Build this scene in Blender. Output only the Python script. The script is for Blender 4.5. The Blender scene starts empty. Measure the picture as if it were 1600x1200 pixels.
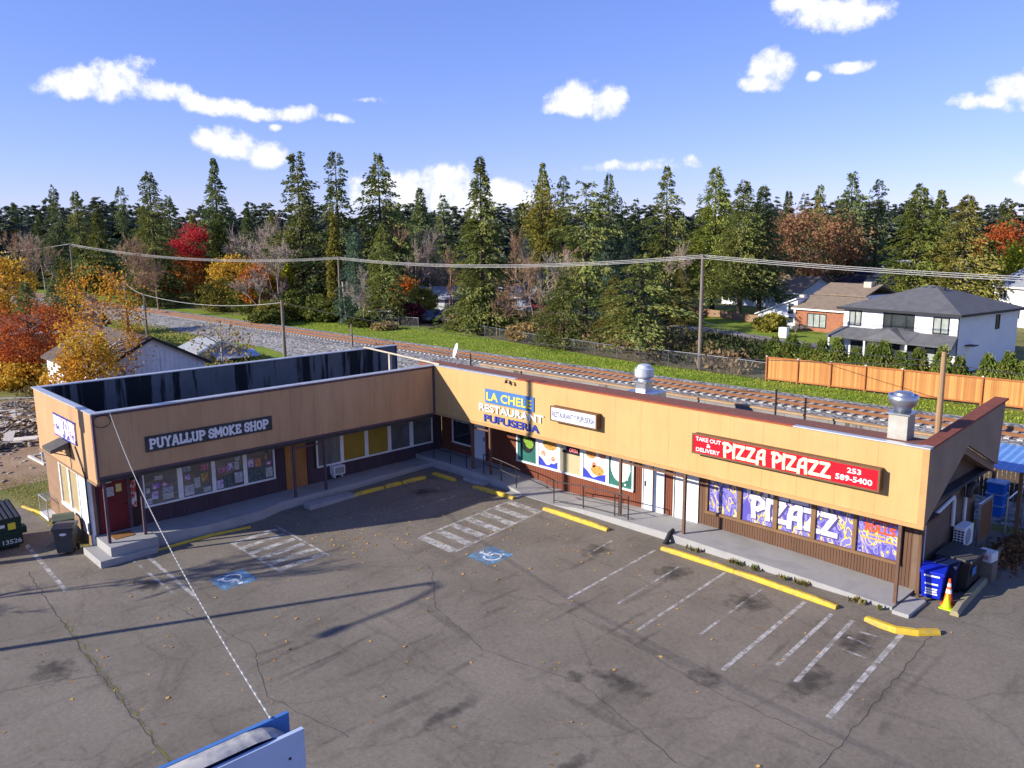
import bpy, math, random
import numpy as np
from mathutils import Vector, Matrix
random.seed(7)
SC = bpy.context.scene
COL = SC.collection
R = math.radians

# ---------------------------------------------------------------- camera
CAM = np.array([29.93, -23.49, 10.80]); PITCH, ROLL, YAW, FPX = 0.1784, -0.0093, 0.8084, 1267.8
_F = np.array([-math.sin(YAW)*math.cos(PITCH), math.cos(YAW)*math.cos(PITCH), -math.sin(PITCH)])
_R = np.array([math.cos(YAW), math.sin(YAW), 0.0]); _U = np.cross(_R, _F)
_R, _U = _R*math.cos(ROLL)+_U*math.sin(ROLL), -_R*math.sin(ROLL)+_U*math.cos(ROLL)
cam_d = bpy.data.cameras.new("camera"); cam_o = bpy.data.objects.new("camera", cam_d); COL.objects.link(cam_o)
cam_d.sensor_width = 36.0; cam_d.lens = FPX/1600*36.0; cam_d.clip_end = 6000; cam_d.clip_start = 0.1
cam_o.matrix_world = Matrix(((_R[0], _U[0], -_F[0], CAM[0]), (_R[1], _U[1], -_F[1], CAM[1]), (_R[2], _U[2], -_F[2], CAM[2]), (0, 0, 0, 1)))
SC.camera = cam_o
SC.render.resolution_x, SC.render.resolution_y = 1024, 768

# ---------------------------------------------------------------- world, sun, exposure
SUN = Vector((0.422, 0.820, -0.386)).normalized()
SUN_EL = math.asin(-SUN.z)
SKY_STRENGTH, SUN_STRENGTH, EXPOSURE = 0.15, 4.6, 0.74
W = bpy.data.worlds.new("World"); SC.world = W; W.use_nodes = True
def build_world():
    nt = W.node_tree; N = nt.nodes; L = nt.links; N.clear()
    out = N.new('ShaderNodeOutputWorld'); bg = N.new('ShaderNodeBackground'); bg.inputs[1].default_value = SKY_STRENGTH
    sky = N.new('ShaderNodeTexSky'); sky.sky_type = 'NISHITA'; sky.sun_disc = False
    sky.sun_elevation = SUN_EL; sky.sun_rotation = math.atan2(-SUN.x, -SUN.y)
    sky.altitude = 100; sky.air_density = 1.0; sky.dust_density = 0.0; sky.ozone_density = 4.0
    tint = N.new('ShaderNodeMix'); tint.data_type = 'RGBA'; tint.blend_type = 'MULTIPLY'; tint.inputs[0].default_value = 1
    gm = N.new('ShaderNodeGamma'); gm.inputs[1].default_value = 0.78; L.new(sky.outputs[0], gm.inputs[0]); L.new(gm.outputs[0], tint.inputs[6]); tint.inputs[7].default_value = (0.80, 0.76, 1.19, 1)
    hs = N.new('ShaderNodeHueSaturation'); hs.inputs['Saturation'].default_value = 1.05; hs.inputs['Value'].default_value = 1.0
    L.new(tint.outputs[2], hs.inputs['Color'])
    tc = N.new('ShaderNodeTexCoord')
    def vm(op, a=None, b=None):
        n = N.new('ShaderNodeVectorMath'); n.operation = op
        for i, v in enumerate((a, b)):
            if v is None: continue
            if hasattr(v, 'is_linked') or hasattr(v, 'links'): L.new(v, n.inputs[i])
            else: n.inputs[i].default_value = v
        return n
    def mt(op, a=None, b=None, c=None):
        n = N.new('ShaderNodeMath'); n.operation = op
        for i, v in enumerate((a, b, c)):
            if v is None: continue
            if hasattr(v, 'links'): L.new(v, n.inputs[i])
            else: n.inputs[i].default_value = v
        return n.outputs[0]
    nz = N.new('ShaderNodeTexNoise'); nz.inputs['Scale'].default_value = 42; nz.inputs['Detail'].default_value = 8; nz.inputs['Roughness'].default_value = 0.6
    L.new(tc.outputs['Generated'], nz.inputs['Vector'])
    nz2 = N.new('ShaderNodeTexNoise'); nz2.inputs['Scale'].default_value = 10; nz2.inputs['Detail'].default_value = 3
    L.new(tc.outputs['Generated'], nz2.inputs['Vector'])
    off = vm('SUBTRACT', nz2.outputs['Color'], (0.5, 0.5, 0.5)); off2 = vm('SCALE', off.outputs[0]); off2.inputs['Scale'].default_value = 0.035
    wd = vm('ADD', tc.outputs['Generated'], off2.outputs[0])
    sx = N.new('ShaderNodeSeparateXYZ'); L.new(wd.outputs[0], sx.inputs[0])
    # bearing relative to AZ0 and elevation, both in radians
    AZ0 = YAW
    rot = N.new('ShaderNodeVectorRotate'); rot.rotation_type = 'Z_AXIS'; rot.inputs['Angle'].default_value = -AZ0; L.new(wd.outputs[0], rot.inputs['Vector'])
    s2 = N.new('ShaderNodeSeparateXYZ'); L.new(rot.outputs[0], s2.inputs[0])
    ae = N.new('ShaderNodeCombineXYZ'); L.new(mt('ARCTAN2', s2.outputs[0], s2.outputs[1]), ae.inputs[0]); L.new(mt('ARCSINE', s2.outputs[2]), ae.inputs[1])
    clouds = []
    def azel(d):
        d = d/np.linalg.norm(d); c, s_ = math.cos(-AZ0), math.sin(-AZ0); x, y = c*d[0]-s_*d[1], s_*d[0]+c*d[1]
        return math.atan2(x, y), math.asin(d[2])
    def px(u, v, a, b, k=1.0):
        d = _F + _R*(u-800)/FPX - _U*(v-600)/FPX; az, el = azel(d); sc = 1/np.linalg.norm(d); clouds.append((az, el, a/FPX*sc, b/FPX*sc, k))
    for c in [(110, 135, 62, 26), (175, 130, 75, 34), (245, 143, 55, 24), (215, 102, 26, 18, .6), (310, 160, 48, 22), (355, 165, 42, 18), (405, 172, 42, 14), (465, 178, 34, 16), (530, 185, 32, 9, .8),
              (580, 156, 26, 6, .6), (345, 222, 55, 26), (410, 240, 50, 24), (375, 232, 60, 24), (428, 198, 12, 7, .6), (640, 300, 60, 36), (700, 300, 62, 42), (790, 310, 48, 32), (745, 325, 80, 28), (570, 300, 30, 30, .8),
              (900, 150, 46, 30), (890, 170, 52, 14), (950, 160, 34, 26), (1290, 12, 85, 34), (1345, 22, 52, 26), (1240, 5, 45, 22), (1195, 112, 40, 32), (1180, 132, 32, 16), (1322, 103, 42, 12), (1268, 122, 18, 8),
              (1590, 140, 46, 34), (1545, 155, 62, 16), (1640, 130, 60, 40), (1005, 258, 112, 9, .55), (1050, 250, 62, 8, .5), (1610, 275, 26, 20)]: px(*c)
    rr = random.Random(3)
    for i in range(14):
        az = R(48+i*19+rr.uniform(-6, 6)); az = (az+math.pi) % (2*math.pi)-math.pi; clouds.append((az, R(rr.uniform(4, 40)), rr.uniform(.04, .08), rr.uniform(.015, .03), 1.0))
    dens = None
    for az, el, a, b, k in clouds:
        q = N.new('ShaderNodeVectorMath'); q.operation = 'MULTIPLY_ADD'; L.new(ae.outputs[0], q.inputs[0]); q.inputs[1].default_value = (1/a, 1/b, 0); q.inputs[2].default_value = (-az/a, -el/b, 0)
        l = vm('DOT_PRODUCT', q.outputs[0], q.outputs[0])
        f = mt('MULTIPLY_ADD', l.outputs['Value'], -k, k) if k != 1 else mt('SUBTRACT', 1.0, l.outputs['Value'])
        dens = f if dens is None else mt('MAXIMUM', dens, f)
    dens = mt('MAXIMUM', dens, -1.2)
    nn = mt('MULTIPLY_ADD', nz.outputs['Fac'], 3.0, -1.5)
    tot = mt('ADD', dens, nn)
    mr = N.new('ShaderNodeMapRange'); mr.interpolation_type = 'SMOOTHSTEP'; mr.inputs[1].default_value = 0.0; mr.inputs[2].default_value = 0.85; L.new(tot, mr.inputs[0])
    fac = mt('MULTIPLY', mr.outputs[0], 0.93)
    mx = N.new('ShaderNodeMix'); mx.data_type = 'RGBA'; L.new(fac, mx.inputs[0]); L.new(hs.outputs[0], mx.inputs[6]); 
    cm = N.new('ShaderNodeMapRange'); cm.inputs[1].default_value = 0.1; cm.inputs[2].default_value = 1.3; L.new(tot, cm.inputs[0])
    cc = N.new('ShaderNodeMix'); cc.data_type = 'RGBA'; L.new(cm.outputs[0], cc.inputs[0]); cc.inputs[6].default_value = (3.3, 3.5, 4.1, 1); cc.inputs[7].default_value = (4.7, 4.7, 4.75, 1); L.new(cc.outputs[2], mx.inputs[7])
    L.new(mx.outputs[2], bg.inputs[0]); L.new(bg.outputs[0], out.inputs[0])
build_world(); W.cycles.sampling_method = 'MANUAL'; W.cycles.sample_map_resolution = 512
sun_d = bpy.data.lights.new("sun", 'SUN'); sun_d.energy = SUN_STRENGTH; sun_d.angle = R(0.5); sun_d.color = (1.0, 0.93, 0.82)
sun_o = bpy.data.objects.new("sun", sun_d); COL.objects.link(sun_o); sun_o.rotation_euler = SUN.to_track_quat('-Z', 'Y').to_euler(); sun_o.location = (0, -60, 80)
SC.view_settings.view_transform = 'Standard'; SC.view_settings.look = 'None'; SC.view_settings.gamma = 1; SC.view_settings.use_curve_mapping = False
SC.view_settings.exposure = EXPOSURE
SC.cycles.max_bounces = 5; SC.cycles.diffuse_bounces = 3; SC.cycles.glossy_bounces = 2; SC.cycles.transmission_bounces = 3; SC.cycles.transparent_max_bounces = 10; SC.cycles.use_adaptive_sampling = True; SC.cycles.adaptive_threshold = 0.02; SC.cycles.caustics_reflective = False; SC.cycles.caustics_refractive = False

# ---------------------------------------------------------------- placing helpers
def gz(y): return 0.03*max(min(y, 0.0), -45.0)
def ray(u, v): return _F + _R*(u-800)/FPX - _U*(v-600)/FPX
def ground_at(u, v, dz=0.0):
    z = 0.0; d = ray(u, v)
    for _ in range(12):
        w = CAM + d*((z+dz-CAM[2])/d[2]); z = gz(w[1])
    return Vector(w)
def spot(u, dist, vtop):
    """ground point in the bearing of column u at a forward distance, and the height that reaches row vtop"""
    d = ray(u, vtop); t = dist/1.0; w = CAM + d*t
    return Vector((w[0], w[1], 0.0)), w[2]

# ---------------------------------------------------------------- object helpers
def tag(o, label=None, cat=None, group=None, kind=None):
    if label: o['label'] = label
    if cat: o['category'] = cat
    if group: o['group'] = group
    if kind: o['kind'] = kind
    return o
def empty(name, loc, label=None, cat=None, group=None, rz=0.0):
    o = bpy.data.objects.new(name, None); COL.objects.link(o); o.location = loc; o.rotation_euler = (0, 0, rz); o.empty_display_size = 0.2
    return tag(o, label, cat, group)
def origin(o):
    v = Vector((0, 0, 0))
    while o is not None: v += Vector(o.location); o = o.parent
    return v
def link(name, me, parent=None, loc=(0, 0, 0), rz=0.0):
    o = bpy.data.objects.new(name, me); COL.objects.link(o); o.location = loc; o.rotation_euler = (0, 0, rz)
    if parent is not None: o.parent = parent
    return o
def np_mesh(name, V, F, mat=None, smooth=False):
    V = np.asarray(V, np.float32).reshape(-1, 3); F = np.asarray(F, np.int32); k = F.shape[1]
    me = bpy.data.meshes.new(name); me.vertices.add(len(V)); me.vertices.foreach_set('co', V.ravel())
    me.loops.add(F.size); me.loops.foreach_set('vertex_index', F.ravel())
    me.polygons.add(len(F)); me.polygons.foreach_set('loop_start', np.arange(0, F.size, k, dtype=np.int32)); me.polygons.foreach_set('loop_total', np.full(len(F), k, np.int32))
    me.update(calc_edges=True); me.validate()
    if mat: me.materials.append(mat)
    if smooth: me.polygons.foreach_set('use_smooth', np.ones(len(F), bool))
    return me
class MB:
    def __init__(s): s.v = []; s.f = []
    def add(s, vs, fs):
        o = len(s.v); s.v += [tuple(a) for a in vs]; s.f += [tuple(i+o for i in f) for f in fs]; return s
    def quad(s, *p): return s.add(p, [tuple(range(len(p)))])
    def box(s, x0, y0, z0, x1, y1, z1):
        x0, x1 = min(x0, x1), max(x0, x1); y0, y1 = min(y0, y1), max(y0, y1); z0, z1 = min(z0, z1), max(z0, z1)
        return s.add([(x0, y0, z0), (x1, y0, z0), (x1, y1, z0), (x0, y1, z0), (x0, y0, z1), (x1, y0, z1), (x1, y1, z1), (x0, y1, z1)],
                     [(0, 3, 2, 1), (4, 5, 6, 7), (0, 1, 5, 4), (1, 2, 6, 5), (2, 3, 7, 6), (3, 0, 4, 7)])
    def fr(s, O, ux, n, u0, u1, z0, z1, d0, d1):
        """box in a wall's frame: along ux, up, and out along n"""
        O = Vector(O); ux = Vector(ux); n = Vector(n); up = Vector((0, 0, 1)); P = lambda a, b, c: O+ux*a+up*b+n*c
        return s.add([P(u0, z0, d0), P(u1, z0, d0), P(u1, z0, d1), P(u0, z0, d1), P(u0, z1, d0), P(u1, z1, d0), P(u1, z1, d1), P(u0, z1, d1)],
                     [(0, 1, 2, 3), (4, 7, 6, 5), (0, 4, 5, 1), (1, 5, 6, 2), (2, 6, 7, 3), (3, 7, 4, 0)])
    def prism(s, poly, d):
        """extrude a 3-D polygon along vector d"""
        n = len(poly); d = Vector(d); p = [Vector(a) for a in poly]
        return s.add(p+[a+d for a in p], [tuple(reversed(range(n))), tuple(range(n, 2*n))]+[(i, (i+1) % n, n+(i+1) % n, n+i) for i in range(n)])
    def tube(s, pts, r, n=6, cap=True):
        pts = [Vector(a) for a in pts]; rs = r if isinstance(r, (list, tuple)) else [r]*len(pts); vs = []; fs = []
        for i, c in enumerate(pts):
            t = (pts[min(i+1, len(pts)-1)]-pts[max(i-1, 0)]).normalized()
            a = Vector((0, 0, 1)) if abs(t.z) < .95 else Vector((1, 0, 0)); e1 = t.cross(a).normalized(); e2 = t.cross(e1)
            for k in range(n): an = 2*math.pi*k/n; vs.append(c+(e1*math.cos(an)+e2*math.sin(an))*rs[i])
        for i in range(len(pts)-1):
            for k in range(n): fs.append((i*n+k, i*n+(k+1) % n, (i+1)*n+(k+1) % n, (i+1)*n+k))
        if cap: fs.append(tuple(reversed(range(n)))); fs.append(tuple(range((len(pts)-1)*n, len(pts)*n)))
        return s.add(vs, fs)
    def lathe(s, c, prof, n=24):
        vs = []; fs = []
        for r, z in prof:
            for k in range(n): an = 2*math.pi*k/n; vs.append((c[0]+r*math.cos(an), c[1]+r*math.sin(an), c[2]+z))
        for i in range(len(prof)-1):
            for k in range(n): fs.append((i*n+k, i*n+(k+1) % n, (i+1)*n+(k+1) % n, (i+1)*n+k))
        fs.append(tuple(reversed(range(n)))); fs.append(tuple(range((len(prof)-1)*n, len(prof)*n)))
        return s.add(vs, fs)
    def disc(s, O, ux, uy, r, n=24, ry=None):
        O = Vector(O); ux = Vector(ux); uy = Vector(uy); ry = ry or r
        return s.add([O+ux*r*math.cos(2*math.pi*k/n)+uy*ry*math.sin(2*math.pi*k/n) for k in range(n)], [tuple(range(n))])
    def mesh(s, name, mat, off=Vector((0, 0, 0)), smooth=False):
        me = bpy.data.meshes.new(name); me.from_pydata([tuple(Vector(a)-off) for a in s.v], [], s.f); me.update()
        if mat: me.materials.append(mat)
        if smooth:
            for p in me.polygons: p.use_smooth = True
        return me
    def build(s, name, mat, parent=None, smooth=False, bevel=0.0, loc=None):
        """world-space shapes -> one object; loc sets where a top-level object's origin is"""
        off = origin(parent) if parent is not None else Vector(loc or (0, 0, 0))
        o = link(name, s.mesh(name, mat, off, smooth), parent, (0, 0, 0) if parent is not None else off)
        if bevel:
            m = o.modifiers.new('bevel', 'BEVEL'); m.width = bevel; m.segments = 2; m.limit_method = 'ANGLE'
        return o
    def local(s, name, mat, parent=None, smooth=False, bevel=0.0):
        o = link(name, s.mesh(name, mat, Vector((0, 0, 0)), smooth), parent)
        if bevel:
            m = o.modifiers.new('bevel', 'BEVEL'); m.width = bevel; m.segments = 2; m.limit_method = 'ANGLE'
        return o
def copy_tree(o, parent=None):
    c = o.copy(); COL.objects.link(c); c.parent = parent
    for ch in o.children: copy_tree(ch, c)
    return c

# ---------------------------------------------------------------- materials
MATS = {}
def mat(name, c, c2=None, scale=4.0, rough=0.8, bump=0.0, bscale=None, metal=0.0, spec=0.3, stretch=None, lo=0.35, hi=0.65, detail=5, emit=None, coat=0):
    if name in MATS: return MATS[name]
    m = bpy.data.materials.new(name); m.use_nodes = True; nt = m.node_tree; N = nt.nodes; L = nt.links
    b = N['Principled BSDF']; b.inputs['Roughness'].default_value = rough; b.inputs['Metallic'].default_value = metal; b.inputs['Specular IOR Level'].default_value = spec
    b.inputs['Base Color'].default_value = (*c, 1)
    if coat: b.inputs['Coat Weight'].default_value = coat
    tc = N.new('ShaderNodeTexCoord'); mp = N.new('ShaderNodeMapping'); L.new(tc.outputs['Object'], mp.inputs[0])
    if stretch: mp.inputs['Scale'].default_value = stretch
    if c2 is not None:
        nz = N.new('ShaderNodeTexNoise'); nz.inputs['Scale'].default_value = scale; nz.inputs['Detail'].default_value = detail; nz.inputs['Roughness'].default_value = .6; L.new(mp.outputs[0], nz.inputs['Vector'])
        cr = N.new('ShaderNodeValToRGB'); cr.color_ramp.elements[0].position = lo; cr.color_ramp.elements[1].position = hi
        cr.color_ramp.elements[0].color = (*c, 1); cr.color_ramp.elements[1].color = (*c2, 1)
        L.new(nz.outputs['Fac'], cr.inputs[0]); L.new(cr.outputs[0], b.inputs['Base Color'])
    if bump:
        nb = N.new('ShaderNodeTexNoise'); nb.inputs['Scale'].default_value = bscale or scale*6; nb.inputs['Detail'].default_value = 4; L.new(mp.outputs[0], nb.inputs['Vector'])
        bp = N.new('ShaderNodeBump'); bp.inputs['Strength'].default_value = bump; bp.inputs['Distance'].default_value = 0.03; L.new(nb.outputs['Fac'], bp.inputs['Height']); L.new(bp.outputs[0], b.inputs['Normal'])
    if emit: b.inputs['Emission Color'].default_value = (*emit, 1); b.inputs['Emission Strength'].default_value = 1.0
    MATS[name] = m
    return m
def nodes_of(m): return m.node_tree.nodes, m.node_tree.links, m.node_tree.nodes['Principled BSDF']
def add_streaks(m, col, scale=(6, 6, .35), lo=.55, hi=.75, amt=.6):
    """vertical weathering streaks mixed over the base colour"""
    N, L, b = nodes_of(m); src = b.inputs['Base Color'].links[0].from_socket if b.inputs['Base Color'].links else None
    tc = N.new('ShaderNodeTexCoord'); mp = N.new('ShaderNodeMapping'); mp.inputs['Scale'].default_value = scale; L.new(tc.outputs['Object'], mp.inputs[0])
    nz = N.new('ShaderNodeTexNoise'); nz.inputs['Scale'].default_value = 1.0; nz.inputs['Detail'].default_value = 6; nz.inputs['Roughness'].default_value = .65; L.new(mp.outputs[0], nz.inputs['Vector'])
    mr = N.new('ShaderNodeMapRange'); mr.inputs[1].default_value = lo; mr.inputs[2].default_value = hi; mr.inputs[4].default_value = amt; L.new(nz.outputs['Fac'], mr.inputs[0])
    mx = N.new('ShaderNodeMix'); mx.data_type = 'RGBA'; L.new(mr.outputs[0], mx.inputs[0])
    if src: L.new(src, mx.inputs[6])
    else: mx.inputs[6].default_value = b.inputs['Base Color'].default_value
    mx.inputs[7].default_value = (*col, 1); L.new(mx.outputs[2], b.inputs['Base Color'])
    return m
def worn(m, scale=9.0, lo=.42, hi=.56, amount=1.0, stretch=None):
    """paint worn away in patches: transparent where the noise is low"""
    N, L, b = nodes_of(m); out = [n for n in N if n.type == 'OUTPUT_MATERIAL'][0]
    tc = N.new('ShaderNodeTexCoord'); nz = N.new('ShaderNodeTexNoise'); nz.inputs['Scale'].default_value = scale; nz.inputs['Detail'].default_value = 8; nz.inputs['Roughness'].default_value = .7
    mp = N.new('ShaderNodeMapping'); L.new(tc.outputs['Object'], mp.inputs[0]); L.new(mp.outputs[0], nz.inputs['Vector'])
    if stretch: mp.inputs['Scale'].default_value = stretch
    mr = N.new('ShaderNodeMapRange'); mr.inputs[1].default_value = lo; mr.inputs[2].default_value = hi; mr.inputs[3].default_value = 1-amount; L.new(nz.outputs['Fac'], mr.inputs[0])
    tr = N.new('ShaderNodeBsdfTransparent'); ms = N.new('ShaderNodeMixShader'); L.new(mr.outputs[0], ms.inputs[0]); L.new(tr.outputs[0], ms.inputs[1]); L.new(b.outputs[0], ms.inputs[2]); L.new(ms.outputs[0], out.inputs[0])
    return m
def leafmat(name, c, c2, scale=.6, trans=.25, jitter=.25):
    if name in MATS: return MATS[name]
    m = mat(name, c, c2, scale, .75, spec=.15, lo=.38, hi=.62, detail=4); N, L, b = nodes_of(m); out = [n for n in N if n.type == 'OUTPUT_MATERIAL'][0]
    src = b.inputs['Base Color'].links[0].from_socket
    oi = N.new('ShaderNodeObjectInfo'); hs = N.new('ShaderNodeHueSaturation'); mr = N.new('ShaderNodeMapRange'); mr.inputs[3].default_value = 1-jitter; mr.inputs[4].default_value = 1+jitter
    nf = N.new('ShaderNodeTexNoise'); nf.inputs['Scale'].default_value = 9.0; nf.inputs['Detail'].default_value = 2; tc = N.new('ShaderNodeTexCoord'); L.new(tc.outputs['Object'], nf.inputs['Vector'])
    mf = N.new('ShaderNodeMapRange'); mf.inputs[1].default_value = .3; mf.inputs[2].default_value = .7; mf.inputs[3].default_value = .6; mf.inputs[4].default_value = 1.45; L.new(nf.outputs['Fac'], mf.inputs[0])
    mu = N.new('ShaderNodeMath'); mu.operation = 'MULTIPLY'
    L.new(oi.outputs['Random'], mr.inputs[0]); L.new(mr.outputs[0], mu.inputs[0]); L.new(mf.outputs[0], mu.inputs[1]); L.new(mu.outputs[0], hs.inputs['Value']); L.new(src, hs.inputs['Color']); L.new(hs.outputs[0], b.inputs['Base Color'])
    t = N.new('ShaderNodeBsdfTranslucent'); L.new(hs.outputs[0], t.inputs['Color']); ms = N.new('ShaderNodeMixShader'); ms.inputs[0].default_value = trans
    L.new(b.outputs[0], ms.inputs[1]); L.new(t.outputs[0], ms.inputs[2]); L.new(ms.outputs[0], out.inputs[0])
    return m
def glassmat(name, c, rough=.04):
    return mat(name, c, tuple(x*.6 for x in c), 1.3, rough, spec=.8)

# ---------------------------------------------------------------- lettering
def text_mesh(s, w, h, bold=0.0, depth=0.012):
    cu = bpy.data.curves.new('text', 'FONT'); cu.body = s; cu.size = 1; cu.offset = bold; cu.extrude = .5; cu.resolution_u = 3
    to = bpy.data.objects.new('text', cu); COL.objects.link(to)
    dg = bpy.context.evaluated_depsgraph_get(); me = bpy.data.meshes.new_from_object(to.evaluated_get(dg)); bpy.data.objects.remove(to); bpy.data.curves.remove(cu)
    n = len(me.vertices); co = np.empty(n*3, np.float32); me.vertices.foreach_get('co', co); co = co.reshape(-1, 3)
    lo, hi = co.min(0), co.max(0); co = (co-lo)/np.maximum(hi-lo, 1e-6)*np.array([w, h, depth]); return me, co
def text(name, s, O, ux, uy, w, h, m, parent, bold=0.01, depth=0.012, slant=0.0, loc=None):
    """lettering as thin raised solids on the plane O + a*ux + b*uy"""
    me, co = text_mesh(s, w, h, bold, depth); me.materials.clear(); me.materials.append(m)
    ux = np.array(ux, float); uy = np.array(uy, float); n = np.cross(ux, uy); off = np.array(origin(parent) if parent is not None else Vector(loc or (0, 0, 0)))
    P = np.array(O, float)-off+(co[:, :1]+slant*co[:, 1:2])*ux+co[:, 1:2]*uy+co[:, 2:3]*n
    me.vertices.foreach_set('co', P.astype(np.float32).ravel()); me.update()
    return link(name, me, parent, (0, 0, 0) if parent is not None else off)
# stroke alphabets: polylines in a unit box, each with its own half width
SLAB = {'P': (.82, [[(.2, 0), (.2, 1)], [(.2, .92), (.55, .92), (.72, .82), (.72, .6), (.55, .48), (.2, .48)]], [(.02, .42, 0), (.02, .3, 1)]),
        'U': (.9, [[(.2, 1), (.2, .25), (.33, .08), (.6, .08), (.74, .25), (.74, 1)]], [(.02, .38, 1), (.58, .9, 1)]),
        'Y': (.9, [[(.18, 1), (.46, .48), (.46, 0)], [(.74, 1), (.46, .48)]], [(0, .36, 1), (.58, .92, 1), (.28, .64, 0)]),
        'A': (.92, [[(.16, 0), (.42, .98), (.52, .98), (.78, 0)], [(.26, .32), (.68, .32)]], [(0, .32, 0), (.6, .94, 0)]),
        'L': (.74, [[(.2, 1), (.2, .08), (.64, .08), (.64, .3)]], [(.02, .38, 1), (.02, .2, 0)]),
        'S': (.72, [[(.62, .7), (.62, .84), (.48, .93), (.26, .93), (.12, .8), (.14, .62), (.58, .42), (.62, .22), (.48, .08), (.24, .08), (.1, .2), (.1, .34)]], []),
        'M': (1.05, [[(.16, 0), (.16, 1), (.52, .3), (.88, 1), (.88, 0)]], [(.02, .32, 0), (.74, 1.04, 0), (.02, .2, 1), (.84, 1.04, 1)]),
        'O': (.8, [[(.4, .93), (.2, .84), (.12, .6), (.12, .4), (.2, .16), (.4, .07), (.6, .16), (.68, .4), (.68, .6), (.6, .84), (.4, .93)]], []),
        'K': (.9, [[(.2, 0), (.2, 1)], [(.7, 1), (.24, .48), (.74, 0)]], [(.02, .38, 0), (.02, .38, 1), (.54, .86, 1), (.58, .92, 0)]),
        'E': (.78, [[(.66, .7), (.66, .92), (.2, .92), (.2, .08), (.68, .08), (.68, .3)], [(.2, .5), (.5, .5)]], [(.02, .2, 0), (.02, .2, 1)]),
        'H': (.95, [[(.2, 0), (.2, 1)], [(.74, 0), (.74, 1)], [(.2, .5), (.74, .5)]], [(.02, .38, 0), (.02, .38, 1), (.56, .94, 0), (.56, .94, 1)]), ' ': (.42, [], [])}
SHOW = {'P': (.74, [[(.2, -.04), (.16, .5), (.22, 1.0)], [(.04, .93), (.42, .96), (.66, .8), (.64, .55), (.4, .4), (.2, .42)]], []),
        'I': (.34, [[(.18, 0), (.16, .5), (.2, 1.0)]], []), 'Z': (.78, [[(.06, .93), (.62, .93), (.12, .08), (.72, .08)]], []),
        'A': (.78, [[(.12, -.1), (.12, .45), (.22, .8), (.44, .95), (.62, .95), (.6, .5), (.64, 0)], [(.14, .4), (.6, .4)]], []), ' ': (.38, [], []),
        'R': (.74, [[(.18, 0), (.18, 1)], [(.04, .93), (.46, .94), (.6, .76), (.46, .52), (.18, .5)], [(.36, .5), (.64, 0)]], []),
        'O': (.8, [[(.4, .95), (.16, .8), (.1, .5), (.18, .18), (.4, .05), (.62, .18), (.7, .5), (.62, .8), (.4, .95)]], []), 'L': (.66, [[(.18, 1), (.16, .08), (.6, .08)]], []),
        'S': (.7, [[(.6, .84), (.4, .94), (.16, .84), (.14, .64), (.54, .4), (.58, .18), (.4, .06), (.1, .12)]], [])}
def strokes(name, s, font, O, ux, uy, w, h, th, m, parent, depth=.012, fit=None):
    O = Vector(O); ux = Vector(ux); uy = Vector(uy); n = ux.cross(uy); tot = sum(font[c][0] for c in s); kx = w/tot; mb = MB(); x = 0.0; k = 0
    for c in s+' ':
        if c == ' ' and mb.v: mb.build(name, m, parent); mb = MB()     # each word a piece of its own
        wid, lines, ser = font[c]
        for pl in lines:
            for a, b in zip(pl[:-1], pl[1:]):
                A = Vector(((x+a[0])*kx, a[1]*h)); B = Vector(((x+b[0])*kx, b[1]*h)); t = (B-A).normalized(); q = Vector((-t.y, t.x))*th; e = t*th*.62
                dz = depth+.0004*(k % 7); k += 1
                P = [O+ux*p.x+uy*p.y for p in (A-e-q, B+e-q, B+e+q, A-e+q)]; mb.prism(P, n*dz)
        for a, b, y in ser:
            y0, y1 = (0, th*1.3) if y == 0 else (h-th*1.3, h); dz = depth+.0004*(k % 7)+.001; k += 1
            mb.prism([O+ux*(x+a)*kx+uy*y0, O+ux*(x+b)*kx+uy*y0, O+ux*(x+b)*kx+uy*y1, O+ux*(x+a)*kx+uy*y1], n*dz)
        x += wid

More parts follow.
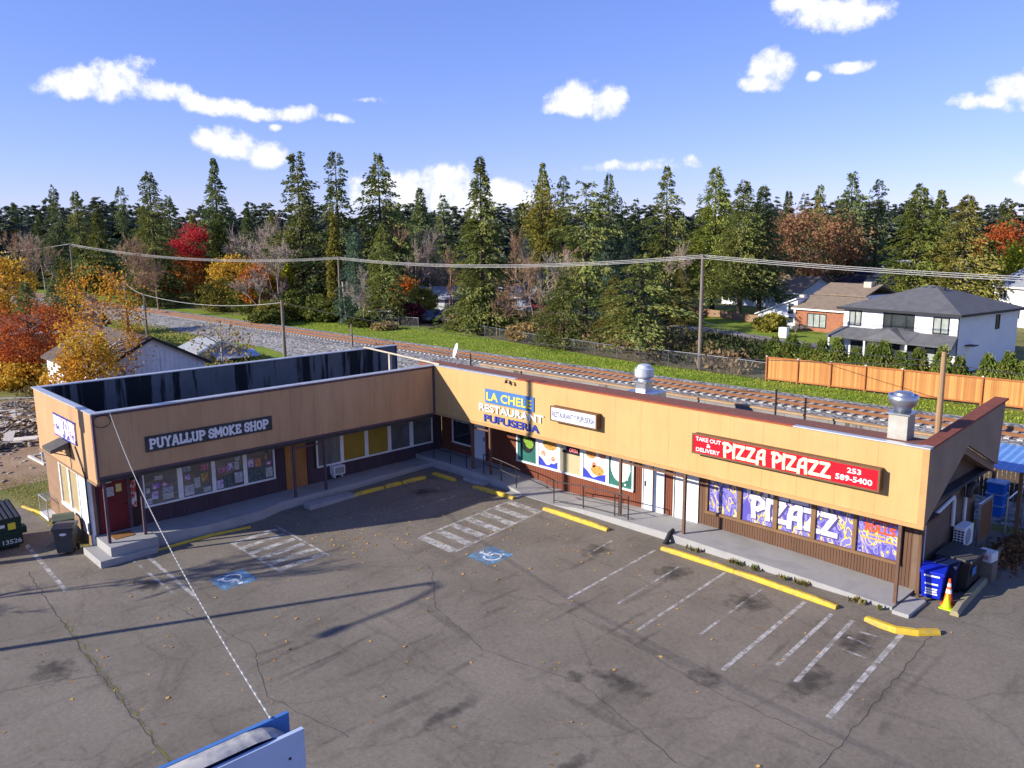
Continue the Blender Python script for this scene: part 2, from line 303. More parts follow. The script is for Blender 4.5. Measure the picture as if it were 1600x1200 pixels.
# ================================================================ GROUND
def asphalt_mat():
    m = mat('asphalt', (.160, .137, .107), (.206, .178, .140), .35, .88, spec=.25); N, L, b = nodes_of(m)
    src = b.inputs['Base Color'].links[0].from_socket; tc = N.new('ShaderNodeTexCoord')
    def noise(scale, detail=4, st=None, rough=.6):
        n = N.new('ShaderNodeTexNoise'); n.inputs['Scale'].default_value = scale; n.inputs['Detail'].default_value = detail; n.inputs['Roughness'].default_value = rough
        if st:
            mp = N.new('ShaderNodeMapping'); mp.inputs['Scale'].default_value = st[:3]; mp.inputs['Rotation'].default_value = (0, 0, st[3]); L.new(tc.outputs['Object'], mp.inputs[0]); L.new(mp.outputs[0], n.inputs['Vector'])
        else: L.new(tc.outputs['Object'], n.inputs['Vector'])
        return n.outputs['Fac']
    def mul(col, fac, lo, hi, a, bb):
        mr = N.new('ShaderNodeMapRange'); mr.inputs[1].default_value = lo; mr.inputs[2].default_value = hi; mr.inputs[3].default_value = a; mr.inputs[4].default_value = bb; L.new(fac, mr.inputs[0])
        v = N.new('ShaderNodeVectorMath'); v.operation = 'SCALE'; L.new(col, v.inputs[0]); L.new(mr.outputs[0], v.inputs['Scale']); return v.outputs[0]
    c = mul(src, noise(55, 3), .3, .7, .72, 1.3)                       # aggregate grain
    c = mul(c, noise(9, 5), .35, .65, .88, 1.1)
    c = mul(c, noise(1.0, 5, (1.1, .28, 1, .1), .7), .55, .72, 1.0, .72)  # tyre tracks and stains along the bays
    c = mul(c, noise(1.0, 4, (.22, 1.3, 1, -.35), .7), .6, .74, 1.0, .74)
    vo = N.new('ShaderNodeTexVoronoi'); vo.feature = 'DISTANCE_TO_EDGE'; vo.inputs['Scale'].default_value = .17
    nzc = N.new('ShaderNodeTexNoise'); nzc.inputs['Scale'].default_value = .9; nzc.inputs['Detail'].default_value = 6; L.new(tc.outputs['Object'], nzc.inputs['Vector'])
    vm = N.new('ShaderNodeVectorMath'); vm.operation = 'MULTIPLY_ADD'; vm.inputs[1].default_value = (1.2, 1.2, 0); L.new(nzc.outputs['Color'], vm.inputs[0]); L.new(tc.outputs['Object'], vm.inputs[2]); L.new(vm.outputs[0], vo.inputs['Vector'])
    c = mul(c, vo.outputs['Distance'], .0, .006, .84, 1.0)              # fine cracks
    c = mul(c, vo.outputs['Distance'], .0, .03, .93, 1.0)
    L.new(c, b.inputs['Base Color'])
    nb = N.new('ShaderNodeTexNoise'); nb.inputs['Scale'].default_value = 70; nb.inputs['Detail'].default_value = 3; L.new(tc.outputs['Object'], nb.inputs['Vector'])
    bp = N.new('ShaderNodeBump'); bp.inputs['Strength'].default_value = .35; bp.inputs['Distance'].default_value = .01; L.new(nb.outputs['Fac'], bp.inputs['Height']); L.new(bp.outputs[0], b.inputs['Normal'])
    return m
M_ASPH = asphalt_mat()
M_GRASS = mat('grass', (.15, .22, .025), (.25, .29, .045), .5, .95, .8, 14, spec=.1, lo=.35, hi=.7)
M_FIELD = mat('field', (.14, .15, .04), (.24, .21, .085), .35, .95, .8, 9, spec=.1)
M_DIRT = mat('dirt', (.25, .155, .09), (.36, .26, .165), .5, .95, .8, 8, spec=.1)
M_BRUSHG = mat('rough_ground', (.09, .075, .04), (.16, .135, .07), .4, .95, .8, 8, spec=.1)
def gravel_mat():
    m = mat('ballast', (.25, .238, .215), (.32, .305, .28), .5, .9, spec=.2); N, L, b = nodes_of(m); src = b.inputs['Base Color'].links[0].from_socket
    tc = N.new('ShaderNodeTexCoord'); vo = N.new('ShaderNodeTexVoronoi'); vo.inputs['Scale'].default_value = 4.2; L.new(tc.outputs['Object'], vo.inputs['Vector'])
    sp = N.new('ShaderNodeSeparateColor'); L.new(vo.outputs['Color'], sp.inputs[0]); mr = N.new('ShaderNodeMapRange'); mr.inputs[3].default_value = .35; mr.inputs[4].default_value = 1.5; L.new(sp.outputs[0], mr.inputs[0])
    v = N.new('ShaderNodeVectorMath'); v.operation = 'SCALE'; L.new(src, v.inputs[0]); L.new(mr.outputs[0], v.inputs['Scale']); L.new(v.outputs[0], b.inputs['Base Color'])
    bp = N.new('ShaderNodeBump'); bp.inputs['Strength'].default_value = .9; bp.inputs['Distance'].default_value = .08; bp.invert = True; L.new(vo.outputs['Distance'], bp.inputs['Height']); L.new(bp.outputs[0], b.inputs['Normal'])
    return m
M_GRAVEL = gravel_mat()
M_CONC = mat('concrete', (.30, .295, .285), (.40, .39, .375), 1.2, .9, .25, 30, spec=.2)
add_streaks(M_CONC, (.17, .165, .155), (1.2, 1.2, 1.2), .5, .75, .55)
M_YELLOW = mat('yellow_paint', (.66, .44, .035), (.54, .35, .04), 5, .7, .15, 40)
add_streaks(M_YELLOW, (.26, .22, .13), (4, 4, 7), .52, .68, .8); add_streaks(M_YELLOW, (.30, .29, .27), (9, 9, 9), .62, .66, .9)
M_LINE = worn(mat('white_line_paint', (.52, .50, .465), (.42, .405, .375), 6, .8), 3.2, .36, .60, .9)
M_LINE2 = worn(mat('faded_line_paint', (.45, .43, .40), (.36, .35, .33), 6, .8), 2.6, .42, .62)
M_BLUEP = worn(mat('blue_paint', (.10, .27, .48), (.18, .33, .48), 6, .8), 3.0, .34, .62, .9)

def sheet(name, polys, m, dz=0.0, parent=None, kind='structure', step=None):
    """flat pieces that follow the fall of the ground, dz above it"""
    mb = MB()
    for poly in polys: mb.add([(x, y, gz(y)+dz) for x, y in poly], [tuple(range(len(poly)))])
    o = mb.build(name, m, parent)
    if parent is None and kind: o['kind'] = kind
    return o
ter = MB()
for y0, y1 in ((-3000, -45), (-45, 0), (0, 3000)): ter.quad((-3000, y0, gz(y0)), (3000, y0, gz(y0)), (3000, y1, gz(y1)), (-3000, y1, gz(y1)))
ground = ter.build('ground', M_FIELD); ground['kind'] = 'structure'
lot = sheet('parking_lot', [[(-9.0, -45), (80, -45), (80, 0), (-1.5, 0), (-1.5, -15.2), (-9.0, -15.6)], [(21, 0), (80, 0), (80, 9), (21, 9)]], M_ASPH, .006)
sheet('street', [[(-400, -75), (400, -75), (400, -45), (-400, -45)]], M_ASPH, .004)

# dirt yard with low mounds, left of the shop
def mound_sheet(name, x0, x1, y0, y1, nx, ny, amp, m, seed, dz=.01, fall=2.0):
    rs = np.random.RandomState(seed); xs = np.linspace(x0, x1, nx); ys = np.linspace(y0, y1, ny); X, Y = np.meshgrid(xs, ys, indexing='ij'); Z = np.zeros_like(X)
    for _ in range(40):
        cx, cy, r, a = rs.uniform(x0, x1), rs.uniform(y0, y1), rs.uniform(.6, 3.0), rs.uniform(0, amp); Z += a*np.exp(-((X-cx)**2+(Y-cy)**2)/r**2)
    Z += rs.uniform(0, amp*.15, X.shape); ed = np.minimum(np.minimum(X-x0, x1-X), np.minimum(Y-y0, y1-Y)); Z *= np.clip(ed/fall, 0, 1); Z += np.vectorize(gz)(Y)+dz
    V = np.stack([X, Y, Z], -1).reshape(-1, 3); i = np.arange(nx*ny).reshape(nx, ny); F = np.stack([i[:-1, :-1], i[1:, :-1], i[1:, 1:], i[:-1, 1:]], -1).reshape(-1, 4)
    o = link(name, np_mesh(name, V, F, m, True)); o['kind'] = 'structure'; return o
mound_sheet('dirt_yard', -36, -12.5, -22, -8.2, 90, 56, .05, M_DIRT, 5)

# rail corridor
def yc(x): return 23.95+.025*(x-10)
rb = MB(); XR = [-190, 60]
prof = [(-7.5, .02), (-3.4, .38), (3.0, .38), (4.6, .02)]
for (a, za), (c, zc) in zip(prof[:-1], prof[1:]):
    rb.quad((XR[0], yc(XR[0])+a, za), (XR[1], yc(XR[1])+a, za), (XR[1], yc(XR[1])+c, zc), (XR[0], yc(XR[0])+c, zc))
rail_bed = rb.build('rail_bed', M_GRAVEL); rail_bed['kind'] = 'structure'
sheet('gravel_apron', [[(-120, 19.2), (-85, 17.6), (-46, 15.0), (-28, 11.6), (-22, 10.0), (-20, 9.6), (-20, 17), (-60, 17.0)], [(-20, 9.6), (60, 10), (60, 18.5), (-20, 17)]], M_GRAVEL, .012)
M_RUST = mat('rusty_rail', (.26, .115, .05), (.19, .085, .04), 3, .75, spec=.3)
M_TIE = mat('concrete_tie', (.52, .49, .42), (.42, .40, .35), 3, .9)
tie = MB().box(-.13, -1.3, 0, .13, 1.3, .11).mesh('tie', M_TIE)
clip_m = mat('rail_clip', (.16, .07, .03), rough=.8)
for i in range(270):
    x = 33-i*.62
    t = link('tie', tie, rail_bed, (x, yc(x), .345), math.atan(.025))
for s in (-.75, .75):
    r = MB()
    for z0, z1, w in ((.455, .475, .07), (.475, .60, .018), (.60, .64, .036)):
        a, c = (XR[0], yc(XR[0])+s), (XR[1], yc(XR[1])+s)
        r.prism([(a[0], a[1]-w, z0), (c[0], c[1]-w, z0), (c[0], c[1]+w, z0), (a[0], a[1]+w, z0)], (0, 0, z1-z0))
    r.build('rail', M_RUST, rail_bed)
sheet('grass_verge', [[(-150, yc(-150)+4), (60, yc(60)+4), (60, 33.4), (-.5, 32.2), (-13, 32.6), (-31, 35), (-47, 38.5), (-60, 35), (-72, 30.5), (-150, 27)]], M_GRASS, .008)
sheet('near_grass', [[(-150, 10), (-60, 2), (-38, 0), (-20, 2), (-20, 9.6), (-28, 11.6), (-46, 15.0), (-85, 17.6), (-120, 19.2), (-150, 19)]], M_GRASS, .008)
sheet('rough_verge', [[(-.5, 32.2), (-13, 32.6), (-31, 35), (-47, 38.5), (-60, 35), (-72, 30.5), (-80, 60), (-30, 62), (-14, 56), (-1, 44)]], M_BRUSHG, .006)
sheet('lawn', [[(-36, 70), (-22, 58), (-1, 53), (-2, 63), (-14, 66), (-22, 90), (-40, 84)]], M_GRASS, .014)
sheet('driveway', [[(-60, 62), (-34, 60), (-18, 55.6), (-1, 50.5), (-1, 53), (-18, 58), (-33, 64), (-60, 70)]], mat('gravel_drive', (.20, .18, .16), (.27, .24, .21), 1, .9), .018)

_b = [ground_at(*q) for q in ((20, 476), (235, 476), (235, 436), (20, 434))]; sheet('far_bank', [[(q.x, q.y) for q in _b]], M_GRASS, .02)
# painted lines, worn
def line(name, a, c, w, m=M_LINE, dz=.011):
    A = Vector(a); B = Vector(c); t = (B-A).normalized(); q = Vector((-t.y, t.x))*w/2
    return sheet(name, [[tuple(p) for p in (A-q, B-q, B+q, A+q)]], m, dz, lot)
for a, c, w, m in [((13.86, -1.27), (14.12, -6.1), .10, M_LINE), ((16.63, -1.24), (16.87, -6.25), .10, M_LINE), ((19.48, -1.44), (19.73, -6.4), .13, M_LINE), ((20.4, -1.63), (20.62, -5.2), .12, M_LINE),
                   ((21.0, -1.59), (21.33, -5.6), .12, M_LINE), ((22.3, -1.48), (22.58, -6.45), .15, M_LINE), ((15.25, -1.4), (15.45, -5.3), .09, M_LINE2), ((18.1, -1.5), (18.3, -5.2), .09, M_LINE2), ((12.2, -1.6), (12.35, -3.2), .09, M_LINE2),
                   ((4.07, -1.3), (4.1, -5.2), .10, M_LINE2), ((-3.94, -16.66), (1.64, -16.82), .14, M_LINE), ((.56, -13.88), (5.4, -14.04), .13, M_LINE), ((.69, -14.37), (4.66, -14.42), .10, M_LINE2),
                   ((21.3, -2.6), (22.1, -2.65), .10, M_LINE2), ((21.2, -3.3), (22.2, -3.35), .08, M_LINE2), ((21.4, -2.1), (22.2, -2.0), .07, M_LINE2)]: line('stall_line', a, c, w, m)
# hatched access aisles
for x0, x1 in ((6.68, 8.72),):
    line('stall_line', (6.33, -1.0), (6.68, -6.05), .11); line('stall_line', (8.12, -.8), (8.72, -6.1), .11)
    for k in range(7):
        y = -.95-k*.80; f = k/6.3
        sheet('hatch_bar', [[(6.38+.3*f, y-.12), (8.10+.55*f, y-.16), (8.12+.55*f, y-.53), (6.40+.3*f, y-.49)]], M_LINE, .0115, lot)
line('stall_line', (1.5, -9.24), (5.65, -9.35), .11); line('stall_line', (1.74, -11.23), (5.6, -11.2), .12)
for k in range(6):
    x = 1.75+k*.70
    sheet('hatch_bar', [[(x, -11.15), (x+.3, -11.15), (x+.26, -9.4), (x-.04, -9.4)]], M_LINE, .0115, lot)
def accessible_mark(cx, cy, s, rot):
    Rm = Matrix.Rotation(rot, 2)
    def T(p): q = Rm @ (Vector(p)*s); return (cx+q.x, cy+q.y)
    sheet('symbol_square', [[T(p) for p in ((-.6, -.6), (.6, -.6), (.6, .6), (-.6, .6))]], M_BLUEP, .0115, lot)
    mw = worn(mat('symbol_paint', (.7, .7, .68), rough=.8), 9, .36, .5); pieces = []
    def seg(a, c, w=.05):
        A, B = Vector(a), Vector(c); t = (B-A).normalized(); q = Vector((-t.y, t.x))*w; pieces.append([T(p) for p in (A-q, B-q, B+q, A+q)])
    seg((-.05, .3), (-.05, -.02)); seg((-.05, .0), (.22, .0)); seg((.2, .02), (.32, -.32)); seg((.3, -.32), (.42, -.28)); seg((-.05, .16), (.16, .16), .035)
    for k in range(9):
        a0, a1 = R(120+k*24), R(120+(k+1)*24); seg((-.02+.3*math.cos(a0), -.14+.3*math.sin(a0)), (-.02+.3*math.cos(a1), -.14+.3*math.sin(a1)), .035)
    pieces.append([T((-.05+.09*math.cos(t*.785), .42+.09*math.sin(t*.785))) for t in range(8)])
    sheet('symbol', pieces, mw, .015, lot)
accessible_mark(9.88, -5.48, 1.0, R(90)); accessible_mark(4.97, -12.62, 1.0, R(-90))
# long cracks, some with moss
M_CRACK = mat('crack', (.075, .068, .058), rough=.95); M_MOSS = worn(mat('crack_moss', (.20, .17, .03), (.12, .12, .03), 4, .95), 3, .45, .55)
def crack(pts, w, m, name='crack', dz=.010, seed=0):
    rr = random.Random(seed); P = []
    for (a, c) in zip(pts[:-1], pts[1:]):
        n = max(2, int((Vector(c)-Vector(a)).length/.25))
        for i in range(n): f = i/n; P.append((a[0]+(c[0]-a[0])*f+rr.uniform(-.05, .05), a[1]+(c[1]-a[1])*f+rr.uniform(-.05, .05)))
    P.append(pts[-1]); polys = []; wp = None
    for i in range(len(P)):
        t = (Vector(P[min(i+1, len(P)-1)])-Vector(P[max(i-1, 0)])).normalized(); q = Vector((-t.y, t.x))*w*rr.uniform(.4, 1.0); c2 = (Vector(P[i])-q, Vector(P[i])+q)
        if wp: polys.append([tuple(wp[0]), tuple(c2[0]), tuple(c2[1]), tuple(wp[1])])
        wp = c2
    sheet(name, polys, m, dz, lot)
crack([(-1, -17.3), (4.07, -17.56), (6.35, -17.69), (9.22, -17.77), (13.3, -17.86), (19, -18.1)], .016, M_CRACK, seed=1)
crack([(4.07, -17.5), (9.22, -17.72), (13.3, -17.82)], .03, M_MOSS, 'crack_moss', .0105, 2)
crack([(8.0, -17.75), (7.2, -19.0), (6.5, -21)], .012, M_CRACK, seed=3); crack([(5.2, -14.8), (9.5, -14.2), (12.2, -15.1), (15.1, -14.6)], .012, M_CRACK, seed=4)
crack([(13.2, -6.6), (17, -6.9), (20, -7.3), (23.4, -7.4)], .011, M_CRACK, seed=5); crack([(22.9, -.9), (23.1, -5), (23.3, -9), (23.2, -14)], .014, M_CRACK, seed=6)
crack([(11.5, -9.2), (14.5, -9.9), (17.5, -9.3), (21, -10.2)], .012, M_CRACK, seed=7); crack([(12, -3.2), (15.5, -3.6), (20, -3.9)], .010, M_CRACK, seed=8); crack([(6.2, -7.2), (9.3, -7.6), (11.5, -9.2)], .010, M_CRACK, seed=9)
# oil stains in the bays
M_OIL = mat('oil_stain', (.055, .05, .045), rough=.7)
def _oil():
    N, L, b = nodes_of(M_OIL); out = [n for n in N if n.type == 'OUTPUT_MATERIAL'][0]; tc = N.new('ShaderNodeTexCoord')
    sb = N.new('ShaderNodeVectorMath'); sb.operation = 'SUBTRACT'; sb.inputs[1].default_value = (.5, .5, 0); L.new(tc.outputs['Generated'], sb.inputs[0]); ml = N.new('ShaderNodeVectorMath'); ml.operation = 'MULTIPLY'; ml.inputs[1].default_value = (2, 2, 0); L.new(sb.outputs[0], ml.inputs[0]); ln = N.new('ShaderNodeVectorMath'); ln.operation = 'LENGTH'; L.new(ml.outputs[0], ln.inputs[0])
    nz = N.new('ShaderNodeTexNoise'); nz.inputs['Scale'].default_value = 3.5; nz.inputs['Detail'].default_value = 7; L.new(tc.outputs['Object'], nz.inputs['Vector']); ad = N.new('ShaderNodeMath'); ad.operation = 'MULTIPLY_ADD'; ad.inputs[1].default_value = 1.6; ad.inputs[2].default_value = -.25; L.new(nz.outputs['Fac'], ad.inputs[0])
    su = N.new('ShaderNodeMath'); su.operation = 'SUBTRACT'; L.new(ad.outputs[0], su.inputs[0]); L.new(ln.outputs['Value'], su.inputs[1]); mr = N.new('ShaderNodeMapRange'); mr.inputs[1].default_value = -.15; mr.inputs[2].default_value = .55; mr.inputs[4].default_value = .55; L.new(su.outputs[0], mr.inputs[0])
    tr = N.new('ShaderNodeBsdfTransparent'); ms = N.new('ShaderNodeMixShader'); L.new(mr.outputs[0], ms.inputs[0]); L.new(tr.outputs[0], ms.inputs[1]); L.new(b.outputs[0], ms.inputs[2]); L.new(ms.outputs[0], out.inputs[0])
_oil()
def blotch(x, y, rx, ry, seed):
    rr = random.Random(seed); sheet('oil_stain', [[(x+rx*rr.uniform(.7, 1.15)*math.cos(k*math.pi/10), y+ry*rr.uniform(.7, 1.15)*math.sin(k*math.pi/10)) for k in range(20)]], M_OIL, .0085+seed*.0001, lot)
for i, b in enumerate([(15.4, -2.4, .9, 1.1), (18.3, -2.6, 1.0, 1.2), (21.5, -2.6, .8, 1.0), (12.4, -2.5, .8, 1.0), (19.6, -6.9, .8, .7), (2.7, -2.8, .9, .8), (3.3, -14.7, .8, .6), (6.9, -18.6, 1.1, .9), (17.2, -9.2, .5, .4), (21.6, -5.2, .7, 1.6), (18.2, -8.6, 1.6, .5), (16.0, -12.4, .4, 1.4), (19.5, -12.0, .35, 1.6)]): blotch(*b, i)

# tyre scuffs and sealed seams: long soft dark strips
M_SCUFF = M_OIL.copy(); M_SCUFF.name = 'tyre_scuff'; [setattr(n.inputs[4], 'default_value', .20) for n in M_SCUFF.node_tree.nodes if n.type == 'MAP_RANGE' and abs(n.inputs[4].default_value-.55) < 1e-3]
def scuff(x, y, l, w, ang, k):
    c, s_ = math.cos(ang), math.sin(ang); sheet('tyre_scuff', [[(x+a*l*c-b*w*s_, y+a*l*s_+b*w*c) for a, b in ((-1, -.5), (-.6, -1), (.6, -1), (1, -.4), (1, .4), (.6, 1), (-.6, 1), (-1, .5))]], M_SCUFF, .0070+k*.00006, lot)
rsc = random.Random(31)
for k in range(26):
    x = rsc.uniform(10, 24); y = rsc.uniform(-15, -3); scuff(x, y, rsc.uniform(.9, 2.6), rsc.uniform(.06, .13), R(92+rsc.uniform(-9, 9)), k)
for k, a in enumerate([(23.1, -4.5, 3.5, .22, R(92)), (23.0, -11, 4.0, .25, R(88)), (17.5, -6.8, 4.2, .12, R(-4)), (8.5, -17.7, 5, .16, R(-2)), (12.5, -9.6, 3.5, .14, R(-8)), (18.5, -10.0, 3.5, .16, R(4)), (20.5, -15.5, 3, .2, R(70)), (14.5, -17, 3.5, .16, R(25))]): scuff(*a, 30+k)
# wheel stops and kerbs
def wheel_stop(pts, w, h, label, m=M_YELLOW, name='wheel_stop', grp='yellow parking kerbs', cat='parking kerb'):
    mb = MB(); n = len(pts)
    secs = []
    for i, p in enumerate(pts):
        t = (Vector(pts[min(i+1, n-1)])-Vector(pts[max(i-1, 0)])).normalized(); q = Vector((-t.y, t.x)); z = gz(p[1])+.004; s = .75 if i in (0, n-1) else 1
        secs.append([(p[0]+q.x*a, p[1]+q.y*a, z+b) for a, b in ((-w/2, 0), (-w/2*.9, h*.55*s), (-w*.3, h*s), (w*.3, h*s), (w/2*.9, h*.55*s), (w/2, 0))])
    k = 6
    for i in range(n-1): mb.add(secs[i]+secs[i+1], [(j, (j+1) % k, k+(j+1) % k, k+j) for j in range(k)])
    mb.add(secs[0], [tuple(range(k))]); mb.add(secs[-1], [tuple(reversed(range(k)))])
    o = mb.build(name, m, loc=(pts[0][0], pts[0][1], gz(pts[0][1])), bevel=.012); return tag(o, label, cat, grp)
def seg(a, c, n=5): return [(a[0]+(c[0]-a[0])*i/n, a[1]+(c[1]-a[1])*i/n) for i in range(n+1)]
for a, c, l in [((.82, -5.2), (.93, -3.74), 'yellow kerb block farthest from the corner, beside the dark siding wing'), ((.95, -3.66), (1.02, -2.86), 'short yellow kerb block, middle one of three along the shaded wing'),
                ((1.02, -2.78), (1.18, -1.6), 'yellow kerb block nearest the inside corner along the shaded wing'), ((1.02, -1.0), (2.55, -.96), 'yellow kerb block in shade below the white door landing'),
                ((3.91, -1.02), (6.3, -.87), 'yellow kerb block half in sun beside the striped aisle and low step'), ((8.13, -.94), (11.5, -1.0), 'yellow kerb block in front of the long black ramp railing'),
                ((14.0, -1.07), (16.86, -1.06), 'left half of the long sunlit yellow kerb under the pizza windows'), ((16.88, -1.06), (20.36, -1.22), 'right half of the long sunlit yellow kerb under the pizza windows')]:
    wheel_stop(seg(a, c), .20, .15, l)
wheel_stop([(21.27, -1.32), (21.7, -1.42), (22.14, -1.44), (22.6, -1.2), (23.0, -.75)], .24, .16, 'curved yellow kerb end with a hole at the corner of the lot')
wheel_stop([(.46, -13.45), (.52, -12.4), (.58, -11.4), (.9, -10.0)], .12, .10, 'thin yellow kerb running from the front steps along the smoke shop walk')
wheel_stop([(22.95, .62), (22.9, 1.2), (22.75, 4.4)], .24, .2, 'weathered concrete kerb log with yellow end beside the traffic cone', mat('kerb_weathered', (.36, .30, .14), (.28, .25, .18), 2, .9), 'kerb_log', 'grey kerb logs in the side alley')
wheel_stop([(22.55, 5.1), (22.45, 6.4), (22.4, 7.4)], .24, .2, 'weathered kerb log beside the brown leaf pile in the alley', MATS['kerb_weathered'], 'kerb_log', 'grey kerb logs in the side alley')
wheel_stop([(-9.0, -15.6), (-7.5, -15.3), (-5.6, -15.15)], .15, .1, 'yellow edge kerb between the grass and the asphalt behind the dumpster')

# ================================================================ SHOP BUILDING
L_, HT, HB = 22.13, 4.90, 2.55       # right wing length, fascia top and bottom
WY, WX = 1.4, -1.3                   # wall planes of the two wings
LE = -15.05                          # front end of the left wing
M_FASC = mat('fascia_paint', (.545, .36, .145), (.50, .32, .125), .8, .75, .12, 20, stretch=(1, 1, .4)); add_streaks(M_FASC, (.44, .25, .09), (5, 5, .4), .50, .75, .42); add_streaks(M_FASC, (.40, .27, .14), (.5, .5, 1.2), .55, .75, .4)
M_FASC_L = mat('fascia_paint_weathered', (.52, .32, .165), (.45, .27, .135), .9, .8, .12, 20, stretch=(1, 1, .35)); add_streaks(M_FASC_L, (.30, .17, .09), (4, 4, .4), .5, .75, .5)
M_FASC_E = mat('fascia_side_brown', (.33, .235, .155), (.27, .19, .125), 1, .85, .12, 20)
M_TRIM = mat('tan_trim', (.50, .30, .12), (.42, .25, .10), 2, .75)
M_PURP = mat('purple_trim', (.11, .068, .085), (.085, .054, .066), 3, .7)
M_CAPW = mat('metal_cap', (.62, .64, .66), (.5, .52, .55), 2, .45, metal=.5)
M_CAPR = mat('red_metal_cap', (.42, .085, .02), (.30, .07, .03), 3, .55)
M_ROOFR = mat('brown_roofing', (.26, .105, .07), (.19, .08, .055), 3, .95, .5, 60); add_streaks(M_ROOFR, (.32, .16, .11), (3, 3, 3), .5, .7, .5)
M_SIDR = mat('red_brown_siding', (.20, .062, .032), (.165, .05, .027), 2, .8, .1, 30, stretch=(1, 1, .2))
M_SIDB = mat('brown_siding', (.135, .072, .042), (.11, .058, .034), 2, .8, .1, 30, stretch=(1, 1, .2))
M_SIDP = mat('purple_siding', (.085, .055, .068), (.065, .044, .055), 2, .8, .1, 30, stretch=(1, 1, .2))
M_SIDT = mat('brown_stucco', (.30, .185, .115), (.25, .155, .095), 2, .85, .15, 30)
M_WHITE = mat('white_paint', (.78, .78, .77), (.68, .68, .67), 2, .55)
M_DARK = mat('dark_metal', (.03, .028, .028), (.045, .04, .038), 3, .5, metal=.3)
M_POST = mat('brown_post', (.16, .085, .055), (.12, .065, .045), 3, .75)
M_BLACKROOF = mat('black_roofing', (.030, .032, .036), (.05, .052, .056), 1.5, .85, .3, 30)
shop = empty('shop_building', (0, 0, 0), 'L-shaped single-storey strip of shops with tall tan fascia', 'building')
# --- hidden cores
core = MB().box(WX, WY+.035, -.2, 21.5, 6.4, 2.9); core.box(-7.2, -14.9, -.7, WX-.035, WY+.03, 2.9); core.build('core_wall', mat('groove_dark', (.05, .03, .022), rough=.9), shop)
# --- fascia panels, each a sheet with its own edge
def panel_row(name, x0, x1, n, maker, m):
    for i in range(n):
        a = x0+(x1-x0)*i/n; c = x0+(x1-x0)*(i+1)/n; mb = MB(); j = random.uniform(0, .0015); maker(mb, a+.0025, c-.0025, j); mb.build(name, m, shop)
panel_row('fascia_panel', 0.0, L_-.16, 18, lambda mb, a, c, j: mb.box(a, -.02-j, HB+.12, c, .12, HT), M_FASC)
panel_row('fascia_panel', LE+.05, -.02, 12, lambda mb, a, c, j: mb.box(-.12, a, HB+.09, .02+j, c, HT), M_FASC_L)
panel_row('fascia_panel', -7.45, -.14, 6, lambda mb, a, c, j: mb.box(a, LE-j, 2.35, c, LE+.12, HT), M_FASC_L)
MB().box(-.02, -.06, HB, L_+.02, .2, HB+.118).build('fascia_drip', M_TRIM, shop, bevel=.01)
MB().box(L_-.15, -.05, HB, L_+.03, .0, HT).build('corner_trim', M_TRIM, shop)
MB().box(-.14, LE-.02, HB, .055, -.02, HB+.088).build('fascia_drip', M_PURP, shop, bevel=.01)
MB().box(-.14, LE+.02, HT-.10, .045, -.02, HT-.004).build('fascia_band', M_PURP, shop)
MB().box(-.1, LE-.03, HB, .06, LE+.045, HT-.004).build('corner_trim', M_PURP, shop)
MB().box(-.015, -.12, HB-.02, .06, -.024, HT-.002).build('corner_trim', M_PURP, shop)
MB().box(-7.47, LE-.035, 2.28, -.16, LE+.10, 2.348).build('fascia_drip', M_SIDT, shop)
# soffits
MB().box(-1.3, .12, 2.60, L_, WY, 2.68).build('soffit', M_SIDB, shop); MB().box(WX, LE+.1, 2.52, -.14, .1, 2.60).build('soffit', M_PURP, shop)
# gutter board below the front fascia (dark on the left wing)
MB().box(-.02, LE+.05, HB-.14, .0, -.1, HB-.004).build('gutter_board', mat('dark_board', (.04, .04, .038), (.07, .06, .05), 3, .9), shop)
# parapet caps
for x0, x1, m in ((-.1, 5.6, M_CAPW), (5.602, 18.1, M_CAPR), (18.102, L_+.04, M_CAPW)): MB().box(x0, -.07, HT, x1, .16, HT+.035).build('parapet_cap', m, shop)
MB().box(-.22, LE-.06, HT, .09, -.075, HT+.04).build('parapet_cap', M_CAPW, shop); MB().box(-7.55, LE-.06, HT, -.222, LE+.2, HT+.04).build('parapet_cap', M_CAPW, shop)
MB().box(-7.55, LE+.202, HT, -7.2, 3.1, HT+.04).build('parapet_cap', M_CAPW, shop)
# brown backward-sloping roofing behind the front parapet
rf = MB().prism([(-1.4, .165, HT), (-1.4, .165, HT-.15), (-1.4, 1.35, HT-.30), (-1.4, 1.35, HT-.05)], (L_+1.2, 0, 0)); roofslope = rf.build('roof_slope', M_ROOFR, shop)
MB().box(-1.3, 1.0, 2.9, L_-.2, 1.3, HT-.2).build('parapet_back', M_BLACKROOF, shop)
# flat roof and rear parapet of the right wing
flat = MB().box(-7, 1.3, 2.9, L_-.2, 6.4, 3.0).build('flat_roof', M_BLACKROOF, shop)
M_REAR = mat('grey_parapet', (.21, .20, .19), (.26, .25, .235), 1.2, .9); add_streaks(M_REAR, (.07, .065, .06), (1.1, 1.1, .12), .56, .62, .9)
n = 14
for i in range(n):
    a = -4+(L_-.3+4)*i/n; c = -4+(L_-.3+4)*(i+1)/n; MB().box(a+.006, 6.4, 2.8, c-.006, 6.55, 3.78).build('rear_parapet_panel', M_REAR, shop)
MB().box(-4, 6.36, 3.78, L_-.3, 6.62, 3.85).build('rear_cap', mat('rusty_cap', (.38, .22, .10), (.45, .30, .16), 1.5, .7), shop)
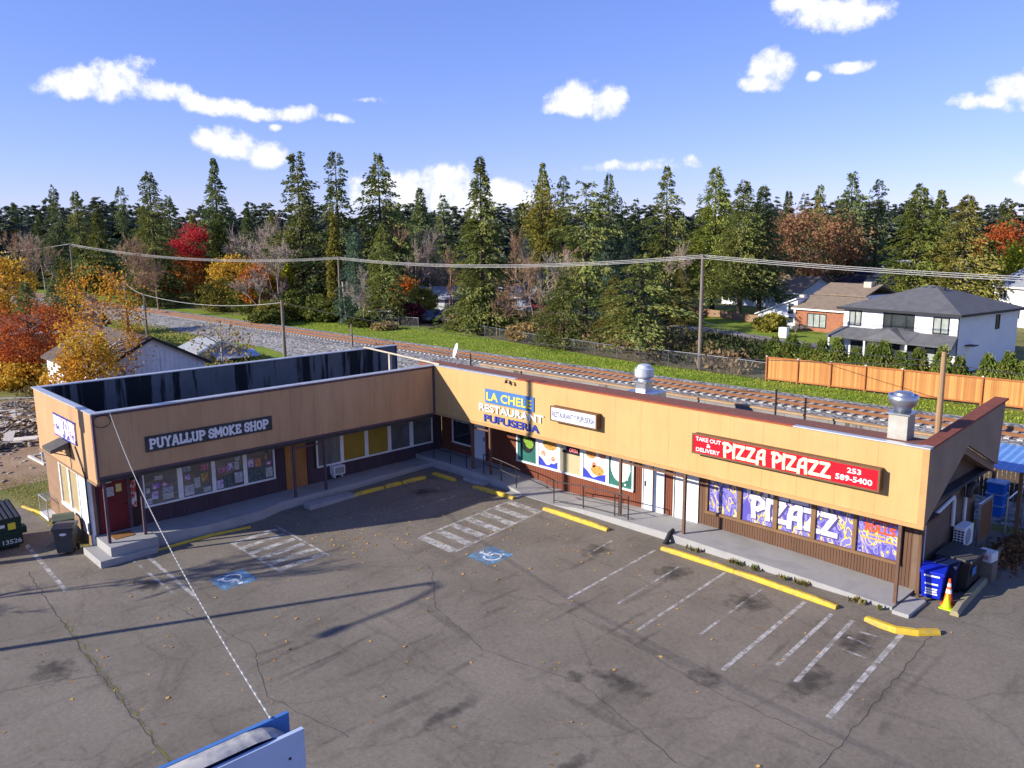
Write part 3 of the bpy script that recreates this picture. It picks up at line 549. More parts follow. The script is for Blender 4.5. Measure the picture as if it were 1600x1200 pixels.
# end fascia of the right wing with its gable cut
endp = [(L_-.13, 0.002, HB), (L_-.13, 3.35, 4.40), (L_-.13, 6.5, 3.15), (L_-.13, 6.75, 5.32), (L_-.13, .002, HT)]
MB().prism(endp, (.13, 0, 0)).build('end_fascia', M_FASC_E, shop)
MB().prism([(L_-.35, .17, HT+.002), (L_-.35, 6.8, 5.325), (L_-.35, 6.8, 5.385), (L_-.35, .17, HT+.062)], (.42, 0, 0)).build('end_cap', mat('red_brown_cap', (.22, .062, .035), (.16, .05, .03), 3, .8), shop)
MB().prism([(L_-.2, .0, HT+.064), (L_-.2, .16, HT+.036), (L_-.2, .16, HT+.066), (L_-.2, .0, HT+.07)], (.26, 0, 0)).build('end_cap_tip', M_CAPW, shop)
for dx, off, h, nm in ((.02, .0, .20, 'barge_board'), (.06, .20, .07, 'barge_trim')):
    MB().prism([(L_-.5, 3.3, 4.40-off), (L_-.5, 6.62, 3.10-off), (L_-.5, 6.62, 3.10-off-h+.003), (L_-.5, 3.3, 4.40-off-h+.003)], (.35+dx, 0, 0)).build(nm, M_SIDT, shop)
# gable end wall
MB().prism([(21.42, 1.4, -.1), (21.42, 6.4, -.1), (21.42, 6.4, 3.0), (21.42, 3.35, 4.2), (21.42, .3, 2.6), (21.42, 1.4, 2.6)], (.18, 0, 0)).build('end_wall', mat('end_wall_brown', (.18, .12, .08), (.14, .095, .065), 1.5, .85, .1, 25), shop)
MB().box(21.6, 1.33, -.05, 21.66, 1.40, 2.6).build('corner_board', M_SIDB, shop)
# left wing: parapet backs and roof
MB().box(-.3, LE+.12, 2.9, -.125, -.1, HT).build('parapet_back', M_BLACKROOF, shop); MB().box(-7.2, LE+.125, 2.9, -.31, LE+.3, HT).build('parapet_back', M_BLACKROOF, shop)
M_STAIN = mat('stained_parapet', (.15, .148, .145), (.18, .177, .172), 1.2, 1.0, spec=.05); add_streaks(M_STAIN, (.022, .022, .024), (1, 1.35, .10), .50, .55, .95)
n = 15
for i in range(n):
    a = LE+.3+(3.0-LE-.3)*i/n; c = LE+.3+(3.0-LE-.3)*(i+1)/n; MB().box(-7.42, a+.003, 2.9, -7.25+random.uniform(0, .006), c-.003, HT).build('rear_parapet_panel', M_STAIN, shop)
MB().box(-7.44, LE+.15, 2.0, -7.422, 3.0, HT-.01).build('rear_outer_wall', M_SIDT, shop); MB().box(-7.42, 3.0, 2.9, -7.2, 3.06, HT-.01).build('rear_return', M_BLACKROOF, shop)
MB().box(-7.25, LE+.3, 2.92, -.32, 1.3, 3.02).build('flat_roof', M_BLACKROOF, shop)
# --- siding boards
def siding(axis, lo, hi, z0, z1, m):
    """grooved siding sheets about 1.2 m wide, each with its boards and grooves as relief"""
    ns = max(1, round((hi-lo)/1.2)); ws = (hi-lo)/ns
    for k in range(ns):
        a = lo+k*ws; n = max(1, round(ws/.102)); w = ws/n; b = MB()
        for i in range(n):
            c0, c1 = a+i*w+.007, a+(i+1)*w-.007
            if axis == 'x': b.box(c0, WY+.04, z0, c1, WY+.014, z1)
            else: b.box(WX-.04, c0, z0, WX-.014, c1, z1)
        b.build('siding_sheet', m, shop)['kind'] = 'stuff'
siding('x', -1.25, -.43, .05, 2.6, M_SIDR); siding('x', -.43, 1.12, .05, .86, M_SIDR); siding('x', 2.12, 4.08, .05, 2.6, M_SIDR); siding('x', 4.08, 10.9, -.1, .80, M_SIDR); siding('x', 10.9, 11.26, .05, 2.6, M_SIDR)
siding('x', 12.34, 12.72, .05, 2.6, M_SIDR); siding('x', 13.86, 14.1, .05, 2.6, M_SIDB); siding('x', 14.1, 21.15, -.1, .80, M_SIDB); siding('x', 21.15, 21.58, -.1, 2.6, M_SIDB)
siding('y', -13.32, -13.2, -.1, 2.5, M_SIDP); siding('y', -13.2, -7.65, -.1, .76, M_SIDP); siding('y', -7.65, -7.24, -.1, 2.5, M_SIDP); siding('y', -6.15, -5.86, -.1, 2.5, M_SIDP); siding('y', -5.86, 1.35, -.1, .80, M_SIDP); siding('y', .92, 1.35, .8, 2.5, M_SIDP); siding('y', -14.9, -14.72, -.1, 2.5, M_SIDP)
# --- windows: frame is the part, panes and prints are sub-parts
def window(parent, O, ux, nrm, edges, z0, z1, fm, panes, fw=.07, d=.06, name='window'):
    """edges: list of (u0,u1) panes along ux from O; panes: material or None for each"""
    mb = MB(); a, c = edges[0][0]-fw, edges[-1][1]+fw
    mb.fr(O, ux, nrm, a, c, z0-fw, z0, 0, d+.02); mb.fr(O, ux, nrm, a, c, z1, z1+fw, 0, d+.003)
    us = [a]+[x for e in edges for x in e]+[c]
    for i in range(0, len(us), 2): mb.fr(O, ux, nrm, us[i], us[i+1], z0+.001, z1-.001, 0, d)
    f = mb.build(name, fm, parent); out = []
    for (u0, u1), m in zip(edges, panes):
        out.append(MB().fr(O, ux, nrm, u0, u1, z0, z1, .0, .022).build('pane', m, f))
    return f, out
X_, Y_, Z_ = (1, 0, 0), (0, 1, 0), (0, 0, 1)
NR, NL = (0, -1, 0), (1, 0, 0)
M_GL = glassmat('dark_glass', (.03, .034, .04)); M_GLG = glassmat('grey_glass', (.16, .155, .145)); M_GLB = mat('blinds', (.22, .215, .20), (.10, .10, .10), 2.0, .25, stretch=(1, 9, .3)); M_GLY = mat('yellow_blind', (.33, .22, .035), (.28, .19, .03), 1.5, .2)
# smoke shop windows
def poster(O, ux, nrm, u, z, w, h, m, parent, d=.026): return MB().fr(O, ux, nrm, u, u+w, z, z+h, d-.002, d).build('poster', m, parent)
e1 = [(-13.1, -11.85), (-11.65, -10.48), (-10.32, -9.14), (-8.97, -7.79)]
w1, _ = window(shop, (WX, 0, 0), Y_, NL, e1, .83, 2.25, M_WHITE, [M_GLG]*4)
pal = [((.55, .55, .55), (.35, .35, .38)), ((.60, .58, .62), (.30, .12, .45)), ((.35, .20, .45), (.60, .55, .65)), ((.45, .40, .12), (.25, .12, .08)), ((.12, .17, .17), (.05, .08, .08)), ((.50, .14, .08), (.6, .3, .12)), ((.16, .22, .30), (.4, .42, .45)), ((.5, .25, .35), (.3, .1, .15)), ((.25, .3, .28), (.5, .5, .48))]
pms = [mat('print_%s' % 'abcdefghi'[i], a, c, 7+i, .5, lo=.45, hi=.52) for i, (a, c) in enumerate(pal)]
O1 = (WX, 0, 0)
for u, z, w, h, k in [(-13.05, .86, .2, .22, 0), (-12.85, 1.02, .24, .30, 2), (-12.45, .92, .42, .24, 8), (-12.45, 1.18, .42, .24, 6), (-12.8, 1.42, .26, .20, 1), (-13.06, 1.3, .15, .2, 0), (-12.7, 1.75, .3, .16, 8),
                      (-11.6, .86, .38, .42, 0), (-11.55, 1.5, .2, .22, 1), (-11.2, 1.1, .24, .42, 8), (-10.9, 1.3, .28, .34, 3), (-10.9, 1.75, .3, .26, 7), (-11.6, 1.85, .3, .25, 6), (-10.85, .86, .32, .2, 8),
                      (-10.28, .86, .26, .36, 2), (-9.98, .88, .40, .42, 4), (-9.52, .95, .34, .44, 0), (-9.8, 1.55, .24, .3, 1), (-10.2, 1.5, .4, .22, 7), (-9.5, 1.5, .2, .34, 8), (-9.45, 1.88, .2, .16, 0),
                      (-8.92, 1.48, .26, .34, 2), (-8.6, 1.45, .26, .34, 5), (-8.95, .86, .75, .46, 4), (-8.14, .9, .3, .42, 8), (-8.15, 1.7, .14, .22, 3)]: poster(O1, Y_, NL, u, z, w, h, pms[k], w1)
for y, z, r in ((-12.35, 1.52, .12), (-8.0, 1.5, .13)):
    MB().disc((WX+.0275, y, z), Y_, Z_, r, 20).build('round_sticker', pms[7], w1); MB().disc((WX+.0295, y, z), Y_, Z_, r*.55, 16, r*.3).build('round_sticker', mat('sticker_white', (.7, .68, .7), rough=.5), w1)
e2 = [(-5.65, -4.5), (-4.33, -3.19), (-3.0, -1.89), (-1.71, -.61), (-.4, .73)]
window(shop, (WX, 0, 0), Y_, NL, e2, .87, 2.25, M_WHITE, [M_GLB, M_GLY, M_GLY, M_GLG, M_GLG])
# doors of the left wing
M_REDD = mat('red_door', (.16, .012, .018), (.12, .01, .014), 2, .45); M_PLY = mat('plywood', (.40, .19, .06), (.30, .13, .04), 2.5, .8, stretch=(1, 1, .25))
MB().box(WX-.02, -14.74, .1, WX+.05, -14.60, 2.35).build('door_frame', M_REDD, shop); MB().box(WX-.02, -13.74, .1, WX+.05, -13.62, 2.35).build('door_frame', M_PURP, shop)
rd = MB().box(WX-.02, -14.60, .16, WX+.02, -13.74, 2.3).build('door', M_REDD, shop); tag(rd, 'dark red panelled entrance door with notices')
for y0, y1, z0, z1 in ((-14.5, -14.22, .3, .95), (-14.12, -13.84, .3, .95), (-14.5, -14.22, 1.05, 1.35), (-14.12, -13.84, 1.05, 1.35)): MB().box(WX+.02, y0, z0, WX+.032, y1, z1).build('door_panel', M_REDD, rd, bevel=.01)
for y0, y1, z0, z1, m in ((-14.45, -14.2, 1.5, 1.85, MATS['print_i']), (-14.12, -13.92, 1.62, 1.92, mat('yellow_notice', (.62, .55, .2), rough=.6)), (-14.45, -14.25, 2.02, 2.12, M_WHITE)): MB().box(WX+.022, y0, z0, WX+.028, y1, z1).build('notice', m, rd)
MB().lathe((WX+.07, -13.82, 1.1), [(.02, -.02), (.04, 0), (.02, .02)], 10).build('door_handle', mat('brass', (.6, .42, .15), rough=.3, metal=.9), rd)
pf = MB().box(WX-.02, -7.22, .05, WX+.03, -6.95, 2.4).build('door_frame', M_PLY, shop); pd = MB().box(WX-.03, -6.93, .05, WX+.01, -6.2, 2.35).build('door', M_PLY, shop); tag(pd, 'bare orange plywood sheet closing a doorway')
MB().box(WX-.02, -6.95, 2.352, WX+.02, -6.18, 2.5).build('transom', M_PURP, shop)
# right wing: windows and doors
wpup, _ = window(shop, (0, WY, 0), X_, NR, [(-.33, 1.03)], .93, 2.35, M_WHITE, [M_GL])
text('lettering', 'PUPUSERIA', (-.22, WY-.024, 1.95), X_, Z_, 1.15, .2, mat('letter_white', (.75, .75, .74), rough=.6), wpup, .012, .004)
e3 = [(4.25, 5.42), (5.58, 6.74), (6.9, 8.03), (8.19, 9.42), (9.58, 10.76)]
M_GREENP = mat('green_print', (.035, .16, .13), (.03, .12, .10), 2, .35); M_PRINTW = mat('print_white', (.78, .77, .75), (.70, .69, .67), 2, .5)
M_BEIGE = mat('beige_blind', (.50, .42, .25), (.44, .37, .22), 2, .4)
w3, pn = window(shop, (0, WY, 0), X_, NR, e3, .88, 2.4, M_WHITE, [M_GREENP, M_PRINTW, M_BEIGE, M_PRINTW, M_GREENP], .08)
P3 = lambda x, z, k=0: (x, WY-.0235-.002*k, z)
def flat(name, pts, m, parent): return MB().add(pts, [tuple(range(len(pts)))]).build(name, m, parent)
M_BLUEW = mat('print_blue', (.035, .05, .42), rough=.5); M_FOOD1 = mat('print_food', (.62, .36, .08), (.35, .13, .04), 14, .5, lo=.4, hi=.6); M_FOOD2 = mat('print_greens', (.06, .20, .02), (.30, .42, .04), 16, .5, lo=.4, hi=.6); M_FOOD3 = mat('print_sauce', (.40, .06, .03), (.6, .45, .3), 12, .5); M_PLATE = mat('print_plate', (.6, .58, .55), (.72, .7, .68), 4, .5)
MB().disc(P3(4.85, 2.0), X_, Z_, .52, 28, .72).build('print_circle', M_GL, w3); MB().disc(P3(4.98, 1.72, 1), X_, Z_, .26, 14, .22).build('print_leaves', M_FOOD2, w3); MB().disc(P3(4.75, 1.9, 2), X_, Z_, .16, 10, .2).build('print_leaves', M_FOOD2, w3)
for x0, x1, sgn in ((5.58, 6.74, 1), (8.19, 9.42, -1)):
    pts = [P3(x0, .885), P3(x1, .885)]; K = 12
    for i in range(K+1):
        f = 1-i/K; x = x0+(x1-x0)*f; z = 1.02+.10*math.sin(f*11)*(.6) + (.28*(abs(f-.5)*2)**2); pts.append(P3(x, z))
    flat('print_wave', pts, M_BLUEW, w3)
for x, z, rx, rz, m in ((5.86, 1.42, .24, .2, M_PLATE), (6.44, 1.28, .2, .2, M_PLATE), (6.25, 1.9, .42, .24, M_FOOD1)): MB().disc(P3(x, z, 1), X_, Z_, rx, 22, rz).build('print_plate', m, w3)
for x, z, rx, rz, m in ((5.86, 1.46, .15, .12, M_FOOD3), (6.44, 1.31, .11, .12, M_FOOD3), (6.05, 2.05, .16, .12, M_FOOD2)): MB().disc(P3(x, z, 2), X_, Z_, rx, 14, rz).build('print_food', m, w3)
for x, z, rx, rz, m in ((8.95, 1.3, .36, .22, M_FOOD1), (8.6, 1.95, .28, .2, M_FOOD1), (9.2, 1.98, .2, .14, M_FOOD3), (8.75, 1.52, .12, .12, M_FOOD3)): MB().disc(P3(x, z, 1), X_, Z_, rx, 14, rz).build('print_food', m, w3)
MB().disc(P3(10.15, 1.72), X_, Z_, .5, 30, .66).build('print_circle', M_PRINTW, w3)
for x, z in ((10.5, 1.25), (10.62, 1.62), (10.4, 1.0), (9.75, 2.05)): MB().disc(P3(x, z, 1), X_, Z_, .05, 8).build('print_dot', M_PRINTW, w3)
flat('neon_board', [P3(6.98, 1.72), P3(7.98, 1.72), P3(7.98, 2.38), P3(6.98, 2.38)], M_GL, w3); flat('window_notice', [P3(6.98, 1.85, 1), P3(7.2, 1.85, 1), P3(7.2, 2.12, 1), P3(6.98, 2.12, 1)], MATS['print_i'], w3)
text('lettering', 'OPEN', P3(7.4, 1.82, 1), X_, Z_, .45, .15, mat('neon_tube', (.75, .3, .35), rough=.4, emit=(.55, .12, .12)), w3, 0, .01)
# doors
M_DOORW = mat('white_door', (.74, .75, .77), (.68, .69, .72), 2, .5)
def door(x0, x1, z0, z1, name='door', handle=True, side=1, label=None):
    dd = MB().box(x0, WY+.0, z0, x1, WY-.03, z1).build(name, M_DOORW, shop, bevel=.006)
    if handle: hx = x1-.08 if side > 0 else x0+.08; MB().box(hx-.02, WY-.03, z0+.95, hx+.02, WY-.07, z0+1.15).build('door_handle', M_DARK, dd)
    if label: tag(dd, label)
    return dd
door(1.24, 2.04, .36, 2.4, label='white door at the top of the landing by the corner'); MB().box(1.10, WY+.01, .3, 1.235, WY-.05, 2.55).build('door_frame', M_SIDR, shop); MB().box(2.045, WY+.01, .3, 2.12, WY-.05, 2.55).build('door_frame', M_SIDR, shop)
door(11.33, 11.76, .24, 2.35, handle=True, side=-1); door(11.80, 12.26, .24, 2.35, handle=False); door(12.80, 13.28, .24, 2.35, handle=False); door(13.32, 13.80, .24, 2.35, handle=False)
for a in (11.26, 11.762, 12.262, 12.72, 13.282, 13.802): MB().box(a, WY+.01, .22, a+.036, WY-.045, 2.5).build('door_frame', M_WHITE if a not in (11.762, 13.282) else MATS['brown_post'], shop)
for a, c in ((11.3, 12.28), (12.76, 13.82)): MB().box(a, WY+.02, 2.352, c, WY-.02, 2.58).build('transom', mat('transom_grey', (.32, .36, .42), rough=.2), shop)
# pizza windows
def pizza_mat():
    m = mat('purple_yellow_print', (.10, .085, .40), rough=.35); N, L, b = nodes_of(m); tc = N.new('ShaderNodeTexCoord'); mp = N.new('ShaderNodeMapping'); mp.inputs['Scale'].default_value = (1.7, 1.7, .9); L.new(tc.outputs['Object'], mp.inputs[0])
    wv = N.new('ShaderNodeTexNoise'); wv.inputs['Scale'].default_value = 1.6; wv.inputs['Detail'].default_value = .6; wv.inputs['Distortion'].default_value = 2.2; L.new(mp.outputs[0], wv.inputs['Vector'])
    cr = N.new('ShaderNodeValToRGB'); cr.color_ramp.interpolation = 'CONSTANT'; els = cr.color_ramp.elements
    for pos, c in ((0, (.10, .085, .38)), (.40, (.26, .24, .62)), (.455, (.02, .02, .07)), (.47, (.20, .19, .55)), (.535, (.02, .02, .07)), (.55, (.68, .47, .08)), (.60, (.66, .60, .30)), (.63, (.19, .17, .55))):
        if pos == 0: els[0].color = (*c, 1); els[0].position = 0
        elif pos == .40: els[1].position = .40; els[1].color = (*c, 1)
        else: e = els.new(pos); e.color = (*c, 1)
    L.new(wv.outputs['Fac'], cr.inputs[0]); L.new(cr.outputs[0], b.inputs['Base Color']); return m
M_PIZZA = pizza_mat(); M_FRB = mat('brown_frame', (.20, .115, .055), (.17, .095, .045), 3, .7)
e4 = [(14.27, 15.48), (15.63, 16.85), (17.01, 18.21), (18.37, 19.61), (19.73, 21.0)]
w4, _ = window(shop, (0, WY, 0), X_, NR, e4, .88, 2.45, M_FRB, [M_PIZZA]*5, .10, .10)
M_LETW = mat('print_letter_white', (.72, .70, .78), rough=.45); M_LETS = mat('print_letter_shadow', (.07, .06, .20), rough=.5); M_LETR = mat('print_letter_red', (.62, .08, .03), rough=.5); M_LETO = mat('print_letter_orange', (.75, .36, .05), rough=.5)
def wtext(s, x, z, w, h, th, m, k, font=SHOW): return strokes('lettering', s, font, (x, WY-.024-.004*k, z), X_, Z_, w, h, th, m, w4, .002)
wtext('PIZZA', 15.75, 1.92, 3.1, .62, .10, M_LETS, 0); wtext('PIZZA', 15.7, 1.95, 3.1, .62, .075, M_LETW, 1)
wtext('PIZAZZ', 15.98, 1.10, 3.15, .72, .115, M_LETS, 2); wtext('PIZAZZ', 15.95, 1.12, 3.15, .72, .085, M_LETW, 3)
wtext('PIZZA', 19.9, 1.98, .98, .26, .035, M_LETR, 0); wtext('ROLLS', 19.95, 1.62, .95, .27, .035, M_LETR, 0)
for k, (x, w) in enumerate(((20.05, .55), (19.85, 1.05))): MB().box(x, WY-.024, 1.50-k*.13, x+w, WY-.027, 1.55-k*.13).build('print_line', M_LETO, w4)
# window on the end wall of the left wing
M_LACE = mat('lace_curtain', (.50, .40, .22), (.36, .28, .15), 4, .3, stretch=(5, 1, 1))
MB().box(-7.2, LE+.10, -.6, WX-.0, LE+.22, 2.36).build('end_wall', M_SIDT, shop)
window(shop, (0, LE+.10, 0), X_, NR, [(-4.95, -3.95), (-3.75, -2.75)], .62, 2.2, M_WHITE, [M_LACE, M_LACE], .14, .07)
MB().box(-2.58, LE+.10, .0, -1.75, LE+.05, 2.3).build('white_panel', M_WHITE, shop); window(shop, (0, LE+.10, 0), X_, NR, [(-1.72, -1.50)], .35, 2.2, M_WHITE, [M_PLY], .02, .06)
MB().box(-1.42, LE+.10, -.5, -1.24, LE+.0, 2.5).build('corner_board', M_WHITE, shop)
# posts
def post(x, y, z0, z1, m): MB().box(x-.05, y-.05, z0, x+.05, y+.05, z1).build('post', m, shop, bevel=.006)
for y, z in ((-14.85, .14), (-13.6, .14), (-7.45, .14), (-6.0, .14)): post(-.1, y, z, 2.52, M_PURP)
for x, z in ((2.59, .36), (3.81, .33), (11.2, .24), (14.1, .28), (21.5, .10)): post(x, .08, z, 2.6, M_POST)
for x0, x1, y, z in ((2.65, 3.7, .1, 2.28), (11.26, 14.0, .1, 2.34)): MB().box(x0, y-.03, z, x1, y+.03, z+.08).build('brace', M_POST, shop)
MB().box(-.13, -7.4, 2.2, -.07, -6.06, 2.26).build('brace', M_PURP, shop)
MB().tube([(21.75, 1.2, -.02), (21.72, 1.2, 1.0), (21.7, 1.2, 2.5), (21.9, .6, 2.62)], .035, 8).build('downspout', M_POST, shop); MB().tube([(21.64, 1.7, .0), (21.64, 1.7, 2.5)], .02, 6).build('conduit', M_WHITE, shop)
# --- walkways
def walk(name, prof, axis, m=M_CONC):
    """prof: (s, inner, outer, ztop)"""
    mb = MB()
    for (s0, i0, o0, z0), (s1, i1, o1, z1) in zip(prof[:-1], prof[1:]):
        def P(s, t, z): return (s, t, z) if axis == 'x' else (t, s, z)
        top = [P(s0, o0, z0), P(s1, o1, z1), P(s1, i1, z1), P(s0, i0, z0)]; bot = [P(s0, o0, -.7), P(s1, o1, -.7), P(s1, i1, -.7), P(s0, i0, -.7)]
        mb.add(top+bot, [(0, 1, 2, 3), (0, 4, 5, 1), (1, 5, 6, 2), (3, 7, 4, 0)])
    o = mb.build(name, m); o['kind'] = 'structure'; return o
walk('walkway_right', [(-1.3, 1.45, -.25, .40), (2.2, 1.45, -.25, .38), (4.2, 1.45, -.25, .32), (5.7, 1.45, -.25, .14), (6.3, 1.45, -.3, .02), (8.0, 1.45, -.3, .015), (8.5, 1.45, -.3, .05), (9.2, 1.45, -.28, .16), (11.2, 1.45, -.28, .24), (14.1, 1.45, -.28, .28), (18, 1.45, -.30, .22), (21.55, 1.45, -.25, .10)], 'x')
walk('walkway_left', [(-13.4, -1.4, .1, .13), (-11.5, -1.4, .38, .06), (-9.2, -1.4, .38, .10), (-8.2, -1.4, .05, .12), (-4, -1.4, .0, .14), (-.26, -1.4, -.05, .2)], 'y')
st = MB().box(-1.25, -15.0, -.7, .45, -13.35, .14); o = st.build('landing', M_CONC, bevel=.015); o['kind'] = 'structure'
st = MB().box(-1.30, -15.42, -.8, .62, -15.0, -.2); st.box(.45, -15.0, -.8, .62, -13.45, -.2); o = st.build('front_step', M_CONC, bevel=.015); o['kind'] = 'structure'
MB().box(-.95, -14.6, .142, -.3, -13.9, .16).build('door_mat', mat('brown_mat', (.30, .14, .04), (.2, .09, .03), 8, .95), shop)
o = MB().box(.4, -7.4, -.4, .95, -5.2, -.02).build('low_step', M_CONC, bevel=.02); o['kind'] = 'structure'
o = MB().box(2.7, -.62, -.2, 4.1, -.26, .12).build('stoop_step', M_CONC, bevel=.02); o['kind'] = 'structure'
o = MB().box(5.55, -.75, -.2, 6.35, -.30, .06).build('ramp_lip', M_CONC, bevel=.03); o['kind'] = 'structure'
o = MB().box(21.62, -.45, -.1, 22.1, .9, .10).build('end_step', M_CONC, bevel=.02); o['kind'] = 'structure'
o = MB().box(21.6, 1.6, -.1, 23.0, 9.0, .004).build('alley_slab', M_CONC); o['kind'] = 'structure'

# ================================================================ SIGNS
M_SBLACK = mat('sign_black', (.035, .037, .04), (.05, .052, .055), 3, .6); M_SWHITE = mat('sign_white', (.74, .74, .73), (.66, .66, .65), 4, .6)
M_SBLUE = mat('sign_blue', (.06, .17, .42), rough=.55); M_SYEL = mat('sign_yellow', (.80, .62, .06), rough=.5); M_SNAVY = mat('sign_navy', (.03, .05, .30), rough=.5); M_SRED = mat('sign_red', (.66, .008, .022), (.58, .007, .02), 2, .35); M_SCREAM = mat('sign_cream', (.80, .74, .46), rough=.4); M_SBROWN = mat('sign_case', (.18, .09, .045), (.14, .07, .035), 3, .6)
s1 = empty('shop_sign', (.02, -13.4, 3.2), 'long black board reading PUYALLUP SMOKE SHOP on the shaded fascia', 'sign')
MB().box(.026, -13.37, 3.24, .07, -8.4, 3.82).build('board', M_SBLACK, s1, bevel=.006)
strokes('lettering', 'PUYALLUP SMOKE SHOP', SLAB, (.0705, -13.25, 3.345), Y_, Z_, 4.68, .36, .039, M_SWHITE, s1, .008)
s2 = empty('shop_sign', (3.68, 0, 3.6), 'blue panel with yellow LA CHELE lettering', 'sign'); MB().box(3.68, -.07, 3.65, 6.7, -.026, 4.27).build('board', M_SBLUE, s2, bevel=.005)
text('lettering', 'LA CHELE', (3.78, -.0705, 3.76), X_, Z_, 2.8, .38, M_SYEL, s2, .02, .012)
o = text('letter_sign', 'RESTAURANT', (3.26, -.026, 3.24), X_, Z_, 4.0, .33, M_SWHITE, None, .022, .045, loc=(3.24, 0, 3.22)); tag(o, 'white RESTAURANT lettering fixed straight onto the tan fascia', 'lettering')
o = text('letter_sign', 'PUPUSERIA', (3.58, -.026, 2.78), X_, Z_, 3.42, .33, M_SNAVY, None, .02, .045, loc=(3.57, 0, 2.76)); tag(o, 'dark blue PUPUSERIA lettering fixed straight onto the tan fascia', 'lettering')
def lightbox(x0, x1, z0, z1, face, label):
    s = empty('light_box_sign', (x0, 0, z0), label, 'sign'); MB().box(x0, -.30, z0, x1, -.026, z1).build('case', M_SBROWN, s, bevel=.01)
    MB().box(x0+.035, -.315, z0+.035, x1-.035, -.302, z1-.035).build('face', face, s); fr_ = MB()
    for a in ((x0-.02, z0-.02, x1+.02, z0+.035), (x0-.02, z1-.035, x1+.02, z1+.02), (x0-.02, z0+.0352, x0+.035, z1-.0352), (x1-.035, z0+.0352, x1+.02, z1-.0352)): fr_.box(a[0], -.33, a[1], a[2], -.301, a[3])
    fr_.build('frame', M_SBROWN, s); return s
s3 = lightbox(7.9, 10.3, 3.55, 4.13, M_SWHITE, 'white light box with small blue RESTAURANT Y PUPUSERIA lettering')
text('lettering', 'RESTAURANT Y PUPUSERIA', (8.0, -.3155, 3.72), X_, Z_, 2.2, .22, mat('sign_greyblue', (.06, .08, .20), rough=.5), s3, .008, .006)
s4 = lightbox(14.62, 20.95, 3.47, 4.14, M_SRED, 'long red light box reading PIZZA PIZAZZ above the purple windows')
for t, x, z, w, h in (('TAKE OUT', 14.75, 3.92, .98, .14), ('&', 15.18, 3.74, .16, .13), ('DELIVERY', 14.77, 3.55, .93, .14), ('253', 20.0, 3.86, .42, .16), ('589-5400', 19.66, 3.60, 1.1, .18)): text('lettering', t, (x, -.3155, z), X_, Z_, w, h, M_SWHITE, s4, .025, .006)
strokes('lettering', 'PIZZA PIZAZZ', SHOW, (15.8, -.3155, 3.57), X_, Z_, 3.72, .46, .05, M_SCREAM, s4, .006)
s5 = empty('shop_sign', (-4.65, LE, 3.45), 'purple and white banner sign high on the sunlit end wall', 'sign')
def banner_mat():
    m = mat('purple_banner', (.62, .52, .78), rough=.5); N, L, b = nodes_of(m); tc = N.new('ShaderNodeTexCoord'); nz = N.new('ShaderNodeTexNoise'); nz.inputs['Scale'].default_value = 4; nz.inputs['Detail'].default_value = 3; L.new(tc.outputs['Object'], nz.inputs['Vector'])
    cr = N.new('ShaderNodeValToRGB'); cr.color_ramp.interpolation = 'CONSTANT'; e = cr.color_ramp.elements; e[0].color = (.12, .10, .30, 1); e[1].position = .44; e[1].color = (.76, .72, .84, 1)
    for p_, c_ in ((.52, (.70, .45, .74)), (.58, (.78, .76, .84)), (.66, (.60, .14, .34))): k = e.new(p_); k.color = (*c_, 1)
    L.new(nz.outputs['Fac'], cr.inputs[0]); L.new(cr.outputs[0], b.inputs['Base Color']); return m
MB().box(-4.65, LE-.06, 3.48, -2.03, LE-.012, 4.25).build('board', banner_mat(), s5); fr_ = MB(); fr_.box(-4.69, LE-.066, 3.44, -1.99, LE-.011, 3.478); fr_.box(-4.69, LE-.066, 4.252, -1.99, LE-.011, 4.29); fr_.build('edge', M_SNAVY, s5)
# tall roadside sign, only its top in view
py = empty('pylon_sign', (23.0, -21.2, gz(-21.2)), 'tall blue roadside cabinet sign with weathered open top', 'sign')
M_PB = mat('pylon_blue', (.47, .56, .72), (.43, .52, .68), 2, .4); M_PB2 = mat('pylon_blue_dark', (.07, .20, .48), (.06, .17, .42), 2, .5); M_PTOP = mat('pylon_top', (.52, .49, .43), (.22, .23, .25), 2.4, .8, lo=.42, hi=.6)
MB().box(23.10, -22.6, 3.2, 23.15, -19.93, 6.0).build('face_panel', M_PB, py); MB().box(22.80, -22.6, 3.2, 22.85, -19.93, 6.04).build('face_panel', M_PB2, py)
tp = MB(); K = 8; ys = [-22.6, -20.4, -20.25, -20.14, -20.07, -20.03]; zt = [6.035, 6.035, 6.02, 5.98, 5.92, 5.84]; rows = []
for y, z in zip(ys, zt): rows.append([(22.852+.246*k/K, y, z+.02*math.sin(math.pi*k/K)) for k in range(K+1)])
for r0_, r1_ in zip(rows[:-1], rows[1:]):
    for k in range(K): tp.quad(r0_[k], r0_[k+1], r1_[k+1], r1_[k])
for k in range(K): tp.quad(rows[-1][k], rows[-1][k+1], (rows[-1][k+1][0], -20.03, 3.25), (rows[-1][k][0], -20.03, 3.25))
tp.build('cabinet', M_PTOP, py)
for y in (-22.1, -20.45): MB().box(22.9, y-.07, gz(y), 23.04, y+.07, 3.25).build('leg', M_DARK, py)
for y, z in ((-20.1, 5.75), (-20.9, 5.72), (-20.15, 5.2)): MB().box(23.15, y-.012, z-.012, 23.158, y+.012, z+.012).build('bolt', M_DARK, py)
MB().box(23.0, -19.93, 5.5, 23.05, -19.88, 5.56).build('bracket', M_PB2, py)
for k in range(10):
    a0, a1 = R(20+k*16), R(20+(k+1)*16); c = Vector((23.158, -20.42, 5.02)); P = []
    for a, r in ((a0, .30), (a1, .30), (a1, .36), (a0, .36)): P.append((23.158, -20.42+r*math.cos(a)*.85, 5.02+r*math.sin(a)))
    MB().prism(P, (.006, 0, 0)).build('emblem_arc', M_SBLACK if k else M_SRED, py)
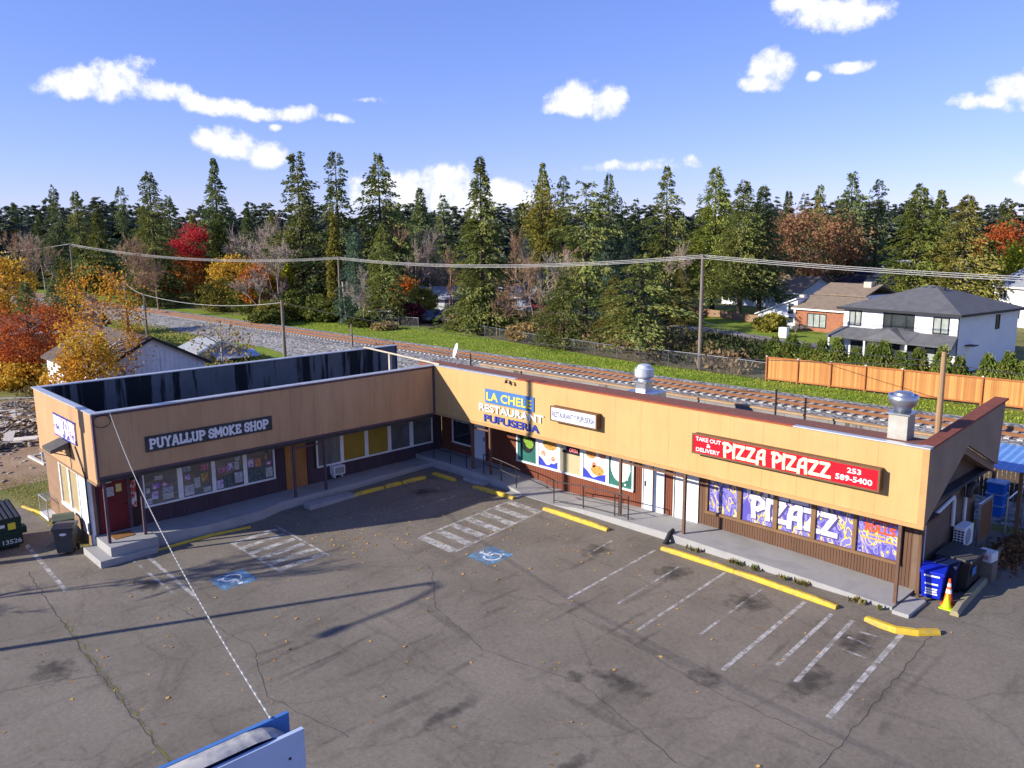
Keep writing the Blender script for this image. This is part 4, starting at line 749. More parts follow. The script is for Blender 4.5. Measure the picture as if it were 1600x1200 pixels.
MB().disc((23.161, -20.30, 5.02), Y_, Z_, .2, 20).build('emblem_disc', M_SWHITE, py); MB().disc((23.165, -20.26, 5.14), Y_, Z_, .08, 14).build('emblem_dot', M_SRED, py)
# service cable from the shop corner to the sign, twisted dark and light strands
def cable_mat():
    m = mat('twisted_cable', (.6, .6, .58), rough=.6); N, L, b = nodes_of(m); tc = N.new('ShaderNodeTexCoord'); sx = N.new('ShaderNodeSeparateXYZ'); L.new(tc.outputs['Object'], sx.inputs[0]); mu = N.new('ShaderNodeMath'); mu.operation = 'MULTIPLY'; mu.inputs[1].default_value = 28; L.new(sx.outputs[0], mu.inputs[0])
    sn = N.new('ShaderNodeMath'); sn.operation = 'SINE'; L.new(mu.outputs[0], sn.inputs[0]); cr = N.new('ShaderNodeValToRGB'); cr.color_ramp.interpolation = 'CONSTANT'; cr.color_ramp.elements[0].color = (.20, .20, .20, 1); cr.color_ramp.elements[1].position = .5; cr.color_ramp.elements[1].color = (.42, .41, .40, 1)
    L.new(sn.outputs[0], cr.inputs[0]); L.new(cr.outputs[0], b.inputs['Base Color']); return m
A, B = Vector((.1, -14.48, 4.88)), Vector((22.83, -20.12, 6.05)); P = []
for i in range(41): f = i/40; q = A.lerp(B, f); q.z -= .55*4*f*(1-f); P.append(q)
o = MB().tube(P, .0115, 6).build('service_cable', cable_mat(), loc=A); tag(o, 'twisted light and dark cable from the shop corner to the blue sign', 'cable')
o = MB().tube([(.06, -14.75+.28*math.cos(t*.5), 4.62+.22*math.sin(t*.5)+.0) for t in range(0, 13)]+[(.08, -14.48, 4.86)], .012, 5).build('cable_coil', M_DARK, loc=(.06, -14.75, 4.6)); tag(o, 'loose dark coil of wire at the top corner of the smoke shop fascia', 'wire')
# ================================================================ FITTINGS ON THE BUILDING
MB().prism([(-4.0, LE-.07, 3.42), (-4.0, LE-.7, 3.2), (-4.0, LE-.7, 3.08), (-4.0, LE-.07, 3.18)], (1.1, 0, 0)).build('awning', mat('awning_dark', (.10, .095, .085), (.07, .066, .06), 3, .8), shop)
for x in (-3.95, -2.95): MB().tube([(x, LE-.6, 3.1), (x, LE-.03, 2.85)], .02, 6).build('awning_brace', M_DARK, shop)
MB().tube([(-3.0, LE-.03, 3.4), (-2.95, LE-.04, 2.4)], .015, 5).build('wire', M_DARK, shop); MB().tube([(-2.3, LE-.03, 3.35), (-1.6, LE-.05, 2.7), (-1.3, LE-.06, 2.45), (-1.28, LE-.06, .2)], .03, 6).build('conduit', M_DARK, shop)
for x in (5.2, 5.45): MB().lathe((x, -.22, 4.80), [(.02, .05), (.06, .0), (.07, -.08)], 12).build('flood_light', M_DARK, shop)
MB().tube([(5.0, -.05, 4.87), (5.2, -.22, 4.85), (5.45, -.22, 4.85)], .012, 5).build('flood_arm', M_DARK, shop)
MB().box(.25, .4, 2.42, 1.3, .6, 2.5).build('strip_light', M_WHITE, shop); MB().box(.7, .42, 2.5, .8, .58, 2.6).build('light_bracket', M_WHITE, shop)
# window air conditioner on the left wing
ac = empty('window_air_conditioner', (-1.2, -4.8, .35), 'small white air conditioner box on brackets under the grey blinds window', 'air conditioner')
MB().box(-1.28, -5.08, .38, -.92, -4.5, .78).build('case', M_WHITE, ac, bevel=.015); MB().box(-.919, -5.02, .44, -.912, -4.56, .72).build('grille', M_DARK, ac); fr_ = MB()
for k in range(7): fr_.box(-.911, -5.02, .46+k*.037, -.905, -4.56, .472+k*.037)
fr_.build('louvre', M_WHITE, ac); [MB().box(-1.28, y, .24, -1.0, y+.04, .379).build('bracket', M_WHITE, ac) for y in (-5.0, -4.62)]
o = MB().box(WX+.001, -13.60, .9, WX+.03, -13.42, 1.95).build('hanging_sign', mat('red_white_banner', (.62, .60, .55), (.45, .05, .04), 5, .6, lo=.47, hi=.5), loc=(WX, -13.5, .9)); tag(o, 'narrow red and white vertical sign between red door and windows', 'sign')
# roof things
M_GALV = mat('galvanised', (.55, .57, .60), (.44, .46, .49), 3, .32, metal=.85)
v1 = empty('roof_exhaust_fan', (10.55, 2.3, 3.0), 'pale grey mushroom exhaust fan on a stepped box, left of the two on the roof', 'exhaust fan', 'exhaust fans on the right wing roof')
MB().box(10.0, 1.75, 3.0, 11.1, 2.85, 4.45).build('curb', mat('curb_wood', (.22, .20, .17), (.16, .145, .12), 2, .9), v1); MB().box(9.92, 1.67, 4.45, 11.18, 2.93, 4.72).build('flashing', M_GALV, v1, bevel=.02)
MB().box(10.32, 2.07, 4.72, 10.78, 2.53, 5.1).build('neck', M_GALV, v1); MB().box(10.22, 1.97, 5.1, 10.88, 2.63, 5.16).build('base_plate', M_GALV, v1)
MB().lathe((10.55, 2.3, 5.16), [(.24, 0), (.24, .08), (.36, .14), (.38, .2), (.38, .48), (.33, .5), (.31, .5), (.28, .54), (.26, .62), (.12, .66)], 28).build('fan_bowl', mat('pale_galv', (.62, .66, .70), (.55, .6, .64), 3, .45, metal=.4), v1, smooth=False)
MB().tube([(11.05, 2.3, 5.12), (11.15, 2.3, 5.12)], .03, 6).build('hinge', M_DARK, v1)
v2 = empty('roof_exhaust_fan', (21.0, .9, 4.6), 'shiny upblast fan on a tall metal shaft at the sunlit corner', 'exhaust fan', 'exhaust fans on the right wing roof')
M_SHAFT = mat('stained_shaft', (.46, .46, .42), (.38, .36, .30), 2, .5, metal=.4); add_streaks(M_SHAFT, (.42, .28, .12), (6, 6, .5), .5, .8, .5)
MB().box(20.72, .6, 4.5, 21.28, 1.16, 5.62).build('shaft', M_SHAFT, v2, bevel=.01); MB().box(20.66, .54, 5.62, 21.34, 1.22, 5.66).build('base_plate', M_GALV, v2)
MB().lathe((21.0, .88, 5.66), [(.24, 0), (.24, .14), (.36, .24), (.40, .36), (.41, .52), (.385, .52), (.36, .44), (.28, .44), (.27, .56), (.24, .6), (.10, .62)], 32).build('fan_bowl', M_GALV, v2, smooth=True)
def pole_thing(name, pts, r, m, label, cat, grp=None): o = MB().tube(pts, r, 8).build(name, m, loc=pts[0]); return tag(o, label, cat, grp)
for i, (x, y, z1, dx, lb) in enumerate([(8.9, 4.2, 4.95, .45, 'leaning black vent pipe on the roof left of the pale fan'), (14.7, 5.2, 4.95, 0, 'left of two tall black pipes on the roof above the pizza sign'), (15.9, 5.2, 4.75, 0, 'right of two tall black pipes on the roof above the pizza sign'), (-1.4, 3.5, 4.95, 0, 'black vent pipe left of the satellite dish'), (1.6, 4.2, 4.3, 0, 'short black vent pipe right of the satellite dish'), (-3.4, 2.6, 4.3, 0, 'short black vent pipe beside the long pale roof pole')]):
    pole_thing('vent_pipe', [(x, y, 3.0), (x+dx, y, z1)], .04, M_DARK, lb, 'pipe', 'black pipes on the flat roofs')
sd = empty('satellite_dish', (.5, 1.0, 4.85), 'white satellite dish seen edge-on at the inside corner roof', 'satellite dish'); MB().tube([(.5, 1.0, 4.82), (.5, 1.0, 5.3)], .025, 8).build('mast', M_GALV, sd)
dd = MB(); c0 = Vector((.5, .95, 5.55)); nn = Vector((-.45, -.85, .28)).normalized(); e1 = nn.cross(Vector((0, 0, 1))).normalized(); e2 = e1.cross(nn); rings = [(0, -.07), (.16, -.05), (.28, -.015), (.34, .03)]
vs = []; fs = []
for r, dpt in rings:
    for k in range(20): a = k*math.pi/10; vs.append(c0+e1*r*math.cos(a)+e2*r*1.1*math.sin(a)+nn*dpt)
for i in range(3):
    for k in range(20): fs.append((i*20+k, i*20+(k+1) % 20, (i+1)*20+(k+1) % 20, (i+1)*20+k))
dd.add(vs, fs).build('dish', M_SWHITE, sd); MB().tube([c0-e2*.3, c0-e2*.15+nn*.4], .012, 5).build('feed_arm', M_GALV, sd)
rp = empty('roof_pole', (-7.3, 1.2, 4.95), 'long pale pole lying from the stained parapet to the corner', 'pole'); MB().tube([(-7.35, 1.0, 5.0), (-3.5, .55, 4.98), (.3, .1, 4.96)], .045, 8).build('pole', mat('pale_wood', (.55, .48, .36), (.45, .38, .28), 2, .8), rp); MB().box(-4.55, .6, 3.02, -4.43, .74, 4.94).build('prop', MATS['pale_wood'], rp)
# ================================================================ RAILINGS
def railing(label, xs, y, zf, top=.92, loops=True, mid=(.5,)):
    t = empty('railing', (xs[0], y, zf(xs[0])), label, 'railing', 'black metal railings on the walkway edge')
    for x in xs: MB().tube([(x, y, zf(x)), (x, y, zf(x)+top)], .022, 8).build('post', M_DARK, t)
    MB().tube([(x, y, zf(x)+top) for x in xs], .024, 8).build('top_rail', M_DARK, t)
    for h in mid: MB().tube([(x, y, zf(x)+h) for x in xs], .018, 8).build('mid_rail', M_DARK, t)
    return t
def zwalk(x): return float(np.interp(x, [-1.3, 2.2, 4.2, 5.7, 6.3, 8, 8.5, 9.2, 11.2, 14.1], [.40, .38, .32, .14, .02, .015, .05, .16, .24, .28]))
r1 = railing('short black railing in the shaded corner beside the white door', [-.05, 1.2, 2.35], -.1, zwalk); r2 = railing('black railing stepping down from the landing towards the striped aisle', [3.55, 4.7, 5.65], -.1, zwalk)
r3 = railing('long black ramp railing in front of the restaurant windows', [7.9, 9.5, 11.1, 11.75], -.12, zwalk, .92, True, (.12, .5))
MB().tube([(7.9, -.12, .93), (7.5, -.12, .92), (7.5, -.12, .55), (7.9, -.12, .55)], .02, 8).build('end_loop', M_DARK, r3); MB().tube([(2.35, -.1, 1.3), (2.35, .25, 1.3), (2.35, .25, .9), (2.35, -.1, .9)], .018, 8).build('end_loop', M_DARK, r1); MB().tube([(5.65, -.1, 1.06), (5.9, -.1, 1.02), (5.9, -.1, .7), (5.65, -.1, .7)], .018, 8).build('end_loop', M_DARK, r2)
o = MB().tube([(13.75, -.05, .36), (13.78, -.3, .3), (13.8, -.48, .12), (13.8, -.62, -.01)], [.07, .085, .09, .09], 10).build('drain_elbow', mat('black_plastic', (.02, .02, .022), rough=.6), loc=(13.8, -.5, 0)); tag(o, 'black drain elbow on the walkway edge near the white doors', 'drain pipe')
# ================================================================ BINS, CONE AND CLUTTER
def cart(name, label, loc, rz, m, w=.6, d=.68, h=1.0, lidm=None, stripe=None, emblem=None):
    t = empty(name, loc, label, 'bin', None, rz); b = MB(); z0 = .08
    lo = [(-w*.40, -d*.38, z0), (w*.40, -d*.38, z0), (w*.40, d*.36, z0), (-w*.40, d*.36, z0)]; hi = [(-w/2, -d/2, h*.9), (w/2, -d/2, h*.9), (w/2, d/2, h*.9), (-w/2, d/2, h*.9)]
    b.add(lo+hi, [(3, 2, 1, 0), (0, 1, 5, 4), (1, 2, 6, 5), (2, 3, 7, 6), (3, 0, 4, 7), (4, 5, 6, 7)]).local('body', m, t, bevel=.02)
    MB().box(-w/2-.03, -d/2-.03, h*.86, w/2+.03, d/2+.03, h*.9).local('rim', m, t, bevel=.01)
    ld = MB(); y0, y1 = -d/2-.05, d/2+.04; ld.prism([(-w/2-.03, y0, h*.905), (-w/2-.03, y1, h*.905), (-w/2-.03, y1, h*.97), (-w/2-.03, 0, h*1.02), (-w/2-.03, y0, h*.95)], (w+.06, 0, 0)).local('lid', lidm or m, t, bevel=.02)
    MB().tube([(-w/2, d/2+.07, h*.88), (w/2, d/2+.07, h*.88)], .018, 8).local('handle', m, t)
    for s in (-1, 1): MB().add([(s*(w*.40+.02)+dx*.05, d*.36+.12*math.cos(a*math.pi/8), .12+.12*math.sin(a*math.pi/8)) for dx in (0, s) for a in range(16)], [tuple(range(16)), tuple(range(16, 32))]+[(i, (i+1) % 16, 16+(i+1) % 16, 16+i) for i in range(16)]).local('wheel', MATS['black_plastic'], t)
    if stripe:
        for k, (z, ww) in enumerate(stripe): yy = -d*(.38+.12*(z/h-.08)/.82)-.006; MB().box(-ww/2, yy-.004, z, ww/2, yy, z+.05).local('white_print', M_SWHITE, t)
    if emblem: yy = -d*(.38+.12*(.72-.08)/.82)-.008; MB().disc((0, yy, h*.72), X_, Z_, .12, 16, .05).local('emblem', M_SWHITE, t)
    return t
M_GREYP = mat('grey_plastic', (.055, .058, .065), (.045, .048, .054), 3, .45); M_BLUEPL = mat('blue_plastic', (.008, .025, .45), rough=.35); M_NAVYP = mat('navy_plastic', (.008, .015, .06), rough=.4); M_OLIVE = mat('olive_plastic', (.075, .10, .07), (.06, .08, .055), 3, .5)
cart('trash_cart', 'dark grey wheeled trash cart with oval emblem by the front steps', (-1.95, -15.78, gz(-15.8)+.006), R(60), M_GREYP, .66, .74, 1.12, emblem=True)
cart('trash_cart', 'olive green wheeled cart behind the grey trash cart', (-3.0, -15.55, gz(-15.5)+.006), R(75), M_OLIVE, .68, .8, 1.1)
cart('recycling_cart', 'bright blue recycling cart with white print beside the traffic cone', (22.05, 1.5, .006), R(10), M_BLUEPL, .62, .8, 1.0, stripe=((.2, .34), (.28, .3), (.36, .32), (.52, .36), (.78, .42)))
cart('recycling_cart', 'dark navy cart half hidden behind the bright blue one', (22.2, 2.15, .006), R(5), M_NAVYP, .6, .6, 1.05)
bb = empty('waste_container', (22.35, 3.0, .006), 'large brown-black lidded container against the shaded end wall', 'container'); M_BRB = mat('brown_black', (.035, .028, .024), (.05, .04, .035), 2, .7)
b = MB(); b.add([(21.85, 2.5, .05), (22.65, 2.5, .05), (22.65, 3.6, .05), (21.85, 3.6, .05), (21.8, 2.42, 1.0), (22.75, 2.42, 1.0), (22.75, 3.7, 1.0), (21.8, 3.7, 1.0)], [(3, 2, 1, 0), (4, 5, 6, 7), (0, 1, 5, 4), (1, 2, 6, 5), (2, 3, 7, 6), (3, 0, 4, 7)]).build('body', M_BRB, bb, bevel=.02)
MB().box(21.75, 2.38, 1.0, 22.8, 3.75, 1.08).build('lid', mat('lid_grey', (.09, .085, .08), (.07, .065, .06), 2, .7), bb, bevel=.02); MB().box(22.755, 2.6, .55, 22.77, 2.95, .8).build('blue_sticker', M_SBLUE, bb)
o = MB().box(22.5, 3.85, .65, 22.95, 4.3, .95).build('cardboard_box', M_SWHITE, loc=(22.6, 4.0, .65)); o.rotation_euler = (0, 0, R(-8)); tag(o, 'white box with print lying behind the dark container', 'box')
MB().box(22.56, 3.845, .72, 22.86, 3.8495, .86).build('print', mat('faint_print', (.5, .25, .3), rough=.6), o)
o = MB().box(22.45, 3.8, .0, 22.98, 4.36, .64).build('pallet_stack', mat('old_wood', (.20, .17, .13), (.14, .12, .09), 3, .9), loc=(22.6, 4.0, 0)); tag(o, 'low grey stack of boards under the white box', 'pallet')
hp = empty('heat_pump', (21.8, 4.4, .7), 'white heat pump unit on wall brackets at the shaded end', 'heat pump'); MB().box(21.72, 4.0, .82, 22.06, 4.85, 1.5).build('case', M_WHITE, hp, bevel=.02); g = MB()
for r in range(6):
    for c in range(3): g.box(21.75+c*.105, 3.994, .9+r*.09, 21.83+c*.105, 3.9985, .955+r*.09)
g.build('grille', M_DARK, hp); MB().disc((22.064, 4.35, 1.16), Y_, Z_, .27, 24).build('fan_opening', mat('fan_grey', (.3, .31, .32), rough=.5), hp)
for y in (4.05, 4.75): MB().tube([(21.61, y, .8), (22.05, y, .8), (21.61, y, .55)], .02, 6).build('bracket', M_WHITE, hp)
lp = MB().tube([(21.66, 2.3, 2.2), (21.66, 2.4, 2.3), (21.66, 3.95, 2.5), (21.66, 4.02, 2.4), (21.66, 4.05, 1.5)], .06, 8).build('line_cover', M_WHITE, hp); MB().tube([(21.66, 5.12, 2.25), (21.66, 5.12, .9)], .06, 8).build('line_cover', M_WHITE, hp)
ho = MB(); ho.tube([(21.8, 4.85, 2.3), (21.8, 4.95, 2.55), (21.8, 5.25, 2.65), (21.8, 5.55, 2.55), (21.8, 5.65, 2.3)], .14, 8); o = ho.build('vent_hood', M_BRB, loc=(21.7, 5.2, 2.3)); tag(o, 'dark arched vent hood on the shaded end wall', 'vent')
def leftover(): pass
tp_ = MB().tube([(21.75, 4.75, .02), (21.75, 4.75, 2.9)], .012, 5).build('thin_mast', M_GALV, loc=(21.75, 4.75, 0)); tag(tp_, 'thin upright metal rod beside the heat pump', 'pole')
# traffic cones
def cone(label, x, y, h, mats):
    t = empty('traffic_cone', (x, y, .006), label, 'traffic cone'); MB().box(-.17, -.17, 0, .17, .17, .03).local('base', mats[0], t, bevel=.01); z = .03; rr0, rr1 = .13, .025
    for i, (m, f) in enumerate(mats[1]):
        z1 = z+(h-.03)*f; a = rr0+(rr1-rr0)*(z-.03)/(h-.03); c = rr0+(rr1-rr0)*(z1-.03)/(h-.03); MB().lathe((0, 0, 0), [(a, z+.0005), (c, z1)], 20).local('cone_band' if i else 'cone_body', m, t); z = z1
M_ORNG = mat('cone_orange', (.80, .10, .02), rough=.5); M_LIME = mat('cone_lime', (.55, .72, .02), rough=.5)
cone('orange traffic cone with two white bands next to the blue cart', 22.55, 1.32, .80, (M_ORNG, [(M_ORNG, .42), (M_SWHITE, .16), (M_ORNG, .1), (M_SWHITE, .14), (M_ORNG, .18)])); cone('short lime yellow cone in front of the orange one', 22.62, 1.0, .45, (M_LIME, [(M_LIME, .7), (M_LIME, .3)]))
# dumpster
dm = empty('dumpster', (-4.7, -17.9, gz(-17.9)+.006), 'dark green dumpster with ribbed black lid at the left edge', 'dumpster'); M_DGRN = mat('dumpster_green', (.014, .042, .028), (.010, .03, .02), 2, .55); zb = gz(-17.9)
x0, x1, y0, y1 = -5.5, -3.9, -19.0, -16.75
MB().prism([(x0, y0, zb+.15), (x1, y0, zb+.15), (x1, y0, zb+1.15), (x0, y0, zb+1.45)], (0, y1-y0, 0)).build('body', M_DGRN, dm, bevel=.015); MB().box(x1, y0+.1, zb+.62, x1+.05, y1-.1, zb+.72).build('rib', M_DGRN, dm); MB().box(x1, y0, zb+1.08, x1+.06, y1, zb+1.15).build('rim', M_DGRN, dm)
MB().box(x0+.6, y1, zb+.55, x0+1.1, y1+.14, zb+.75).build('fork_pocket', M_DGRN, dm, bevel=.01); MB().box(x1-.4, y1, zb+.55, x1-.02, y1+.16, zb+.8).build('fork_pocket', M_DGRN, dm, bevel=.01)
for a, c in ((y0+.02, (y0+y1)/2-.02), ((y0+y1)/2+.02, y1-.0)):
    ld = MB().prism([(x0, a, zb+1.46), (x1+.05, a, zb+1.16), (x1+.05, a, zb+1.21), (x0, a, zb+1.51)], (0, c-a, 0)).build('lid', MATS['black_plastic'], dm)
    for k in range(6): yy = a+.12+k*(c-a-.24)/5; MB().prism([(x0, yy-.05, zb+1.51), (x1+.04, yy-.05, zb+1.215), (x1+.04, yy-.05, zb+1.25), (x0, yy-.05, zb+1.55)], (0, .1, 0)).build('lid_rib', M_GREYP, ld)
text('lettering', '13526', (x1+.006, -17.42, zb+.24), Y_, Z_, .62, .17, M_SWHITE, dm, .015, .006); MB().box(x1+.001, -17.2, zb+.78, x1+.008, -16.95, zb+1.04).build('sticker', M_SYEL, dm); MB().box(x1+.001, -17.7, zb+.9, x1+.008, -17.3, zb+1.02).build('sticker', M_SWHITE, dm)
for y in (y0+.2, y1-.2): MB().lathe((x1-.15, y, zb+.0), [(.06, .0), (.08, .03), (.08, .12), (.06, .15)], 12).build('caster', M_DARK, dm)
# glass display case
dc = empty('display_case', (-6.6, -15.1, gz(-15)), 'clear glass display case with white base on the grass edge', 'display case'); zc = gz(-15)+.01; a0, a1, b0, b1 = -7.3, -6.1, -15.35, -14.75
MB().box(a0, b0, zc, a1, b1, zc+.14).build('base', M_WHITE, dc); f_ = MB()
for x in (a0, a1-.03):
    for y in (b0, b1-.03): f_.box(x, y, zc+.14, x+.03, y+.03, zc+.86)
for y in (b0, b1-.03): f_.box(a0+.001, y, zc+.86, a1-.001, y+.03, zc+.89)
for x in (a0, a1-.03): f_.box(x, b0+.031, zc+.8605, x+.03, b1-.031, zc+.8895)
f_.build('frame', M_CAPW, dc)
mg = bpy.data.materials.new('clear_glass'); mg.use_nodes = True; N, L, b = nodes_of(mg); tr = N.new('ShaderNodeBsdfTransparent'); gl = N.new('ShaderNodeBsdfGlossy'); gl.inputs['Roughness'].default_value = .03; ms = N.new('ShaderNodeMixShader'); ms.inputs[0].default_value = .14; L.new(tr.outputs[0], ms.inputs[1]); L.new(gl.outputs[0], ms.inputs[2]); L.new(ms.outputs[0], [n for n in N if n.type == 'OUTPUT_MATERIAL'][0].inputs[0])
for q in ([(a0+.03, b0+.015, zc+.14), (a1-.03, b0+.015, zc+.14), (a1-.03, b0+.015, zc+.86), (a0+.03, b0+.015, zc+.86)], [(a1-.015, b0+.03, zc+.14), (a1-.015, b1-.03, zc+.14), (a1-.015, b1-.03, zc+.86), (a1-.015, b0+.03, zc+.86)], [(a0+.015, b0+.03, zc+.14), (a0+.015, b1-.03, zc+.14), (a0+.015, b1-.03, zc+.86), (a0+.015, b0+.03, zc+.86)], [(a0+.03, b1-.015, zc+.14), (a1-.03, b1-.015, zc+.14), (a1-.03, b1-.015, zc+.86), (a0+.03, b1-.015, zc+.86)], [(a0+.03, b0+.03, zc+.875), (a1-.03, b0+.03, zc+.875), (a1-.03, b1-.03, zc+.875), (a0+.03, b1-.03, zc+.875)]): MB().quad(*q).build('glass_pane', mg, dc)
# white timber frame lying in the yard
tf = empty('timber_frame', (-16.5, -13.0, gz(-13)), 'white timber frame lying on the dirt with upright sticks', 'timber frame'); zt = gz(-13)+.05; M_WT = mat('weathered_white', (.66, .62, .56), (.5, .46, .4), 4, .8)
for a, c in (((-17.6, -13.3), (-15.2, -13.15)), ((-17.7, -12.7), (-15.3, -12.65))): MB().prism([(a[0], a[1]-.07, zt), (c[0], c[1]-.07, zt), (c[0], c[1]+.07, zt), (a[0], a[1]+.07, zt)], (0, 0, .12)).build('beam', M_WT, tf)
for x in (-17.5, -15.35): MB().box(x-.05, -13.1, zt+.01, x+.05, -12.78, zt+.1).build('cross_beam', M_WT, tf)
for x, y, h, l in ((-16.9, -12.8, 1.1, -.15), (-15.6, -13.15, 1.2, .05), (-15.3, -12.75, 1.0, -.1)): MB().tube([(x, y, zt), (x+l, y, zt+h)], .04, 6).build('stick', M_WT, tf)
# shelter, picket fence, crates and chain link behind the alley
sh = empty('lean_to_shelter', (21.6, 10.5, 0), 'open shelter with blue corrugated roof behind the end wall', 'shelter'); M_BLUER = mat('blue_corrugated', (.16, .32, .62), (.13, .27, .55), 1.5, .4); r_ = MB(); nx = 26
for i in range(nx):
    xa, xb = 20.7+i*.07, 20.7+(i+1)*.07; za, zb_ = .02*math.sin(i*1.57), .02*math.sin((i+1)*1.57); r_.prism([(xa, 8.4, 2.5+za), (xb, 8.4, 2.5+zb_), (xb, 11.4, 2.75+zb_), (xa, 11.4, 2.75+za)], (0, 0, .02))
r_.build('roof', M_BLUER, sh)
for x, y in ((20.8, 8.5), (22.4, 8.5), (20.8, 11.3), (22.4, 11.3)): MB().box(x-.06, y-.06, 0, x+.06, y+.06, 2.5+.25*(y-8.4)/3).build('post', mat('brown_timber', (.20, .11, .05), (.15, .08, .04), 3, .8), sh)
pk = empty('picket_fence', (18, 13, 0), 'dark brown picket fence behind the blue roofed shelter', 'fence'); pm = MB().prism([(-.065, 0, 0), (.065, 0, 0), (.065, 0, 1.5), (.03, 0, 1.62), (-.03, 0, 1.62), (-.065, 0, 1.5)], (0, .02, 0)).mesh('picket', mat('dark_picket', (.075, .05, .028), (.055, .036, .02), 3, .85))
for i in range(60): link('picket', pm, pk, (i*.16, 0, .05))
for z in (.35, 1.3): MB().box(17.9, 13.022, z, 27.6, 13.06, z+.08).build('rail', MATS['dark_picket'], pk)
for k, lb in enumerate(('bottom blue crate of the stack under the shelter', 'middle blue crate of the stack under the shelter', 'top blue crate of the stack under the shelter')):
    o = empty('plastic_crate', (21.0, 11.0, .01+k*.45), lb, 'crate', 'blue crates stacked under the shelter'); M_CR = mat('crate_blue', (.02, .16, .62), rough=.4); c = MB(); z = .01+k*.45
    c.add([(20.78, 10.72, z), (21.32, 10.72, z), (21.32, 11.28, z), (20.78, 11.28, z), (20.74, 10.68, z+.4), (21.36, 10.68, z+.4), (21.36, 11.32, z+.4), (20.74, 11.32, z+.4)], [(3, 2, 1, 0), (4, 5, 6, 7), (0, 1, 5, 4), (1, 2, 6, 5), (2, 3, 7, 6), (3, 0, 4, 7)]).build('body', M_CR, o); MB().box(20.72, 10.66, z+.4, 21.38, 11.34, z+.44).build('rim', mat('crate_pale', (.30, .42, .60), rough=.5), o)
gp_ = empty('leaning_panel', (21.8, 6.6, .0), 'brown wooden panel in a grey frame standing at the rear corner', 'panel'); MB().box(21.85, 6.0, .45, 21.9, 7.2, 1.75).build('panel', mat('panel_brown', (.20, .085, .03), (.16, .07, .025), 3, .7), gp_); f_ = MB()
for z in (.37, 1.75): f_.box(21.84, 5.92, z, 21.92, 7.28, z+.08)
for y in (5.92, 7.2): f_.box(21.841, y, .0, 21.919, y+.08, .369) if False else f_.box(21.841, y, .451, 21.919, y+.08, 1.749)
f_.build('frame', M_GALV, gp_); [MB().box(21.85, y, 0, 21.91, y+.06, .369).build('leg', M_GALV, gp_) for y in (5.95, 7.2)]
def link_mat():
    m = bpy.data.materials.new('chain_link'); m.use_nodes = True; N, L, b = nodes_of(m); b.inputs['Base Color'].default_value = (.20, .21, .22, 1); b.inputs['Roughness'].default_value = .5; b.inputs['Metallic'].default_value = .5
    tc = N.new('ShaderNodeTexCoord'); sx = N.new('ShaderNodeSeparateXYZ'); L.new(tc.outputs['Object'], sx.inputs[0])
    def mt(op, a, c=None):
        n = N.new('ShaderNodeMath'); n.operation = op
        for i, v in enumerate((a, c)):
            if v is None: continue
            if hasattr(v, 'links'): L.new(v, n.inputs[i])
            else: n.inputs[i].default_value = v
        return n.outputs[0]
    h = mt('ADD', sx.outputs[0], sx.outputs[1]); fr_ = []
    for s in (1, -1):
        w = mt('MULTIPLY', mt('ADD', h, mt('MULTIPLY', sx.outputs[2], float(s))), 13.0); f = mt('FRACT', w); fr_.append(mt('LESS_THAN', f, .06))
    al = mt('MAXIMUM', fr_[0], fr_[1]); tr = N.new('ShaderNodeBsdfTransparent'); ms = N.new('ShaderNodeMixShader'); L.new(al, ms.inputs[0]); L.new(tr.outputs[0], ms.inputs[1]); L.new(b.outputs[0], ms.inputs[2]); L.new(ms.outputs[0], [n for n in N if n.type == 'OUTPUT_MATERIAL'][0].inputs[0]); return m
M_LINK = link_mat()
def chain_fence(label, pts, h, grp='chain link fences', slat=None):
    t = empty('chain_link_fence', (pts[0][0], pts[0][1], gz(pts[0][1])), label, 'fence', grp)
    for a, c in zip(pts[:-1], pts[1:]):
        za, zc_ = gz(a[1]), gz(c[1]); n = max(1, round((Vector(c)-Vector(a)).length/3.0))
        for i in range(n):
            p0 = Vector(a).lerp(Vector(c), i/n); p1 = Vector(a).lerp(Vector(c), (i+1)/n); MB().tube([(p0.x, p0.y, gz(p0.y)), (p0.x, p0.y, gz(p0.y)+h+.05)], .035, 6).build('post', M_GALV, t)
            MB().quad((p0.x, p0.y, gz(p0.y)+.05), (p1.x, p1.y, gz(p1.y)+.05), (p1.x, p1.y, gz(p1.y)+h), (p0.x, p0.y, gz(p0.y)+h)).build('mesh_panel', slat or M_LINK, t); MB().tube([(p0.x, p0.y, gz(p0.y)+h), (p1.x, p1.y, gz(p1.y)+h)], .022, 6).build('top_rail', M_GALV, t)
    e = pts[-1]; MB().tube([(e[0], e[1], gz(e[1])), (e[0], e[1], gz(e[1])+h+.05)], .035, 6).build('post', M_GALV, t); return t
chain_fence('chain link fence along the alley beside the leaf pile', [(22.15, 8.1), (22.05, 12.9)], 1.55)

